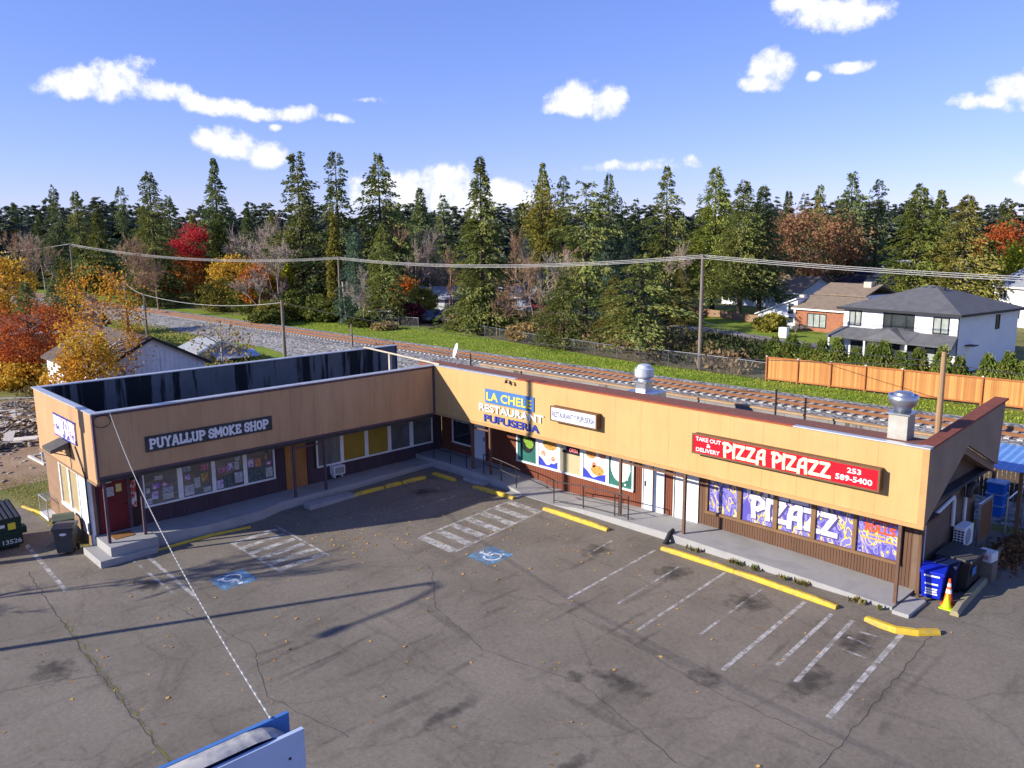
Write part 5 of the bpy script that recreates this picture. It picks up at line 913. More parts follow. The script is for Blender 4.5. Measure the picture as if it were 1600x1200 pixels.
# ================================================================ TREES
def unit(v): return v/np.maximum(np.linalg.norm(v, axis=-1, keepdims=True), 1e-9)
def quads_from(p, d, s, l, w, droop):
    """diamond leaves: base p, direction d, side s, length l, half width w"""
    up = np.array([0, 0, 1.0]); a = p; tip = p+d*l[:, None]-up*(droop*l)[:, None]; m = p+d*(l*.5)[:, None]
    V = np.stack([a, m-s*w[:, None], tip, m+s*w[:, None]], 1).reshape(-1, 3); return V, np.arange(len(V)).reshape(-1, 4)
def tube_np(pts, rad, n=5):
    pts = np.asarray(pts, float); V = []; F = []
    for i, c in enumerate(pts):
        t = unit(pts[min(i+1, len(pts)-1)]-pts[max(i-1, 0)]); a = np.array([0, 0, 1.0]) if abs(t[2]) < .9 else np.array([1.0, 0, 0]); e1 = unit(np.cross(t, a)); e2 = np.cross(t, e1)
        for k in range(n): an = 2*math.pi*k/n; V.append(c+(e1*math.cos(an)+e2*math.sin(an))*rad[i])
    for i in range(len(pts)-1):
        for k in range(n): F.append((i*n+k, i*n+(k+1) % n, (i+1)*n+(k+1) % n, (i+1)*n+k))
    return np.array(V), np.array(F)
def join(parts):
    Vs, Fs, o = [], [], 0
    for V, F in parts:
        if len(V) == 0: continue
        Vs.append(V); Fs.append(F+o); o += len(V)
    return np.concatenate(Vs), np.concatenate(Fs)
def conifer(seed, h=20.0, r=4.2, base=.06, per_m=13, gap=.25, droop=.22, clump=.50, power=.8, kmul=1.0):
    rs = np.random.RandomState(seed); nb = int(h*per_m); t = base+(1-base)*rs.rand(nb)**1.05; t = np.sort(t)
    wob = 1+gap*(np.interp(t*h, np.arange(0, h+2, .9), rs.uniform(-1, 1, len(np.arange(0, h+2, .9)))))
    Lb = r*np.clip(1-t, .0, 1)**power*(.7+.45*rs.rand(nb))*wob*np.clip((t-base)/.08+.55, 0, 1)+.25
    az = rs.uniform(0, 2*math.pi, nb); lob = 1+gap*.8*np.sin(az*2+seed)*np.sin(t*9+seed); Lb *= lob; rise = .18-.45*(1-t)*droop*3
    K = np.maximum(3, (5+9*Lb/r)*kmul*2.1).astype(int); idx = np.repeat(np.arange(nb), K); n = len(idx); s = rs.uniform(.12, 1.0, n)**.8
    d0 = np.stack([np.cos(az), np.sin(az), np.zeros(nb)], 1)[idx]; side = np.stack([-d0[:, 1], d0[:, 0], np.zeros(n)], 1); L = Lb[idx]
    pos = d0*(L*s)[:, None]+side*(rs.normal(0, .13, n)*L*(1.15-s*.6))[:, None]; pos[:, 2] += h*t[idx]+L*s*rise[idx]-droop*L*s*s+rs.normal(0, .12, n)
    lean = np.interp(pos[:, 2], [0, h*.5, h], [0, rs.uniform(-.15, .15), 0]); pos[:, 0] += lean
    fan = rs.uniform(-.9, .9, n); d = d0*np.cos(fan)[:, None]+side*np.sin(fan)[:, None]; d[:, 2] += rs.uniform(-.45, .25, n); d = unit(d); l = clump*(.5+.8*rs.rand(n))*(.55+.5*np.clip(L/r, 0, 1)); w = l*rs.uniform(.17, .30, n)
    up = np.array([0, 0, 1.0]); s1 = unit(np.cross(d, up)); s2 = unit(s1*.35+np.cross(d, s1)); A = quads_from(pos, d, s1, l, w, np.full(n, .18)); B = quads_from(pos, d, s2, l*.9, w*.8, np.full(n, .3))
    V, F = join([A, B]); tz = np.linspace(0, h*.98, 9); tr = np.maximum(.018*h*(1-tz/h)**.9, .02); tv = tube_np(np.stack([np.interp(tz, [0, h], [0, 0]), 0*tz, tz], 1), tr, 7); return tv, (V, F)
def leafy(seed, h, r, z0=.25, n=6000, leaf=.32, form='round', clusters=60, spread=.16, limbs=9, trunk_r=None):
    rs = np.random.RandomState(seed); parts = []; zc = h*(1+z0)/2; hz = h*(1-z0)/2; trunk_r = trunk_r or .02*h
    parts.append(tube_np([(0, 0, 0), (rs.uniform(-.1, .1), rs.uniform(-.1, .1), h*z0), (rs.uniform(-.2, .2), rs.uniform(-.2, .2), h*.85)], [trunk_r, trunk_r*.7, trunk_r*.15], 6))
    C = []
    while len(C) < clusters:
        q = rs.uniform(-1, 1, 3)
        if np.dot(q, q) > 1: continue
        q = unit(q[None])[0]*np.dot(q, q)**.28
        if form == 'column': e = 1-.35*abs(q[2])
        elif form == 'cone': e = .5*(1-q[2])*1.15
        elif form == 'vase': e = .75+.35*q[2]
        else: e = 1.0
        C.append((q[0]*r*e, q[1]*r*e, zc+q[2]*hz))
    C = np.array(C)
    for c in C[rs.permutation(len(C))[:limbs*3]]:
        zs = max(h*z0*.7, min(c[2]-.25*np.hypot(c[0], c[1])-.5, h*.8)); parts.append(tube_np([(0, 0, zs), (c[0]*.5, c[1]*.5, (zs+c[2])/2+.1*h*.2), tuple(c)], [trunk_r*.4, trunk_r*.22, .02], 4))
    m = n; ci = rs.randint(0, len(C), m); sz = rs.uniform(.6, 1.4, len(C)); p = C[ci]+rs.normal(0, 1, (m, 3))*np.array([r*spread, r*spread, hz*spread*.9])*sz[ci][:, None]
    d = unit(rs.normal(0, 1, (m, 3))-np.array([0, 0, .3])); s = unit(np.cross(d, rs.normal(0, 1, (m, 3)))); l = leaf*rs.uniform(.6, 1.4, m); return join(parts), quads_from(p, d, s, l, l*.38, np.zeros(m))
def bare(seed, h, r, levels=4, trunk_r=None, z0=.22, spread=.62, kids=4):
    rs = np.random.RandomState(seed); parts = []; trunk_r = trunk_r or .014*h
    def grow(p, d, L, rad, lv):
        p = np.array(p); q = p+d*L*.55+rs.normal(0, .05*L, 3); e = q+unit(d+np.array([0, 0, .12])+rs.normal(0, .15, 3))*L*.5; parts.append(tube_np([p, q, e], [rad, rad*.75, rad*.5], 5 if lv == levels else 3))
        if lv == 0: return
        k = kids+(3 if lv <= 2 else 1)
        for i in range(k):
            f = rs.uniform(.25, 1.0); b = p+(q-p)*min(1, f*2)+(e-q)*max(0, f*2-1); nd = unit(d+rs.normal(0, spread, 3)+np.array([0, 0, .2])); grow(b, nd, L*rs.uniform(.42, .68), max(rad*.5, .026), lv-1)
    grow((0, 0, 0), unit(np.array([rs.uniform(-.05, .05), rs.uniform(-.05, .05), 1.0])), h*.62, trunk_r, levels)
    V, F = join(parts); k = h/V[:, 2].max(); V = V*np.array([r/max(np.abs(V[:, 0]).max(), .1), r/max(np.abs(V[:, 1]).max(), .1), k]); return V, F
M_BARK = mat('bark', (.10, .075, .055), (.06, .045, .035), 3, .95); M_BARKG = mat('grey_bark', (.42, .37, .32), (.30, .26, .22), 2, .95); M_BIRCH = mat('pale_bark', (.55, .52, .47), (.35, .32, .28), 4, .9); M_TWIG = mat('twig', (.42, .34, .28), (.32, .25, .20), 1, .95); M_TWIG2 = mat('brown_twig', (.42, .27, .17), (.32, .20, .12), 1, .95)
LG = {'fir': leafmat('fir_needles', (0.137, 0.186, 0.051), (0.342, 0.341, 0.097)), 'dark': leafmat('dark_needles', (0.123, 0.176, 0.070), (0.273, 0.310, 0.120)), 'green': leafmat('bright_needles', (0.156, 0.216, 0.042), (0.348, 0.355, 0.081)), 'blue': leafmat('blue_needles', (0.088, 0.154, 0.097), (0.194, 0.270, 0.178)), 'olive': leafmat('olive_needles', (0.168, 0.177, 0.041), (0.364, 0.308, 0.083)),
      'red': leafmat('red_leaves', (.42, .02, .03), (.55, .05, .06), 1.2, .35, .1), 'orange': leafmat('orange_leaves', (.50, .13, .02), (.55, .24, .04), 1.0, .35, .1), 'rust': leafmat('rust_leaves', (.36, .07, .025), (.52, .15, .03), 1.0, .35, .1), 'yellow': leafmat('yellow_leaves', (.55, .30, .03), (.62, .42, .06), 1.0, .35, .1), 'gold': leafmat('gold_leaves', (.55, .22, .02), (.62, .36, .04), 1.0, .35, .1),
      'lime': leafmat('lime_leaves', (.38, .42, .03), (.48, .46, .05), 1.0, .35, .1), 'bush': leafmat('bush_leaves', (.06, .085, .015), (.15, .16, .03), 1.0, .3), 'brown': leafmat('brown_leaves', (.19, .09, .045), (.26, .14, .07), 1.0, .3), 'burg': leafmat('burgundy_leaves', (.14, .02, .04), (.22, .04, .06), 1.0, .3), 'tan': leafmat('tan_leaves', (.30, .20, .08), (.40, .30, .12), 1.0, .3), 'olive2': leafmat('olive_leaves', (.20, .19, .03), (.32, .27, .05), 1.0, .35)}
CACHE = {}
def variant(key, fn):
    if key not in CACHE: CACHE[key] = fn()
    return CACHE[key]
def con_mesh(kind, var):
    P = {'dense': dict(h=20, r=4.2, per_m=24, gap=.28, droop=.24, kmul=1.15, power=1.0), 'old': dict(h=20, r=4.8, per_m=18, gap=.55, droop=.2, clump=.56, power=.72), 'broad': dict(h=20, r=5.6, base=.02, per_m=24, gap=.25, droop=.32, power=.85, kmul=1.2), 'ragged': dict(h=20, r=4.5, base=.22, per_m=9, gap=.6, droop=.3, power=.5, clump=.62), 'lifted': dict(h=20, r=5.6, base=.20, per_m=24, gap=.3, droop=.32, power=.72, kmul=1.2), 'thin': dict(h=20, r=3.2, base=.1, per_m=14, power=.95, gap=.5, droop=.2), 'young': dict(h=3.0, r=.85, base=.02, per_m=75, gap=.2, droop=-.15, clump=.28, power=1.05)}[kind]
    (tv, tf), (cv, cf) = conifer(hash_seed(kind, var), **P); return np_mesh('trunk', tv, tf, M_BARK), np_mesh('crown', cv, cf), P['h'], P['r']
def hash_seed(kind, var): return sum(ord(c) for c in kind)*7+var*131
def place_tree(name, label, base, rz, sx, sz, trunk, crown, lm, group, cat='tree'):
    o = empty(name, base, label, cat, group, rz); o.scale = (sx, sx, sz)
    link('trunk', trunk, o)
    c = link('crown', crown, o)
    if lm is not None:
        if not c.data.materials: c.data.materials.append(None)
        c.material_slots[0].link = 'OBJECT'; c.material_slots[0].material = lm
    return o
GC = 'evergreen trees behind the railway'
def con(u, vt, dist, r, kind, col, label, var=0, name='conifer_tree'):
    b, h = spot(u, dist, vt); tr, cr, h0, r0 = variant((kind, var), lambda: con_mesh(kind, var)); return place_tree(name, label, (b.x, b.y, gz(b.y)-.1), random.uniform(0, 6.28), r/r0, (h-gz(b.y)+.1)/h0, tr, cr, LG[col], GC)
for a in [(20, 318, 190, 4.2, 'dense', 'dark', 'small dark fir at the left edge of the skyline', 0), (82, 289, 170, 4.4, 'old', 'dark', 'tall dark fir, first high point from the left of the skyline', 0), (117, 297, 162, 4.0, 'thin', 'fir', 'slim fir just right of the first tall one on the left skyline', 1), (150, 320, 168, 4.4, 'dense', 'fir', 'blunt fir between the two left skyline peaks', 1),
          (187, 292, 166, 4.2, 'old', 'dark', 'spindly dark fir left of the broad green fir', 1), (231, 268, 132, 6.6, 'broad', 'fir', 'broad full green fir above the left utility pole', 0), (262, 304, 150, 4.0, 'thin', 'dark', 'thin fir with bare tip right of the broad green fir', 0), (333, 249, 140, 5.6, 'dense', 'dark', 'dark pointed fir rising behind the crimson maple', 2),
          (385, 325, 165, 4.5, 'dense', 'dark', 'low dark fir between the pointed fir and the craggy pair', 0), (463, 238, 120, 6.2, 'old', 'fir', 'craggy old fir with long side branches under the low cloud', 2), (523, 238, 118, 5.8, 'old', 'dark', 'tall feathery fir right of the craggy old one', 3), (590, 240, 120, 5.6, 'old', 'fir', 'tall open fir standing against the white cloud', 4), (656, 294, 130, 4.6, 'dense', 'dark', 'blunt fir right of the white cloud fir', 3), (692, 304, 136, 4.0, 'thin', 'dark', 'thin fir left of the great near fir', 2),
          (750, 247, 92, 4.8, 'dense', 'fir', 'great full fir near the middle reaching down to the brush', 4), (848, 254, 122, 4.2, 'dense', 'fir', 'pointed fir behind the tall yellowish tree', 0), (880, 275, 126, 3.6, 'thin', 'dark', 'dark narrow fir right of the yellowish tree', 1), (916, 282, 87, 4.2, 'ragged', 'fir', 'ragged near fir with mossy green trunk right of middle', 0), (952, 272, 118, 4.0, 'old', 'dark', 'dark twin-topped fir right of the ragged near fir', 0), (993, 311, 128, 3.8, 'thin', 'dark', 'thin fir left of the tall irregular fir', 0),
          (1043, 261, 114, 4.8, 'old', 'fir', 'tall irregular fir under the long wispy cloud', 1), (1120, 262, 112, 6.2, 'lifted', 'green', 'leftmost of three big evergreens above the middle utility pole', 1), (1163, 284, 106, 5.8, 'lifted', 'fir', 'middle of three big evergreens above the middle utility pole', 2), (1194, 291, 108, 5.2, 'lifted', 'dark', 'rightmost of three big evergreens above the middle utility pole', 1), (1233, 299, 138, 4.4, 'dense', 'dark', 'dark fir left of the russet rounded tree', 2),
          (1258, 302, 152, 3.8, 'thin', 'dark', 'first small fir behind the russet rounded tree', 1), (1283, 287, 148, 3.8, 'thin', 'fir', 'second small fir behind the russet rounded tree', 2), (1333, 269, 124, 5.0, 'old', 'dark', 'tallest dark fir right of the russet rounded tree', 2), (1375, 281, 126, 4.4, 'old', 'dark', 'dark narrow fir left of the big bright evergreen', 3), (1440, 287, 100, 6.4, 'broad', 'green', 'big bright evergreen behind the grey hip roof', 0),
          (1472, 297, 114, 4.6, 'dense', 'fir', 'pointed fir just right of the big bright evergreen', 3), (1513, 305, 97, 6.4, 'broad', 'olive', 'wide grey-green evergreen above the right end of the hip roof', 2), (1575, 308, 122, 3.8, 'thin', 'fir', 'thin pine at the right edge of the skyline', 2), (1003, 398, 72, 4.0, 'ragged', 'fir', 'ragged low fir with bare trunk behind the track fence', 1), (880, 432, 80, 3.8, 'broad', 'fir', 'bushy low evergreen below the ragged near fir', 1), (960, 430, 78, 3.2, 'broad', 'olive', 'olive bushy evergreen left of the bare-trunk fir', 2),
          (552, 352, 104, 3.6, 'broad', 'blue', 'blue-green spruce above the grey gabled house', 1), (597, 350, 102, 4.2, 'broad', 'fir', 'dark dense evergreen right of the blue-green spruce', 0), (945, 350, 106, 4.4, 'broad', 'blue', 'drooping bluish cedar under the twin-topped fir', 2), (985, 372, 100, 4.0, 'broad', 'blue', 'drooping bluish cedar left of the long wires pole', 0), (1062, 418, 100, 3.2, 'broad', 'olive', 'shaggy olive evergreen beside the middle utility pole', 1), (815, 318, 128, 4, 'dense', 'dark', 'dark fir right of the great near fir', 2),
          (650, 405, 130, 3.4, 'broad', 'fir', 'low dark evergreen beside the small orange maple', 2), (718, 385, 130, 3.4, 'broad', 'fir', 'leafy low evergreen left of the great near fir', 0), (1550, 375, 105, 3.4, 'dense', 'green', 'green fir in front of the rusty tree on the right', 0), (38, 440, 86, 3.0, 'broad', 'dark', 'low dark cedar behind the rust maple on the left', 2), (78, 446, 84, 3.0, 'broad', 'dark', 'dark rounded cedar right of the rust maple', 1), (100, 462, 80, 2.4, 'broad', 'dark', 'small dark cedar left of the golden birch', 0), (98, 405, 125, 3.0, 'broad', 'olive', 'yellowish evergreen left of the leftmost tall pole', 2),
          (1310, 330, 150, 4.4, 'dense', 'dark', 'low dark fir behind the brick fronted house', 4), (300, 335, 160, 4.2, 'dense', 'fir', 'low fir between broad green fir and pointed fir', 4), (425, 330, 150, 4.4, 'dense', 'fir', 'low fir left of the craggy old fir', 2), (60, 330, 200, 4.6, 'dense', 'dark', 'low fir between the left edge and first tall fir', 3)]:
    _ci = globals().get('_ci', 0)+1; con(*a[:7], var=_ci % 6)
# young cypress row behind the wooden fence
for i, u in enumerate((1209, 1236, 1259, 1284, 1309, 1337, 1361, 1381, 1409, 1437, 1473, 1500, 1545, 1578, 1599)):
    ordn = ['first', 'second', 'third', 'fourth', 'fifth', 'sixth', 'seventh', 'eighth', 'ninth', 'tenth', 'eleventh', 'twelfth', 'thirteenth', 'fourteenth', 'fifteenth'][i]
    v = [520, 518, 521, 526, 524, 517, 518, 529, 520, 530, 540, 536, 549, 542, 548][i]; x = 1.9+(u-1337)*.0535; d = ray(u, 560); t = (37.5-CAM[1])/d[1]; bx = CAM[0]+d[0]*t; hh = 2.55+.35*math.sin(i*2.1); tr, cr, h0, r0 = variant(('young', i % 4), lambda: con_mesh('young', i % 4))
    o = place_tree('young_cypress', '%s young cypress from the left in the row behind the wooden fence' % ordn, (bx, 37.5, -.05), i*1.3, 0.86+.08*math.sin(i), (hh+.1)/h0, tr, cr, LG['green'], 'young cypresses behind the wooden fence')
# leafy and bare trees
GD = 'autumn trees'
def lf(u, vt, dist, r, col, label, name='autumn_tree', z0=.25, n=5000, leaf=.34, form='round', clusters=60, bark=None, seed=None, spread=.16, cat='tree', grp=GD):
    b, h = spot(u, dist, vt); zg = gz(b.y); (tv, tf), (cv, cf) = leafy(seed or int(u+vt), h-zg, r, z0, n, leaf, form, clusters, spread); return place_tree(name, label, (b.x, b.y, zg-.05), 0, 1, 1, np_mesh('trunk', tv, tf, bark or M_BARK), np_mesh('crown', cv, cf, LG[col]), None, grp, cat)
lf(300, 356, 142, 4.5, 'red', 'crimson topped maple above the small orange trees on the left', n=5000, z0=.45, clusters=50); lf(303, 402, 140, 4.6, 'orange', 'orange leafy tree directly under the crimson maple', n=4000, z0=.2)
lf(42, 464, 63, 3.2, 'rust', 'rust red maple at the left edge behind the yard', n=7000, leaf=.17, z0=.25, clusters=90, spread=.14); lf(150, 422, 51, 2.5, 'gold', 'golden birch in front of the white barn', n=6000, leaf=.145, z0=.12, clusters=90, bark=M_BARKG, spread=.14); lf(100, 556, 47, 1.5, 'gold', 'low golden shrub at the foot of the golden birch', n=2600, z0=.03, leaf=.17); lf(132, 508, 48, 1.4, 'yellow', 'yellow sapling crowded against the golden birch', n=2200, leaf=.22, z0=.15, clusters=60)
lf(365, 402, 128, 3.6, 'yellow', 'bright yellow tree left of the lime poplar', n=4000); lf(405, 418, 118, 3.2, 'orange', 'orange tree just left of the lime poplar', n=3500); lf(443, 404, 120, 1.9, 'lime', 'slim lime yellow poplar left of the grey gabled house', form='column', n=3500, z0=.12); lf(520, 340, 112, 1.3, 'olive2', 'narrow olive yellow cypress beside the blue-green spruce', form='cone', n=4000, z0=.1)
lf(247, 422, 140, 3.6, 'orange', 'small orange red tree left of the crimson maple', n=3500, z0=.15); lf(632, 436, 112, 1.8, 'orange', 'small bright orange maple left of the great near fir', n=2500, z0=.25); lf(655, 450, 108, 2.0, 'olive2', 'small olive tree beside the bright orange maple', n=2500, z0=.2); lf(642, 470, 104, 1.4, 'burg', 'small burgundy shrub tree below the orange maple', n=2000, z0=.05)
lf(1270, 332, 126, 7.4, 'brown', 'large russet rounded tree behind the brick fronted house', n=8000, z0=.2, clusters=120, leaf=.4); lf(1568, 345, 112, 3.4, 'rust', 'rusty orange tree on the right above the far white house', n=3500, z0=.35); lf(1588, 372, 100, 3.0, 'lime', 'yellow green tree at the right edge above the far white house', form='cone', n=3500, z0=.1)
lf(4, 402, 92, 3.0, 'yellow', 'yellow tree at the far left edge', n=3500); lf(30, 570, 62, 2.0, 'yellow', 'yellow bush under the rust maple', n=3000, z0=.05, leaf=.24); lf(846, 292, 112, 3.0, 'olive2', 'tall thin yellowish tree right of the great near fir', n=3500, z0=.4, form='vase', spread=.2); lf(342, 500, 58, 2.2, 'tan', 'nearly bare yellow sapling behind the shed', n=500, z0=.35, leaf=.2, bark=M_BARKG)
lf(342, 345, 138, 1.6, 'bush', 'ivy covered trunk right of the crimson maple', n=3000, z0=.15, form='column'); lf(8, 560, 63, 2.2, 'orange', 'orange hedge plant at the left edge of the yard', n=2500, z0=.05); lf(98, 572, 60, 1.3, 'yellow', 'low yellow shrub between rust maple and golden birch', n=2500, z0=.02, leaf=.22)
GB = 'rounded bushes'
for u, vt, d, r, c, lb in [(345, 438, 125, 3.6, 'olive2', 'big rounded olive bush beside the rail bend'), (398, 432, 118, 3.4, 'bush', 'tall green bush right of the big rounded olive bush'), (470, 455, 112, 3.4, 'bush', 'dark green bush in front of the brown roofed cottage'), (430, 470, 108, 2.4, 'olive2', 'small yellowish bush under the lime poplar'), (1205, 492, 92, 1.5, 'olive2', 'small clipped tree in front of the split-level house'), (565, 495, 101, 1.6, 'bush', 'bright green shrub left of the dark shed'), (505, 470, 108, 2.6, 'bush', 'bush left of the grey gabled house'), (420, 485, 104, 2.2, 'bush', 'low green bush by the near short pole'), (1345, 440, 150, 3.0, 'bush', 'clipped hedge tree behind the chimney')
                           , (820, 505, 86, 1.8, 'tan', 'tan shrub below the two pale birches'), (600, 505, 98, 1.4, 'tan', 'tan weedy shrub by the dark shed')]: lf(u, vt, d, r, c, lb, 'bush', .02, 4500, .30, 'round', 70, cat='bush', grp=GB, spread=.14)
GBARE = 'bare trees'
def br(u, vt, dist, r, label, m=M_TWIG, seed=0, levels=4):
    b, h = spot(u, dist, vt); key = ('bare', seed % 6, levels); V, F = variant(key, lambda: bare(40+seed % 6, 10.0, 3.5, levels)); h -= gz(b.y)
    me = variant(('bm', seed % 6, levels, m.name), lambda: np_mesh('branches', V, F, m)); o = link('bare_tree', me, None, (b.x, b.y, gz(b.y)-.05), random.uniform(0, 6)); o.scale = (r/3.5, r/3.5, h/10.0); return tag(o, label, 'tree', GBARE)
for i, a in enumerate([(205, 362, 130, 5.0, 'tan bare tree left of the broad fir trunk', M_TWIG2), (60, 352, 140, 4.5, 'grey brown bare tree at left under the fir skyline', M_TWIG), (12, 358, 130, 4.2, 'bare brown tree at the far left edge', M_TWIG2), (385, 345, 136, 5.0, 'greyish bare tree right of the ivy trunk', M_TWIG), (412, 338, 130, 4.6, 'bare grey tree left of the craggy fir trunk', M_TWIG), (450, 330, 126, 5.0, 'pale bare tree under the craggy old fir', M_TWIG), (480, 365, 122, 4.0, 'low bare tree under the feathery fir', M_TWIG), (645, 355, 118, 4.6, 'bare tan tree right of the dark dense evergreen', M_TWIG), (675, 350, 122, 4.8, 'second bare tan tree right of the dark dense evergreen', M_TWIG), (700, 372, 116, 3.6, 'bare tree hugging the left side of the great near fir', M_TWIG2),
          (822, 360, 94, 3.6, 'left of two pale trunked bare birches', M_BARKG), (862, 378, 92, 3.4, 'right of two pale trunked bare birches', M_BARKG), (800, 350, 112, 4.0, 'brown bare tree right of the great near fir', M_TWIG2), (885, 370, 110, 4.0, 'reddish bare tree behind the pale birches', M_TWIG2), (610, 340, 122, 4.4, 'reddish bare tree behind the dark dense evergreen', M_TWIG2), (1050, 365, 112, 3.6, 'bare tree left of the three big evergreens', M_TWIG), (1245, 500, 90, 1.6, 'small bare tree before the split-level house porch', M_BARKG), (560, 430, 104, 2.6, 'pale dead branching trunk behind the tall twin pole', M_BIRCH), (215, 380, 134, 4.0, 'second tan bare tree near the left rail bend', M_TWIG2), (775, 440, 90, 2.6, 'brown bare shrub tree right of the great fir foot', M_TWIG2), (395, 372, 112, 5.0, 'broad grey bare tree behind the lime poplar', M_TWIG), (432, 362, 114, 4.6, 'grey bare tree just behind the lime poplar top', M_TWIG), (660, 372, 128, 5.4, 'broad pale bare tree over the sage house', M_TWIG), (692, 390, 128, 4.4, 'pale bare tree between sage house and great fir', M_TWIG), (835, 385, 88, 4.6, 'wide brown bare tree among the pale birches', M_TWIG2), (240, 385, 120, 4.0, 'tan bare tree in front of the broad green fir', M_TWIG2), (30, 372, 112, 4.5, 'tan bare tree above the rust maple', M_TWIG2), (1000, 385, 100, 3.6, 'grey bare tree behind the bare-trunk fir', M_TWIG), (565, 410, 99, 2.6, 'grey bare tree in front of the blue-green spruce', M_TWIG)]): br(*a[:5], m=a[5], seed=i)
# off to the left, out of view: bare street tree whose shadow streaks the lot
V, F = variant(('bare', 2, 4), lambda: bare(42, 10.0, 3.5, 4)); o = link('bare_tree', np_mesh('branches', V, F, M_TWIG2), None, (-3.5, -27, gz(-27))); o.scale = (1.1, 1.1, .85); tag(o, 'bare street tree standing left of the lot entrance', 'tree', GBARE)
# far wood, one mass of conifers
def far_wood():
    rs = np.random.RandomState(11); parts = []
    base = [conifer(500+i, 20, 4.4, .04, 5, .35, .22, 1.3, .75)[1] for i in range(5)]
    for i in range(300):
        u = -60+1720*(i+.5*rs.rand())/300; dist = rs.uniform(185, 300); vt = 372-rs.uniform(24, 60)*(1.1 if 60 < u < 200 or u > 1200 else .95); b, h = spot(u, dist, vt); V, F = base[i % 5]; a = rs.uniform(0, 6.28); c, s = math.cos(a), math.sin(a); k = h/20; kr = rs.uniform(1.3, 2.0); W_ = np.stack([(V[:, 0]*c-V[:, 1]*s)*kr+b.x, (V[:, 0]*s+V[:, 1]*c)*kr+b.y, V[:, 2]*k-.2], 1); parts.append((W_, F))
    V, F = join(parts); o = link('far_wood', np_mesh('far_wood', V, F, leafmat('far_needles', (.125, .155, .115), (.20, .225, .15), .12, .2, 0))); tag(o, 'dark evergreen wood closing the view behind the single trees', 'wood', None, 'stuff')  # needle colour raised and kept bluish to stand in for distance haze
    rs = np.random.RandomState(12); n = 26000; u = rs.uniform(-80, 1680, n); dist = rs.uniform(150, 205, n); dist = np.where(u < 240, dist+75, dist); P = []
    dirs = np.stack([_F+_R*(x-800)/FPX for x in u]); X = CAM[0]+dirs[:, 0]*dist; Y = CAM[1]+dirs[:, 1]*dist; top = 4.5+2.5*np.sin(u*.031)+2*np.sin(u*.083+1); z = rs.rand(n)**.8*np.maximum(top, 1.5)
    p = np.stack([X, Y, z], 1); d = unit(rs.normal(0, 1, (n, 3))); s = unit(np.cross(d, rs.normal(0, 1, (n, 3)))); l = rs.uniform(.5, 1.1, n); V, F = quads_from(p, d, s, l, l*.4, np.zeros(n)); o = link('far_understorey', np_mesh('far_understorey', V, F, leafmat('far_brush', (.12, .11, .05), (.26, .19, .11), .10, .2, 0))); tag(o, 'brown and green undergrowth along the foot of the wood', 'undergrowth', None, 'stuff')
far_wood()
# brush behind the track fence
def brush(name, label, polys, n, leaf, hmax, m, seed):
    rs = np.random.RandomState(seed); P = []
    for (x0, y0, x1, y1, wdt), k in polys:
        c = rs.rand(k, 2); cx = x0+(x1-x0)*c[:, 0]; cy = y0+(y1-y0)*c[:, 0]+wdt*c[:, 1]; hh = hmax*rs.uniform(.35, 1, k); nn = n//k//len(polys)+1
        for a, b, h in zip(cx, cy, hh): q = rs.normal(0, 1, (nn, 3)); q[:, :2] *= .55*h**.5; P.append(np.stack([a+q[:, 0], b+q[:, 1], np.abs(rs.beta(1.3, 1.6, nn))*h], 1))
    p = np.concatenate(P); n = len(p); d = unit(rs.normal(0, 1, (n, 3))+np.array([0, 0, .8])); s = unit(np.cross(d, rs.normal(0, 1, (n, 3)))); l = leaf*rs.uniform(.5, 1.5, n); V, F = quads_from(p, d, s, l, l*.22, np.zeros(n)); o = link(name, np_mesh(name, V, F, m)); return tag(o, label, 'undergrowth', None, 'stuff')
brush('brush', 'olive and brown brush behind the track fence', [((-9, 34.5, -30, 37, 12), 130), ((-30, 37, -48, 42, 8), 80)], 26000, .30, 1.8, leafmat('brush_olive', (.08, .09, .025), (.18, .15, .06), .3, .25, 0), 1)
brush('dry_brush', 'dry tan stems behind the track fence', [((-3, 33.6, -50, 41, 6), 120)], 12000, .5, 1.5, leafmat('brush_tan', (.24, .17, .09), (.30, .20, .10), .3, .25, 0), 2)
brush('dark_brush', 'dark green broom left of the young cypresses', [((-1, 36, -13, 38, 6), 60)], 11000, .35, 1.9, leafmat('brush_dark', (.03, .045, .015), (.07, .085, .025), .3, .25, 0), 3)
brush('yard_brush', 'green and brown weeds along the far side of the dirt yard', [((-34, -9.5, -20, -7.5, 2.5), 50)], 9000, .25, 1.3, leafmat('brush_yard', (.07, .09, .02), (.20, .15, .05), .4, .25, 0), 4)
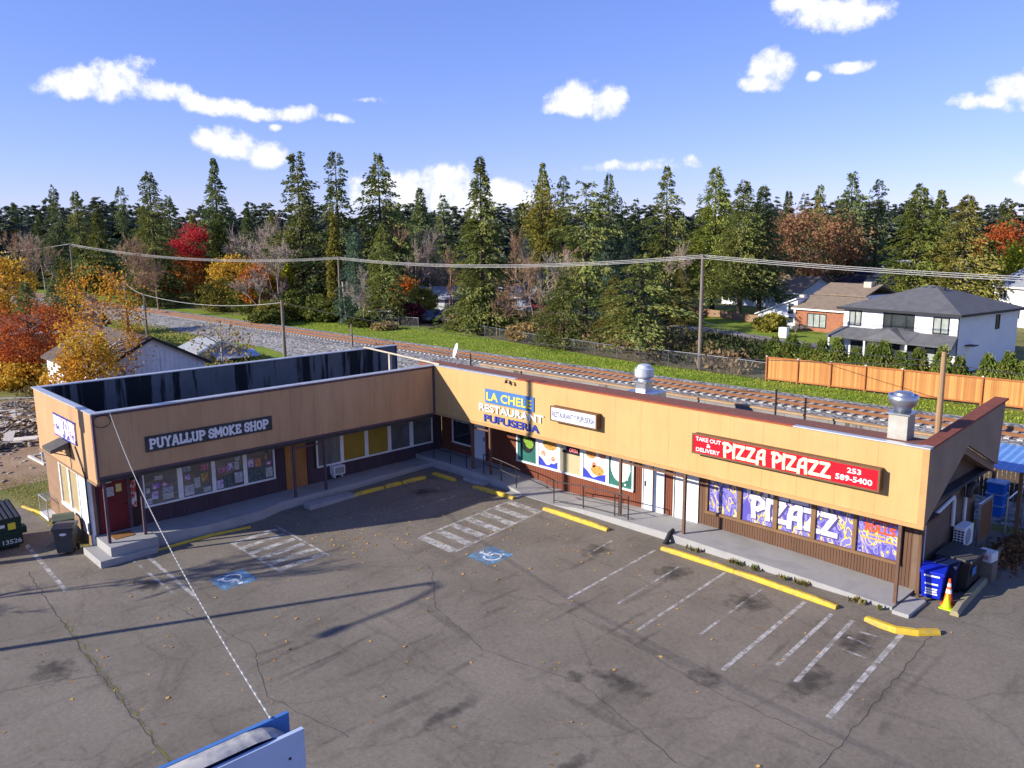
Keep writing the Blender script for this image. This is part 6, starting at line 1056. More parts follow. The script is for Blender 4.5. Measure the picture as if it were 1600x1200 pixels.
# fallen leaves and grass
def scatter_flat(name, label, pts, size, m, cat, up=.3, hgt=.012):
    rs = np.random.RandomState(len(pts)); p = np.array([(x, y, gz(y)+hgt) for x, y in pts]); n = len(p); a = rs.uniform(0, 6.28, n); d = unit(np.stack([np.cos(a), np.sin(a), rs.uniform(-.05, up, n)], 1)); s = unit(np.cross(d, np.array([0, 0, 1.0]))+np.stack([0*a, 0*a, rs.uniform(-.3, .3, n)], 1)); l = size*rs.uniform(.6, 1.5, n); V, F = quads_from(p, d, s, l, l*.4, np.zeros(n)); o = link(name, np_mesh(name, V, F, m)); return tag(o, label, cat, None, 'stuff')
rs_ = np.random.RandomState(21); pts = []
for cx, cy, sx, sy, n in ((4.6, -8.2, .9, .5, 70), (5.5, -7.4, 1.6, 1.0, 60), (3.0, -3.0, 1.8, 1.6, 70), (7, -3.5, 2, 2, 60), (10.5, -2.6, 1.5, 1, 40), (10, -8, 5, 4, 90), (6, -16, 4, 3, 60), (14, -13, 6, 4, 70), (.8, -1.2, .4, .5, 40), (22.8, .2, .4, .5, 25), (18, -4, 4, 2, 30), (-3, -15.6, 1.5, .3, 30)): pts += list(zip(rs_.normal(cx, sx, n), rs_.normal(cy, sy, n)))
scatter_flat('fallen_leaves', 'yellow and orange fallen leaves scattered over the parking lot', [q for q in pts if q[1] < -.35 and q[0] > -6 and not (-1.3 < q[0] < 1.0 and q[1] > -15.4)], .085, leafmat('dead_leaves', (.50, .25, .06), (.62, .38, .10), 3, .2, 0), 'leaves')
lp_ = [(rs_.normal(22.75, .35), rs_.normal(7.3, 1.1)) for _ in range(1800)]; rsl = np.random.RandomState(5); p = np.array([(x, y, .02+.30*rsl.rand()*math.exp(-((x-22.75)/.5)**2-((y-7.3)/1.4)**2)) for x, y in lp_]); d = unit(rsl.normal(0, 1, (len(p), 3))); s = unit(np.cross(d, rsl.normal(0, 1, (len(p), 3)))); l = rsl.uniform(.08, .18, len(p)); V, F = quads_from(p, d, s, l, l*.4, np.zeros(len(p))); tag(link('leaf_pile', np_mesh('leaf_pile', V, F, leafmat('brown_dead_leaves', (.17, .08, .035), (.26, .14, .06), 3, .2, 0))), 'brown heap of dead leaves by the alley fence', 'leaves', None, 'stuff')
def grass(name, label, x0, x1, yf0, yf1, n, h, m, seed, zoff=0.0):
    rs = np.random.RandomState(seed); x = rs.uniform(x0, x1, n); y = np.array([yf0(a)+(yf1(a)-yf0(a))*b for a, b in zip(x, rs.rand(n))]); p = np.stack([x, y, np.array([gz(b) for b in y])+zoff], 1); a = rs.uniform(0, 6.28, n); d = unit(np.stack([np.cos(a)*.5, np.sin(a)*.5, np.ones(n)], 1)); s = np.stack([-np.sin(a), np.cos(a), 0*a], 1); l = h*rs.uniform(.4, 1.5, n); V, F = quads_from(p, d, s, l, l*.30, np.zeros(n)); tag(link(name, np_mesh(name, V, F, m)), label, 'grass', None, 'stuff')
M_BLADE = leafmat('grass_blades', (.22, .31, .03), (.34, .39, .06), .25, .35, 0); M_BLADE2 = leafmat('dry_blades', (.24, .27, .05), (.38, .32, .11), .25, .35, 0)
grass('verge_grass', 'bright green grass between the track and the fences', -75, 24, lambda x: yc(x)+4.8, lambda x: float(np.interp(x, [-75, -60, -47, -31, -13, 30], [30, 34, 37.5, 34.2, 32.2, 32.8])), 15000, .13, M_BLADE, 1)
grass('near_verge_grass', 'grass on the near side of the track behind the barn', -90, -21, lambda x: 3.0, lambda x: float(np.interp(x, [-90, -85, -46, -28, -21], [17, 16.5, 13.2, 9.4, 7.8])), 12000, .22, M_BLADE2, 2)
grass('yard_grass', 'yellow green grass beside the end wall of the smoke shop', -15.5, -7.6, lambda x: -15.6, lambda x: -10.5, 9000, .055, M_BLADE2, 3)
x_ = rs_.uniform(14.3, 21.4, 420); y_ = -.42-np.abs(rs_.normal(0, .07, 420)); cl = np.sin(x_*3.1)+np.sin(x_*7.7) > .2; p = np.stack([x_, y_, 0*x_], 1)[cl]; n = len(p); a = rs_.uniform(0, 6.28, n); d = unit(np.stack([np.cos(a)*.6, np.sin(a)*.6, np.ones(n)], 1)); s = np.stack([-np.sin(a), np.cos(a), 0*a], 1); l = rs_.uniform(.08, .22, n); V, F = quads_from(p, d, s, l, l*.25, np.zeros(n)); tag(link('kerb_weeds', np_mesh('kerb_weeds', V, F, leafmat('weed_leaves', (.10, .14, .03), (.26, .18, .06), 2, .3, 0))), 'weeds growing along the foot of the right walkway', 'weeds', None, 'stuff')

# ================================================================ HOUSES
M_HWHITE = mat('house_white', (.80, .80, .80), (.74, .74, .74), 1, .6); M_HTRIM = mat('black_trim', (.02, .02, .025), rough=.5); M_RGREY = mat('charcoal_shingle', (.10, .10, .105), (.13, .13, .135), 1.5, .95, .4, 25); M_RTAN = mat('tan_shingle', (.20, .15, .105), (.25, .19, .135), 1.5, .95, .4, 25); M_RBROWN = mat('brown_shingle', (.09, .07, .06), (.13, .10, .085), 1.5, .95, .4, 25); M_RLIGHT = mat('light_grey_shingle', (.26, .28, .30), (.32, .34, .36), 1.5, .95, .4, 25)
M_HBRICK = mat('brick_red', (.36, .15, .08), (.28, .11, .06), 3, .85); M_HSAGE = mat('sage_wall', (.27, .30, .25), (.23, .26, .21), 1, .8); M_HGREY = mat('grey_wall', (.36, .38, .40), (.31, .33, .35), 1, .8); M_HBLUE = mat('pale_blue_wall', (.42, .52, .62), (.38, .47, .57), 1, .8); M_GLH = glassmat('house_glass', (.05, .06, .065)); M_CURT = glassmat('curtain_glass', (.42, .46, .42), .1)
def house(name, label, loc, rz, w, d, eave, ridge, wm, rm, axis='x', over=.45, wins=(), chimney=None, door_=None, hip=False, base=0.0, trim=None, rth=.16):
    """local frame: front faces -y; w along x, d along y. wins: (side, along, z, w, h, panes)"""
    t = empty(name, loc, label, 'house', None, rz); hx, hy = w/2, d/2; m = MB(); tr = trim or M_HWHITE
    if hip or axis == 'flat': m.box(-hx, -hy, base, hx, hy, eave)
    elif axis == 'x': m.prism([(-hx, -hy, base), (-hx, hy, base), (-hx, hy, eave), (-hx, 0, ridge-.05), (-hx, -hy, eave)], (w, 0, 0))
    else: m.prism([(-hx, -hy, base), (hx, -hy, base), (hx, -hy, eave), (0, -hy, ridge-.05), (-hx, -hy, eave)], (0, d, 0))
    m.local('wall', wm, t)
    if hip:
        ex, ey = hx+over, hy+over; k = max(ex-ey, .3) if axis == 'x' else 0; r = MB(); P = [(-ex, -ey, eave), (ex, -ey, eave), (ex, ey, eave), (-ex, ey, eave), (-k, 0, ridge), (k, 0, ridge)]
        r.add(P, [(0, 1, 5, 4), (1, 2, 5), (2, 3, 4, 5), (3, 0, 4)]); r.box(-ex, -ey, eave-.14, ex, ey, eave-.002); roof = r.local('roof', rm, t); g = MB()
        for a in ((-ex-.04, -ey-.06, ex+.04, -ey), (-ex-.04, ey, ex+.04, ey+.06), (-ex-.06, -ey, -ex, ey), (ex, -ey, ex+.06, ey)): g.box(a[0], a[1], eave-.18, a[2], a[3], eave+.02)
        g.local('gutter', tr, roof)
    else:
        r = MB(); roof = None
        if axis == 'x':
            sl = (ridge-eave)/hy; ye = hy+over; ze = eave-sl*over
            for s in (-1, 1): o = MB().prism([(-hx-over, s*ye, ze), (-hx-over, 0, ridge), (-hx-over, 0, ridge+rth), (-hx-over, s*ye, ze+rth)], (w+2*over, 0, 0)).local('roof', rm, t); roof = roof or o; MB().box(-hx-over, s*ye-.03, ze-.04, hx+over, s*ye+.03, ze+rth-.02).local('fascia_board', tr, o)
        else:
            sl = (ridge-eave)/hx; xe = hx+over; ze = eave-sl*over
            for s in (-1, 1): o = MB().prism([(s*xe, -hy-over, ze), (0, -hy-over, ridge), (0, -hy-over, ridge+rth), (s*xe, -hy-over, ze+rth)], (0, d+2*over, 0)).local('roof', rm, t); roof = roof or o; MB().prism([(s*xe, -hy-over-.04, ze-.05), (0, -hy-over-.04, ridge-.05), (0, -hy-over-.04, ridge+rth-.02), (s*xe, -hy-over-.04, ze+rth-.02)], (0, .038, 0)).local('barge_board', tr, o)
    for side, a, z, ww, hh, k, pm, fm in wins:
        if side == 'f': O, ux, n = (0, -hy, 0), (1, 0, 0), (0, -1, 0)
        elif side == 'b': O, ux, n = (0, hy, 0), (-1, 0, 0), (0, 1, 0)
        elif side == 'r': O, ux, n = (hx, 0, 0), (0, 1, 0), (1, 0, 0)
        else: O, ux, n = (-hx, 0, 0), (0, -1, 0), (-1, 0, 0)
        fw = .09; pw = (ww-fw*(k+1))/k; mb = MB(); mb.fr(O, ux, n, a-ww/2, a+ww/2, z, z+fw, .0, .07); mb.fr(O, ux, n, a-ww/2, a+ww/2, z+hh-fw, z+hh, .0, .07)
        for i in range(k+1): u0 = a-ww/2+i*(pw+fw); mb.fr(O, ux, n, u0, u0+fw, z+fw+.001, z+hh-fw-.001, .0, .065)
        f = mb.local('window', fm, t)
        for i in range(k): u0 = a-ww/2+fw+i*(pw+fw); MB().fr(O, ux, n, u0, u0+pw, z+fw, z+hh-fw, .0, .02).local('pane', pm, f)
    if door_: side, a, z, ww, hh, dm_ = door_; MB().fr((0, -hy, 0), (1, 0, 0), (0, -1, 0), a-ww/2, a+ww/2, z, z+hh, 0, .05).local('door', dm_, t)
    if chimney: x, y, zt, s = chimney; MB().box(x-s, y-s*.7, eave, x+s, y+s*.7, zt).local('chimney', mat('chimney_pale', (.52, .46, .38), (.45, .40, .33), 3, .9), roof); MB().box(x-s-.06, y-s*.7-.06, zt, x+s+.06, y+s*.7+.06, zt+.12).local('chimney_cap', M_HWHITE, roof)
    return t
W2 = M_HTRIM
hA = house('white_house', 'white two-storey house with charcoal hip roof behind the young cypresses', (4.55, 50.2, 0), math.atan2(-1.6, 10.4), 10.6, 10.8, 4.65, 6.5, M_HWHITE, M_RGREY, hip=True, over=.45, trim=M_HTRIM,
      wins=[('f', -4.1, 3.1, 1.25, 1.3, 2, M_CURT, W2), ('f', -.95, 3.0, .8, 1.4, 1, M_GLH, W2), ('f', .1, 2.95, 1.4, 1.45, 1, M_GLH, W2), ('f', 1.15, 3.0, .8, 1.4, 1, M_GLH, W2), ('f', 3.9, 3.0, 1.4, 1.35, 2, M_CURT, W2), ('f', -3.6, .5, 1.6, 1.3, 2, M_GLH, W2), ('f', -.2, .2, 1.2, 1.8, 2, M_GLH, W2), ('f', 1.5, .2, .9, 1.9, 1, M_GLH, W2), ('f', 3.6, .4, 1.8, 1.5, 2, M_CURT, W2), ('r', 1.5, 3.1, .7, 1.2, 1, M_GLH, W2)])
pr = MB(); pr.add([(-5.9, -7.3, 2.15), (5.9, -7.3, 2.15), (5.4, -5.42, 2.85), (-5.4, -5.42, 2.85), (-5.9, -7.3, 2.27), (5.9, -7.3, 2.27), (5.4, -5.42, 2.97), (-5.4, -5.42, 2.97)], [(0, 1, 2, 3), (7, 6, 5, 4), (0, 4, 5, 1), (1, 5, 6, 2), (3, 7, 4, 0)]); pr.local('porch_roof', M_RGREY, hA)
pg = MB(); pg.add([(-2.1, -7.35, 2.29), (2.1, -7.35, 2.29), (0, -6.6, 3.2), (0, -5.42, 3.25), (2.1, -5.42, 2.99), (-2.1, -5.42, 2.99)], [(0, 1, 2), (1, 4, 3, 2), (0, 2, 3, 5)]); pg.local('porch_gable', M_RGREY, hA)
for x in (-5.6, -2, 1.9, 5.5): MB().box(x-.08, -7.15, 0, x+.08, -6.99, 2.15).local('porch_post', M_HWHITE, hA)
for x in (-1.1, -.35, .4, 1.3): MB().box(x-.14, -.6, 6.2, x+.14, -.3, 6.4).local('roof_vent', M_HTRIM, hA)
MB().box(5.3, -4.0, 2.1, 6.0, -3.0, 2.18).local('side_hood', M_HTRIM, hA)
MB().box(5.302, -5.38, .0, 5.36, -5.32, 4.5).local('corner_trim', M_HTRIM, hA); hA.scale = (.92, .92, 1.0)
# split-level house, low brick front and upper storey
hB = house('split_level_house', 'white split-level house with brick front and tan roofs', (-11.4, 67.8, 0), R(-8), 7.2, 7.0, 2.75, 4.0, M_HBRICK, M_RTAN, 'x', .4, wins=[('f', -.6, .5, 2.6, 1.7, 3, M_CURT, M_HTRIM)])
MB().prism([(3.6, -3.6, 0), (6.2, -3.6, 0), (6.2, -3.6, 2.7), (3.6, -3.6, 3.6)], (0, 7.1, 0)).local('side_wall', M_HWHITE, hB); MB().fr((0, -3.6, 0), (1, 0, 0), (0, -1, 0), 4.2, 5.7, .7, 2.1, 0, .05).local('window', M_HTRIM, hB); [MB().fr((0, -3.65, 0), (1, 0, 0), (0, -1, 0), a, a+.62, .8, 2.0, 0, .012).local('pane', M_CURT, hB) for a in (4.3, 4.98)]
MB().box(-3.6, 1.2, 3.2, 2.6, 7.5, 4.25).local('upper_wall', M_HWHITE, hB); [MB().fr((0, 1.2, 0), (1, 0, 0), (0, -1, 0), a, a+.7, 3.55, 4.2, 0, .04).local('pane', M_GLH, hB) for a in (-.8, .1, 1.0)]
for s in (-1, 1): MB().prism([(-4.1, 4.35+s*3.6, 4.15), (-4.1, 4.35, 5.4), (-4.1, 4.35, 5.55), (-4.1, 4.35+s*3.6, 4.3)], (7.2, 0, 0)).local('roof', M_RTAN, hB)
MB().box(1.2, 3.2, 4.6, 2.2, 4.0, 5.85).local('chimney', mat('chimney_pale', (.52, .46, .38), (.45, .40, .33), 3, .9), hB)
MB().prism([(-9.4, -3.2, 0), (-3.62, -3.2, 0), (-3.62, -3.2, 3.7), (-9.4, -3.2, 1.6)], (0, 6.5, 0)).local('wing_wall', M_HWHITE, hB); MB().prism([(-9.8, -3.5, 1.5), (-3.62, -3.5, 3.78), (-3.62, -3.5, 3.92), (-9.8, -3.5, 1.62)], (0, 7.0, 0)).local('wing_roof', M_HWHITE, hB)
MB().fr((0, -3.2, 0), (1, 0, 0), (0, -1, 0), -4.9, -4.1, 1.9, 3.2, 0, .03).local('pane', M_GLH, hB); MB().fr((0, -3.2, 0), (1, 0, 0), (0, -1, 0), -4.9, -4.1, .8, 1.5, 0, .03).local('pane', M_GLH, hB); MB().box(-4.6, -1.5, 3.3, -3.9, -.9, 4.2).local('chimney', MATS['chimney_pale'], hB); hB.scale = (.93, .93, .93)
hC = house('ranch_house', 'long white ranch house under the big evergreens', (-33.5, 95, 0), R(-12), 15, 9, 2.6, 4.6, M_HWHITE, M_RTAN, 'x', .6, wins=[('f', -6, .5, 2.4, 1.7, 2, M_GLH, M_HWHITE), ('f', -1, .7, 1.6, 1.2, 2, M_GLH, M_HWHITE), ('f', 4, .7, 1.6, 1.2, 2, M_GLH, M_HWHITE)])
hC2 = house('solar_house', 'dark roofed house with solar panels behind the split-level house', (-22.5, 101, 0), R(-12), 14, 9, 3.4, 5.8, M_HGREY, M_RBROWN, 'x', .5, wins=[('f', 0, 1, 1.5, 1.2, 2, M_GLH, M_HWHITE)])
pm_ = mat('solar_panel', (.02, .026, .05), rough=.2, spec=.6)
for i in range(7):
    for j in range(2): a0, a1 = -5.8+i*1.62, -5.8+i*1.62+1.55; f0, f1 = .15+j*.4, .15+j*.4+.37; y = lambda f: -5.0+5.0*f; z = lambda f: 3.13+.165+(5.8-3.13)*f; MB().add([(a0, y(f0), z(f0)+.06), (a1, y(f0), z(f0)+.06), (a1, y(f1), z(f1)+.06), (a0, y(f1), z(f1)+.06)], [(0, 1, 2, 3)]).local('solar_panel', pm_, hC2)
house('back_house', 'grey roofed house far behind the solar panel roof', (-22, 124, 0), R(-10), 13, 9, 4.0, 6.2, M_HWHITE, M_RLIGHT, 'x', .5, wins=[('f', 0, 1.5, 1.5, 1.2, 2, M_GLH, M_HWHITE)])
house('far_white_house', 'white house with light grey roof at the right edge', (5.6, 87.5, 0), R(-35), 9.5, 9, 4.7, 6.6, M_HWHITE, M_RLIGHT, 'x', .5, wins=[('f', -3.2, 3.2, 1.3, 1.0, 2, M_GLH, M_HWHITE), ('f', -1.0, .9, 1.6, 1.4, 2, M_GLH, M_HWHITE), ('f', 2.6, 3.2, 1.3, 1.0, 2, M_GLH, M_HWHITE), ('f', 2.6, .9, 1.3, 1.2, 2, M_GLH, M_HWHITE)])
house('sage_house', 'low sage green house with bluish roof left of the great fir', (-66, 54.5, 0), R(40), 7.0, 7, 2.2, 3.5, M_HSAGE, M_RLIGHT, 'x', .5, wins=[('f', -1.8, .8, 1.2, 1.0, 2, M_GLH, M_HWHITE), ('f', 1.6, .8, 1.2, 1.0, 2, M_GLH, M_HWHITE)], door_=('f', 0, 0, .9, 2, M_HWHITE))
house('gabled_house', 'grey gabled house with white barge boards behind the twin pole', (-87, 48.5, 0), R(42), 7.0, 9, 3.3, 5.6, M_HGREY, M_RLIGHT, 'y', .5, wins=[('f', 0, 1.0, 1.5, 1.2, 2, M_GLH, M_HWHITE)])
house('cottage', 'brown roofed cottage left of the grey gabled house', (-120, 62, 0), R(40), 9, 7, 2.6, 4.4, mat('brown_wall', (.12, .09, .06), rough=.8), M_RBROWN, 'x', .6, wins=[('f', 0, .9, 1.6, 1.1, 2, M_GLH, M_HWHITE)])
house('blue_house', 'small pale blue house right of the great fir foot', (-60.5, 64.5, 0), R(30), 5.5, 6, 2.0, 3.3, M_HBLUE, M_RLIGHT, 'x', .4, wins=[('f', 0, .7, 1.4, 1.0, 2, M_GLH, M_HWHITE)])
house('bright_house', 'bright white low house behind the pale birches', (-64, 76, 0), R(25), 10, 7, 2.3, 3.4, M_HWHITE, M_RLIGHT, 'x', .4, wins=[('f', -2.5, .6, 1.4, 1.2, 2, M_GLH, M_HWHITE), ('f', 2, .6, 1.4, 1.2, 2, M_GLH, M_HWHITE)])
house('far_cottage', 'white porch house under the crimson maple', (-165, 48, 0), R(40), 9, 7, 2.8, 4.6, M_HWHITE, M_RBROWN, 'x', .6, wins=[('f', 0, .9, 1.6, 1.1, 2, M_GLH, M_HWHITE)])
house('dark_shed', 'small dark blue-grey shed by the weedy fence', (-57, 37, 0), R(35), 2.9, 2.6, 1.75, 2.1, mat('shed_blue', (.10, .14, .19), (.08, .11, .15), 2, .8), mat('shed_rust_roof', (.20, .13, .10), (.12, .09, .08), 2, .8), 'x', .25)
# barn and sheds left, gables towards the shop
M_BARN = mat('barn_white', (.78, .78, .78), (.66, .66, .67), 1.5, .8); add_streaks(M_BARN, (.30, .30, .31), (5, 5, .3), .58, .7, .7)
bn = house('white_barn', 'weathered white barn with low brown gable roof', (-29.5, -4.3, -.1), R(90), 6.9, 11, 2.85, 4.7, M_BARN, M_RBROWN, 'y', .3, wins=[('f', -1.4, 1.5, .55, .55, 1, M_GLH, M_HTRIM), ('f', -.7, 1.5, .55, .55, 1, M_GLH, M_HTRIM)], trim=M_HTRIM)
for i in range(23): a = -3.4+i*.3; MB().fr((0, -5.5, 0), (1, 0, 0), (0, -1, 0), a, a+.03, .02, 2.85+(4.55-2.85)*(1-abs(a+.015)/3.45)-.1, 0, .02).local('batten', M_BARN, bn)
sh2 = house('grey_shed', 'small shed with grey gable roof beside the green screen fence', (-42.5, 7.6, -.9), R(90), 4.0, 4.0, 2.0, 2.8, mat('shed_tan', (.42, .37, .30), (.36, .32, .26), 2, .8), M_RLIGHT, 'y', .35); MB().prism([(-1.0, -2.1, 1.8), (3.0, -2.1, 1.8), (3.0, -3.6, 1.35), (-1.0, -3.6, 1.35)], (0, 0, .06)).local('awning', mat('awning_blue', (.42, .50, .60), (.35, .43, .54), 2, .5), sh2)
# green screen fence in front of the barn
M_SCRN = mat('green_screen', (.02, .085, .065), (.015, .065, .05), 2, .8); M_SCRD = mat('dark_screen', (.025, .03, .034), rough=.8)
gf = empty('screen_fence', (-19, -3, 0), 'fence covered with dark and green screening cloth in front of the barn', 'fence')
for y0, y1, m in ((-3.9, .2, M_SCRD), (.2, 3.0, M_SCRN), (3.0, 6.0, M_SCRN), (6.0, 9.0, M_SCRN)): x0, x1 = -19.6+(y0+3)*.02, -19.6+(y1+3)*.02; MB().prism([(x0, y0+.02, .1), (x1, y1-.02, .1), (x1, y1-.02, 2.0), (x0, y0+.02, 2.0)], (.03, 0, 0)).build('screen_panel', m, gf)
for y in (-3.9, -1.5, .2, 3, 6, 9): MB().tube([(-19.65, y, 0), (-19.65, y, 2.15)], .035, 6).build('post', M_GALV, gf)
o = MB().box(-33, -14.5, 0, -32, -8, .0).build if False else None
house('far_left_shed', 'brown roofed shed hidden behind the rust maple', (-60, -1, 0), R(60), 9, 6, 2.4, 3.6, mat('brown_wall', (.12, .09, .06), rough=.8), M_RBROWN, 'x', .4)
# ================================================================ FENCES
wf = empty('wooden_fence', (-.4, 32.0, 0), 'new orange cedar board fence along the railway verge', 'fence'); M_CEDAR = mat('cedar', (.60, .27, .085), (.50, .21, .06), 1.2, .8, stretch=(3, 3, .4)); M_CEDAR2 = mat('cedar_post', (.42, .155, .05), (.36, .13, .04), 2, .8)
N, L, b = nodes_of(M_CEDAR); src = b.inputs['Base Color'].links[0].from_socket; oi = N.new('ShaderNodeObjectInfo'); mr = N.new('ShaderNodeMapRange'); mr.inputs[3].default_value = .72; mr.inputs[4].default_value = 1.22; hs = N.new('ShaderNodeHueSaturation'); L.new(oi.outputs['Random'], mr.inputs[0]); L.new(mr.outputs[0], hs.inputs['Value']); L.new(src, hs.inputs['Color']); L.new(hs.outputs[0], b.inputs['Base Color'])
bm_ = MB().box(-.068, 0, 0, .068, .022, 1.62).mesh('board', M_CEDAR); NB = 200; dirf = Vector((22.0, 1.6)).normalized(); rzf = math.atan2(dirf.y, dirf.x)
for i in range(NB): s_ = .1+i*.14; link('board', bm_, wf, (dirf.x*s_, dirf.y*s_, .12), rzf)
for k in range(13): s_ = k*2.4; x, y = -.4+dirf.x*s_, 32.0+dirf.y*s_-.06; MB().box(x-.05, y-.05, 0, x+.05, y+.05, 1.86).build('post', M_CEDAR2, wf); MB().box(x-.06, y-.06, 1.86, x+.06, y+.06, 1.92).build('post_cap', M_SWHITE, wf)
for z, h_ in ((.14, .09), (1.745, .11)): MB().prism([(-.4, 31.94, z), (-.4+dirf.x*28.2, 31.94+dirf.y*28.2, z), (-.4+dirf.x*28.2, 31.97+dirf.y*28.2, z), (-.4, 31.97, z)], (0, 0, h_)).build('rail', M_CEDAR2, wf)
chain_fence('chain link fence between the brush and the middle utility pole', [(-.6, 32.4), (-7, 32.9), (-13, 33.0)], 1.3); chain_fence('long sagging chain link fence below the great fir', [(-13, 33.0), (-22, 34.4), (-31, 35.3), (-47, 38.8)], 1.1); chain_fence('chain link fence below the grey gabled house', [(-50, 37), (-60, 35.4), (-72, 30.8)], 1.2); chain_fence('chain link fence at the far side of the dirt yard', [(-30, -13.5), (-26, -9.5), (-20, -7.6)], 1.5)
lf_ = empty('low_board_fence', (-36, 73, 0), 'low brown board fence under the big evergreens', 'fence')
for k in range(7): x0 = -38+k*2.4; MB().box(x0+.05, 74-k*.9, .1, x0+2.35, 74.05-k*.9, 1.0).build('panel', mat('tan_board', (.30, .19, .12), (.24, .15, .09), 2, .8), lf_); MB().box(x0-.06, 73.95-k*.9, 0, x0+.05, 74.1-k*.9, 1.15).build('post', M_CEDAR2, lf_)
# ================================================================ POLES AND WIRES
M_POLE = mat('pole_wood', (.24, .20, .165), (.17, .14, .115), 2, .9, stretch=(3, 3, .3)); M_POLEB = mat('pole_brown', (.36, .22, .12), (.28, .165, .085), 2, .9, stretch=(3, 3, .3)); M_WIRE = mat('wire_grey', (.42, .41, .40), rough=.6); M_WIRED = mat('wire_dark', (.04, .04, .045), rough=.7)
def upole(x, y, h, r, label, m=None, arm=0, extra=None, lean=0.0):
    t = empty('utility_pole', (x, y, gz(y)), label, 'utility pole', 'wooden utility poles'); MB().tube([(x, y, gz(y)), (x+lean, y, gz(y)+h)], [r, r*.72], 10).build('pole', m or M_POLE, t)
    if arm: MB().box(x-.06, y-arm, h-.35+gz(y), x+.06, y+arm, h-.22+gz(y)).build('crossarm', m or M_POLE, t)
    for k in range(2): MB().lathe((x+lean, y, gz(y)+h+.0), [(.04, 0), (.05, .06), (.03, .12)], 8).build('insulator', M_DARK, t) if k == 0 else None
    if extra: extra(t)
    return t
upole(-7.1, 33.2, 9.35, .17, 'tall grey utility pole between the big evergreens and the fence')
upole(-62.1, 33.6, 8.6, .16, 'tall pole with a paler twin beside the grey gabled house', extra=lambda t: MB().tube([(-61.2, 33.9, 0), (-61.5, 33.7, 5.4)], .12, 8).build('stub_pole', M_BIRCH, t)); upole(-112, 16, 10.6, .17, 'leftmost tall utility pole on the skyline', arm=.6); upole(-39.1, 13.1, 5.3, .17, 'short thick pole standing on the grass beside the ballast'); upole(-38.2, 19.9, 2.6, .11, 'low stub post on the ballast slope')
upole(-71.9, 10.3, 6.1, .15, 'left of two poles right of the golden birch'); upole(-65.4, 10.1, 4.9, .15, 'right of two poles right of the golden birch with a grey box', extra=lambda t: MB().box(-65.6, 9.85, 3.0, -65.2, 10.0, 3.6).build('meter_box', M_GALV, t)); upole(-150, 23.5, 4.0, .15, 'dark short pole on the far left grass bank'); upole(15.6, 20.6, 4.9, .17, 'brown pole rising behind the right wing parapet', M_POLEB)
def wire(a, c, sag, r, m, label, n=24, grp='overhead wires'):
    A, B = Vector(a), Vector(c); P = []
    for i in range(n+1): f = i/n; q = A.lerp(B, f); q.z -= sag*4*f*(1-f); P.append(q)
    o = MB().tube(P, r, 5).build('overhead_wire', m, loc=a); tag(o, label, 'wire', grp)
tops = [(-112, 16, 10.5), (-62.1, 33.6, 8.55), (-7.1, 33.2, 9.3), (48, 34, 8.2)]
seglab = ['left', 'middle', 'right']
for i in range(3):
    for k, (dz, dy, pl) in enumerate(((0, 0, 'top'), (-.13, .12, 'middle'), (-.25, -.1, 'lowest'))): a, c = tops[i], tops[i+1]; wire((a[0], a[1]+dy, a[2]+dz), (c[0], c[1]+dy, c[2]+dz), [1.2, .9, .7][i], .022, M_WIRE, '%s of three pale wires in the %s span of the pole line' % (pl, seglab[i]))
wire((-170, 0, 9.5), (-112, 16, 10.5), 1.2, .03, M_WIRE, 'pale wire leaving the leftmost pole towards the left edge'); wire((-65.4, 10.1, 4.85), (-39.1, 13.1, 5.1), .7, .025, M_WIRE, 'slack pale wire ending at the short thick pole'); wire((-71.9, 10.3, 6.0), (-65.4, 10.1, 4.85), .2, .025, M_WIRE, 'short wire between the two poles near the golden birch')
wire((-39.1, 13.1, 5.1), (15.6, 20.6, 4.2), 1.2, .022, M_WIRED, 'dark cable along the near side of the track'); wire((15.6, 20.6, 4.3), (60, 22, 4.0), .6, .022, M_WIRED, 'upper dark cable right of the brown pole'); wire((-7.1, 33.2, 4.0), (15.6, 20.6, 4.4), .5, .022, M_WIRED, 'dark cable from the grey pole to the brown pole')
# street poles left of the lot, whose shadows cross it
upole(-3.35, -19.0, 14.6, .19, 'tall street pole left of the smoke shop', extra=lambda t: (MB().lathe((-3.3, -19.0, 6.0), [(.05, 0), (.28, .05), (.28, .9), (.05, .95)], 14).build('transformer', M_GALV, t),))
sl_ = empty('street_lamp', (.5, -26.9, gz(-26.9)), 'street lamp pole with curved arm at the lot entrance', 'street lamp'); MB().tube([(.5, -26.9, gz(-27)), (.5, -26.9, 8.6)], [.13, .09], 10).build('pole', M_GALV, sl_); MB().tube([(.5, -26.9, 8.5), (.55, -27.6, 8.85), (.75, -29.0, 8.8), (.9, -30.6, 8.5)], .06, 8).build('arm', M_GALV, sl_); MB().box(.75, -31.3, 8.35, 1.05, -30.5, 8.52).build('lamp_head', M_GALV, sl_, bevel=.04)
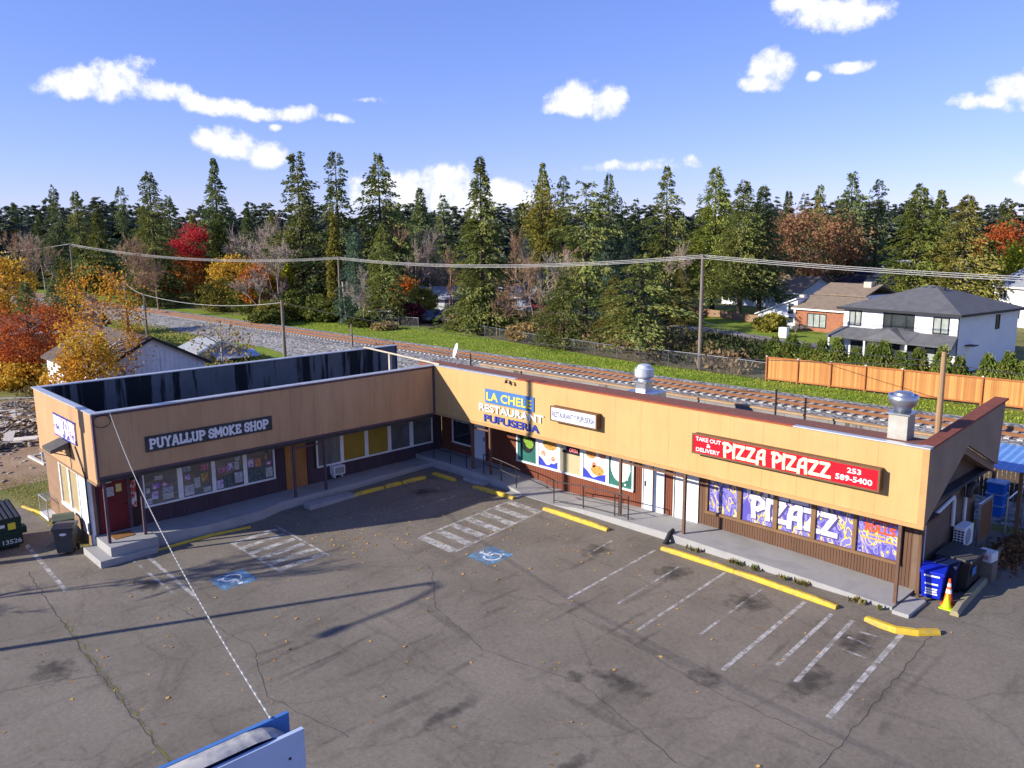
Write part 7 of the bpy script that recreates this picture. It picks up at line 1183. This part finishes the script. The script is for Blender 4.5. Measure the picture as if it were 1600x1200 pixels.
# ================================================================ CARS
def car(label, u, v, rz, col, hgt=1.45, L=4.4, suv=False):
    b = ground_at(u, v); t = empty('parked_car', (b.x, b.y, .02), label, 'car', 'cars parked by the far houses', rz); pm = mat('car_'+label.split()[0]+str(int(u)), col, rough=.25, spec=.6, coat=.6); hw = .86
    side = [(-L/2, .35), (-L/2+.05, .75), (-L/2+.35, .9), (L/2-1.2, .95), (L/2-.2, .82), (L/2, .6), (L/2-.02, .35)]; MB().prism([(x, -hw, z) for x, z in side], (0, 2*hw, 0)).local('body', pm, t, bevel=.06)
    r0, r1 = (-L/2+.25, L/2-1.5) if suv else (-L/2+.7, L/2-1.3); cab = MB(); zt = hgt; cab.add([(r0, -hw+.03, .9), (r1+.35, -hw+.03, .93), (r1+.35, hw-.03, .93), (r0, hw-.03, .9), (r0+.35, -hw+.17, zt), (r1-.35, -hw+.17, zt), (r1-.35, hw-.17, zt), (r0+.35, hw-.17, zt)], [(0, 1, 5, 4), (1, 2, 6, 5), (2, 3, 7, 6), (3, 0, 4, 7), (4, 5, 6, 7)]); cab.local('windows', M_GLH, t)
    MB().box(r0+.33, -hw+.15, zt-.02, r1-.33, hw-.15, zt+.04).local('roof', pm, t, bevel=.03)
    for x in (-L/2+.85, L/2-.9):
        for s in (-1, 1):
            w_ = MB().add([(x+.33*math.cos(a*math.pi/8), s*hw+dy, .33+.33*math.sin(a*math.pi/8)) for dy in (-.1, .1) for a in range(16)], [tuple(range(16)), tuple(range(16, 32))]+[(i, (i+1) % 16, 16+(i+1) % 16, 16+i) for i in range(16)]).local('wheel', MATS['black_plastic'], t); MB().disc((x, s*(hw+.105), .33), X_, Z_, .19, 12).local('rim', M_GALV, w_)
    for s in (-1, 1): MB().box(L/2-.06, s*.6-.14, .62, L/2+.01, s*.6+.14, .74).local('headlight', M_SWHITE, t); MB().box(-L/2-.01, s*.66-.1, .68, -L/2+.06, s*.66+.1, .82).local('tail_light', M_SRED, t)
car('grey-green parked car, left one of the pair by the sage house', 673, 503, R(-60), (.10, .13, .13), 1.5, suv=True); car('blue parked car, right one of the pair by the sage house', 698, 502, R(-60), (.07, .14, .30)); car('red car glimpsed behind the pale birches', 838, 484, R(-30), (.45, .03, .03)); car('dark car on the driveway left of the middle pole', 1061, 497, R(150), (.06, .075, .085)); car('dark parked car half behind the great fir foot', 738, 503, R(-60), (.05, .06, .09))
cart('trash_cart', 'left of two dark bins beside the split-level house', (-19.6, 64.0, .02), R(30), M_GREYP); cart('trash_cart', 'right of two dark bins beside the split-level house', (-18.7, 63.8, .02), R(30), M_OLIVE)
o = MB().box(-12.9, 57.0, .0, -12.0, 57.6, 1.1).build('mailbox_post', M_HWHITE, loc=(-12.4, 57.3, 0)); tag(o, 'white pillar at the edge of the split-level lawn', 'pillar')
# ================================================================ DIRT YARD DEBRIS
rr = random.Random(9); M_OLDW = [mat('scrap_grey', (.42, .38, .34), (.30, .27, .24), 3, .9, stretch=(1, 6, 6)), mat('scrap_pale', (.62, .56, .48), (.48, .43, .36), 3, .9, stretch=(1, 6, 6)), mat('scrap_brown', (.24, .16, .10), (.17, .11, .07), 3, .9, stretch=(1, 6, 6))]
boards = [MB().prism([(-L0/2, -w0/2, 0), (L0/2, -w0/2, 0), (L0/2-.06, w0/2, 0), (-L0/2, w0/2, 0)], (0, 0, .05)).mesh('scrap_board', m_) for L0, w0, m_ in ((2.8, .3, M_OLDW[0]), (4.0, .28, M_OLDW[1]), (1.9, .5, M_OLDW[1]), (2.2, .24, M_OLDW[2]))]
for i in range(66):
    x = rr.uniform(-34, -19.5) if i < 44 else rr.uniform(-30, -21); y = min(-17.2+(-18-x)*.32+rr.uniform(-1.0, 3.8), -8.8); o = link('scrap_board', boards[i % 4], None, (x, y, gz(y)+.08+rr.uniform(0, .3)), rr.uniform(-.6, .9)); o.rotation_euler.x = rr.uniform(-.2, .2); o.rotation_euler.y = rr.uniform(-.12, .12); tag(o, ('grey weathered scrap board lying loose in the dirt yard', 'long pale scrap board lying loose in the dirt yard', 'short wide pale scrap board lying in the dirt yard', 'brown scrap board lying loose in the dirt yard')[i % 4], 'board', 'scrap boards in the dirt yard')
def rubble(name, label, c, r, n, seed, m):
    rs = np.random.RandomState(seed); parts = []; cube = np.array([(-1, -1, -1), (1, -1, -1), (1, 1, -1), (-1, 1, -1), (-1, -1, 1), (1, -1, 1), (1, 1, 1), (-1, 1, 1)], float); F = np.array([(0, 3, 2, 1), (4, 5, 6, 7), (0, 1, 5, 4), (1, 2, 6, 5), (2, 3, 7, 6), (3, 0, 4, 7)])
    for i in range(n): q = rs.normal(0, 1, 2)*r; s = rs.uniform(.03, .09); V = (cube+rs.uniform(-.4, .4, (8, 3)))*s*np.array([1.6, 1, .5]); a = rs.uniform(0, 6.28); V = np.stack([V[:, 0]*math.cos(a)-V[:, 1]*math.sin(a), V[:, 0]*math.sin(a)+V[:, 1]*math.cos(a), V[:, 2]], 1); y = c[1]+q[1]; parts.append((V+np.array([c[0]+q[0], y, gz(y)+.04+.6*math.exp(-(q[0]**2+q[1]**2)/(r[0]**2))*rs.rand()]), F))
    V, F = join(parts); tag(link(name, np_mesh(name, V, F, m)), label, 'rubble', None, 'stuff')
M_RUB = mat('rubble', (.25, .21, .17), (.13, .10, .08), 2, .95); rubble('rubble_heap', 'heap of broken concrete and stumps in the dirt yard', (-20.5, -14.0), (.6, .45), 70, 1, M_RUB); rubble('rubble_scatter', 'broken debris scattered across the dirt yard', (-25, -13.2), (4.0, 1.8), 800, 2, mat('rubble_pale', (.40, .33, .26), (.20, .15, .11), 2, .95)); rubble('rock_wall', 'low bank of grey rocks at the far edge of the yard', (-31.5, -10.4), (2.2, .5), 120, 3, M_RUB)
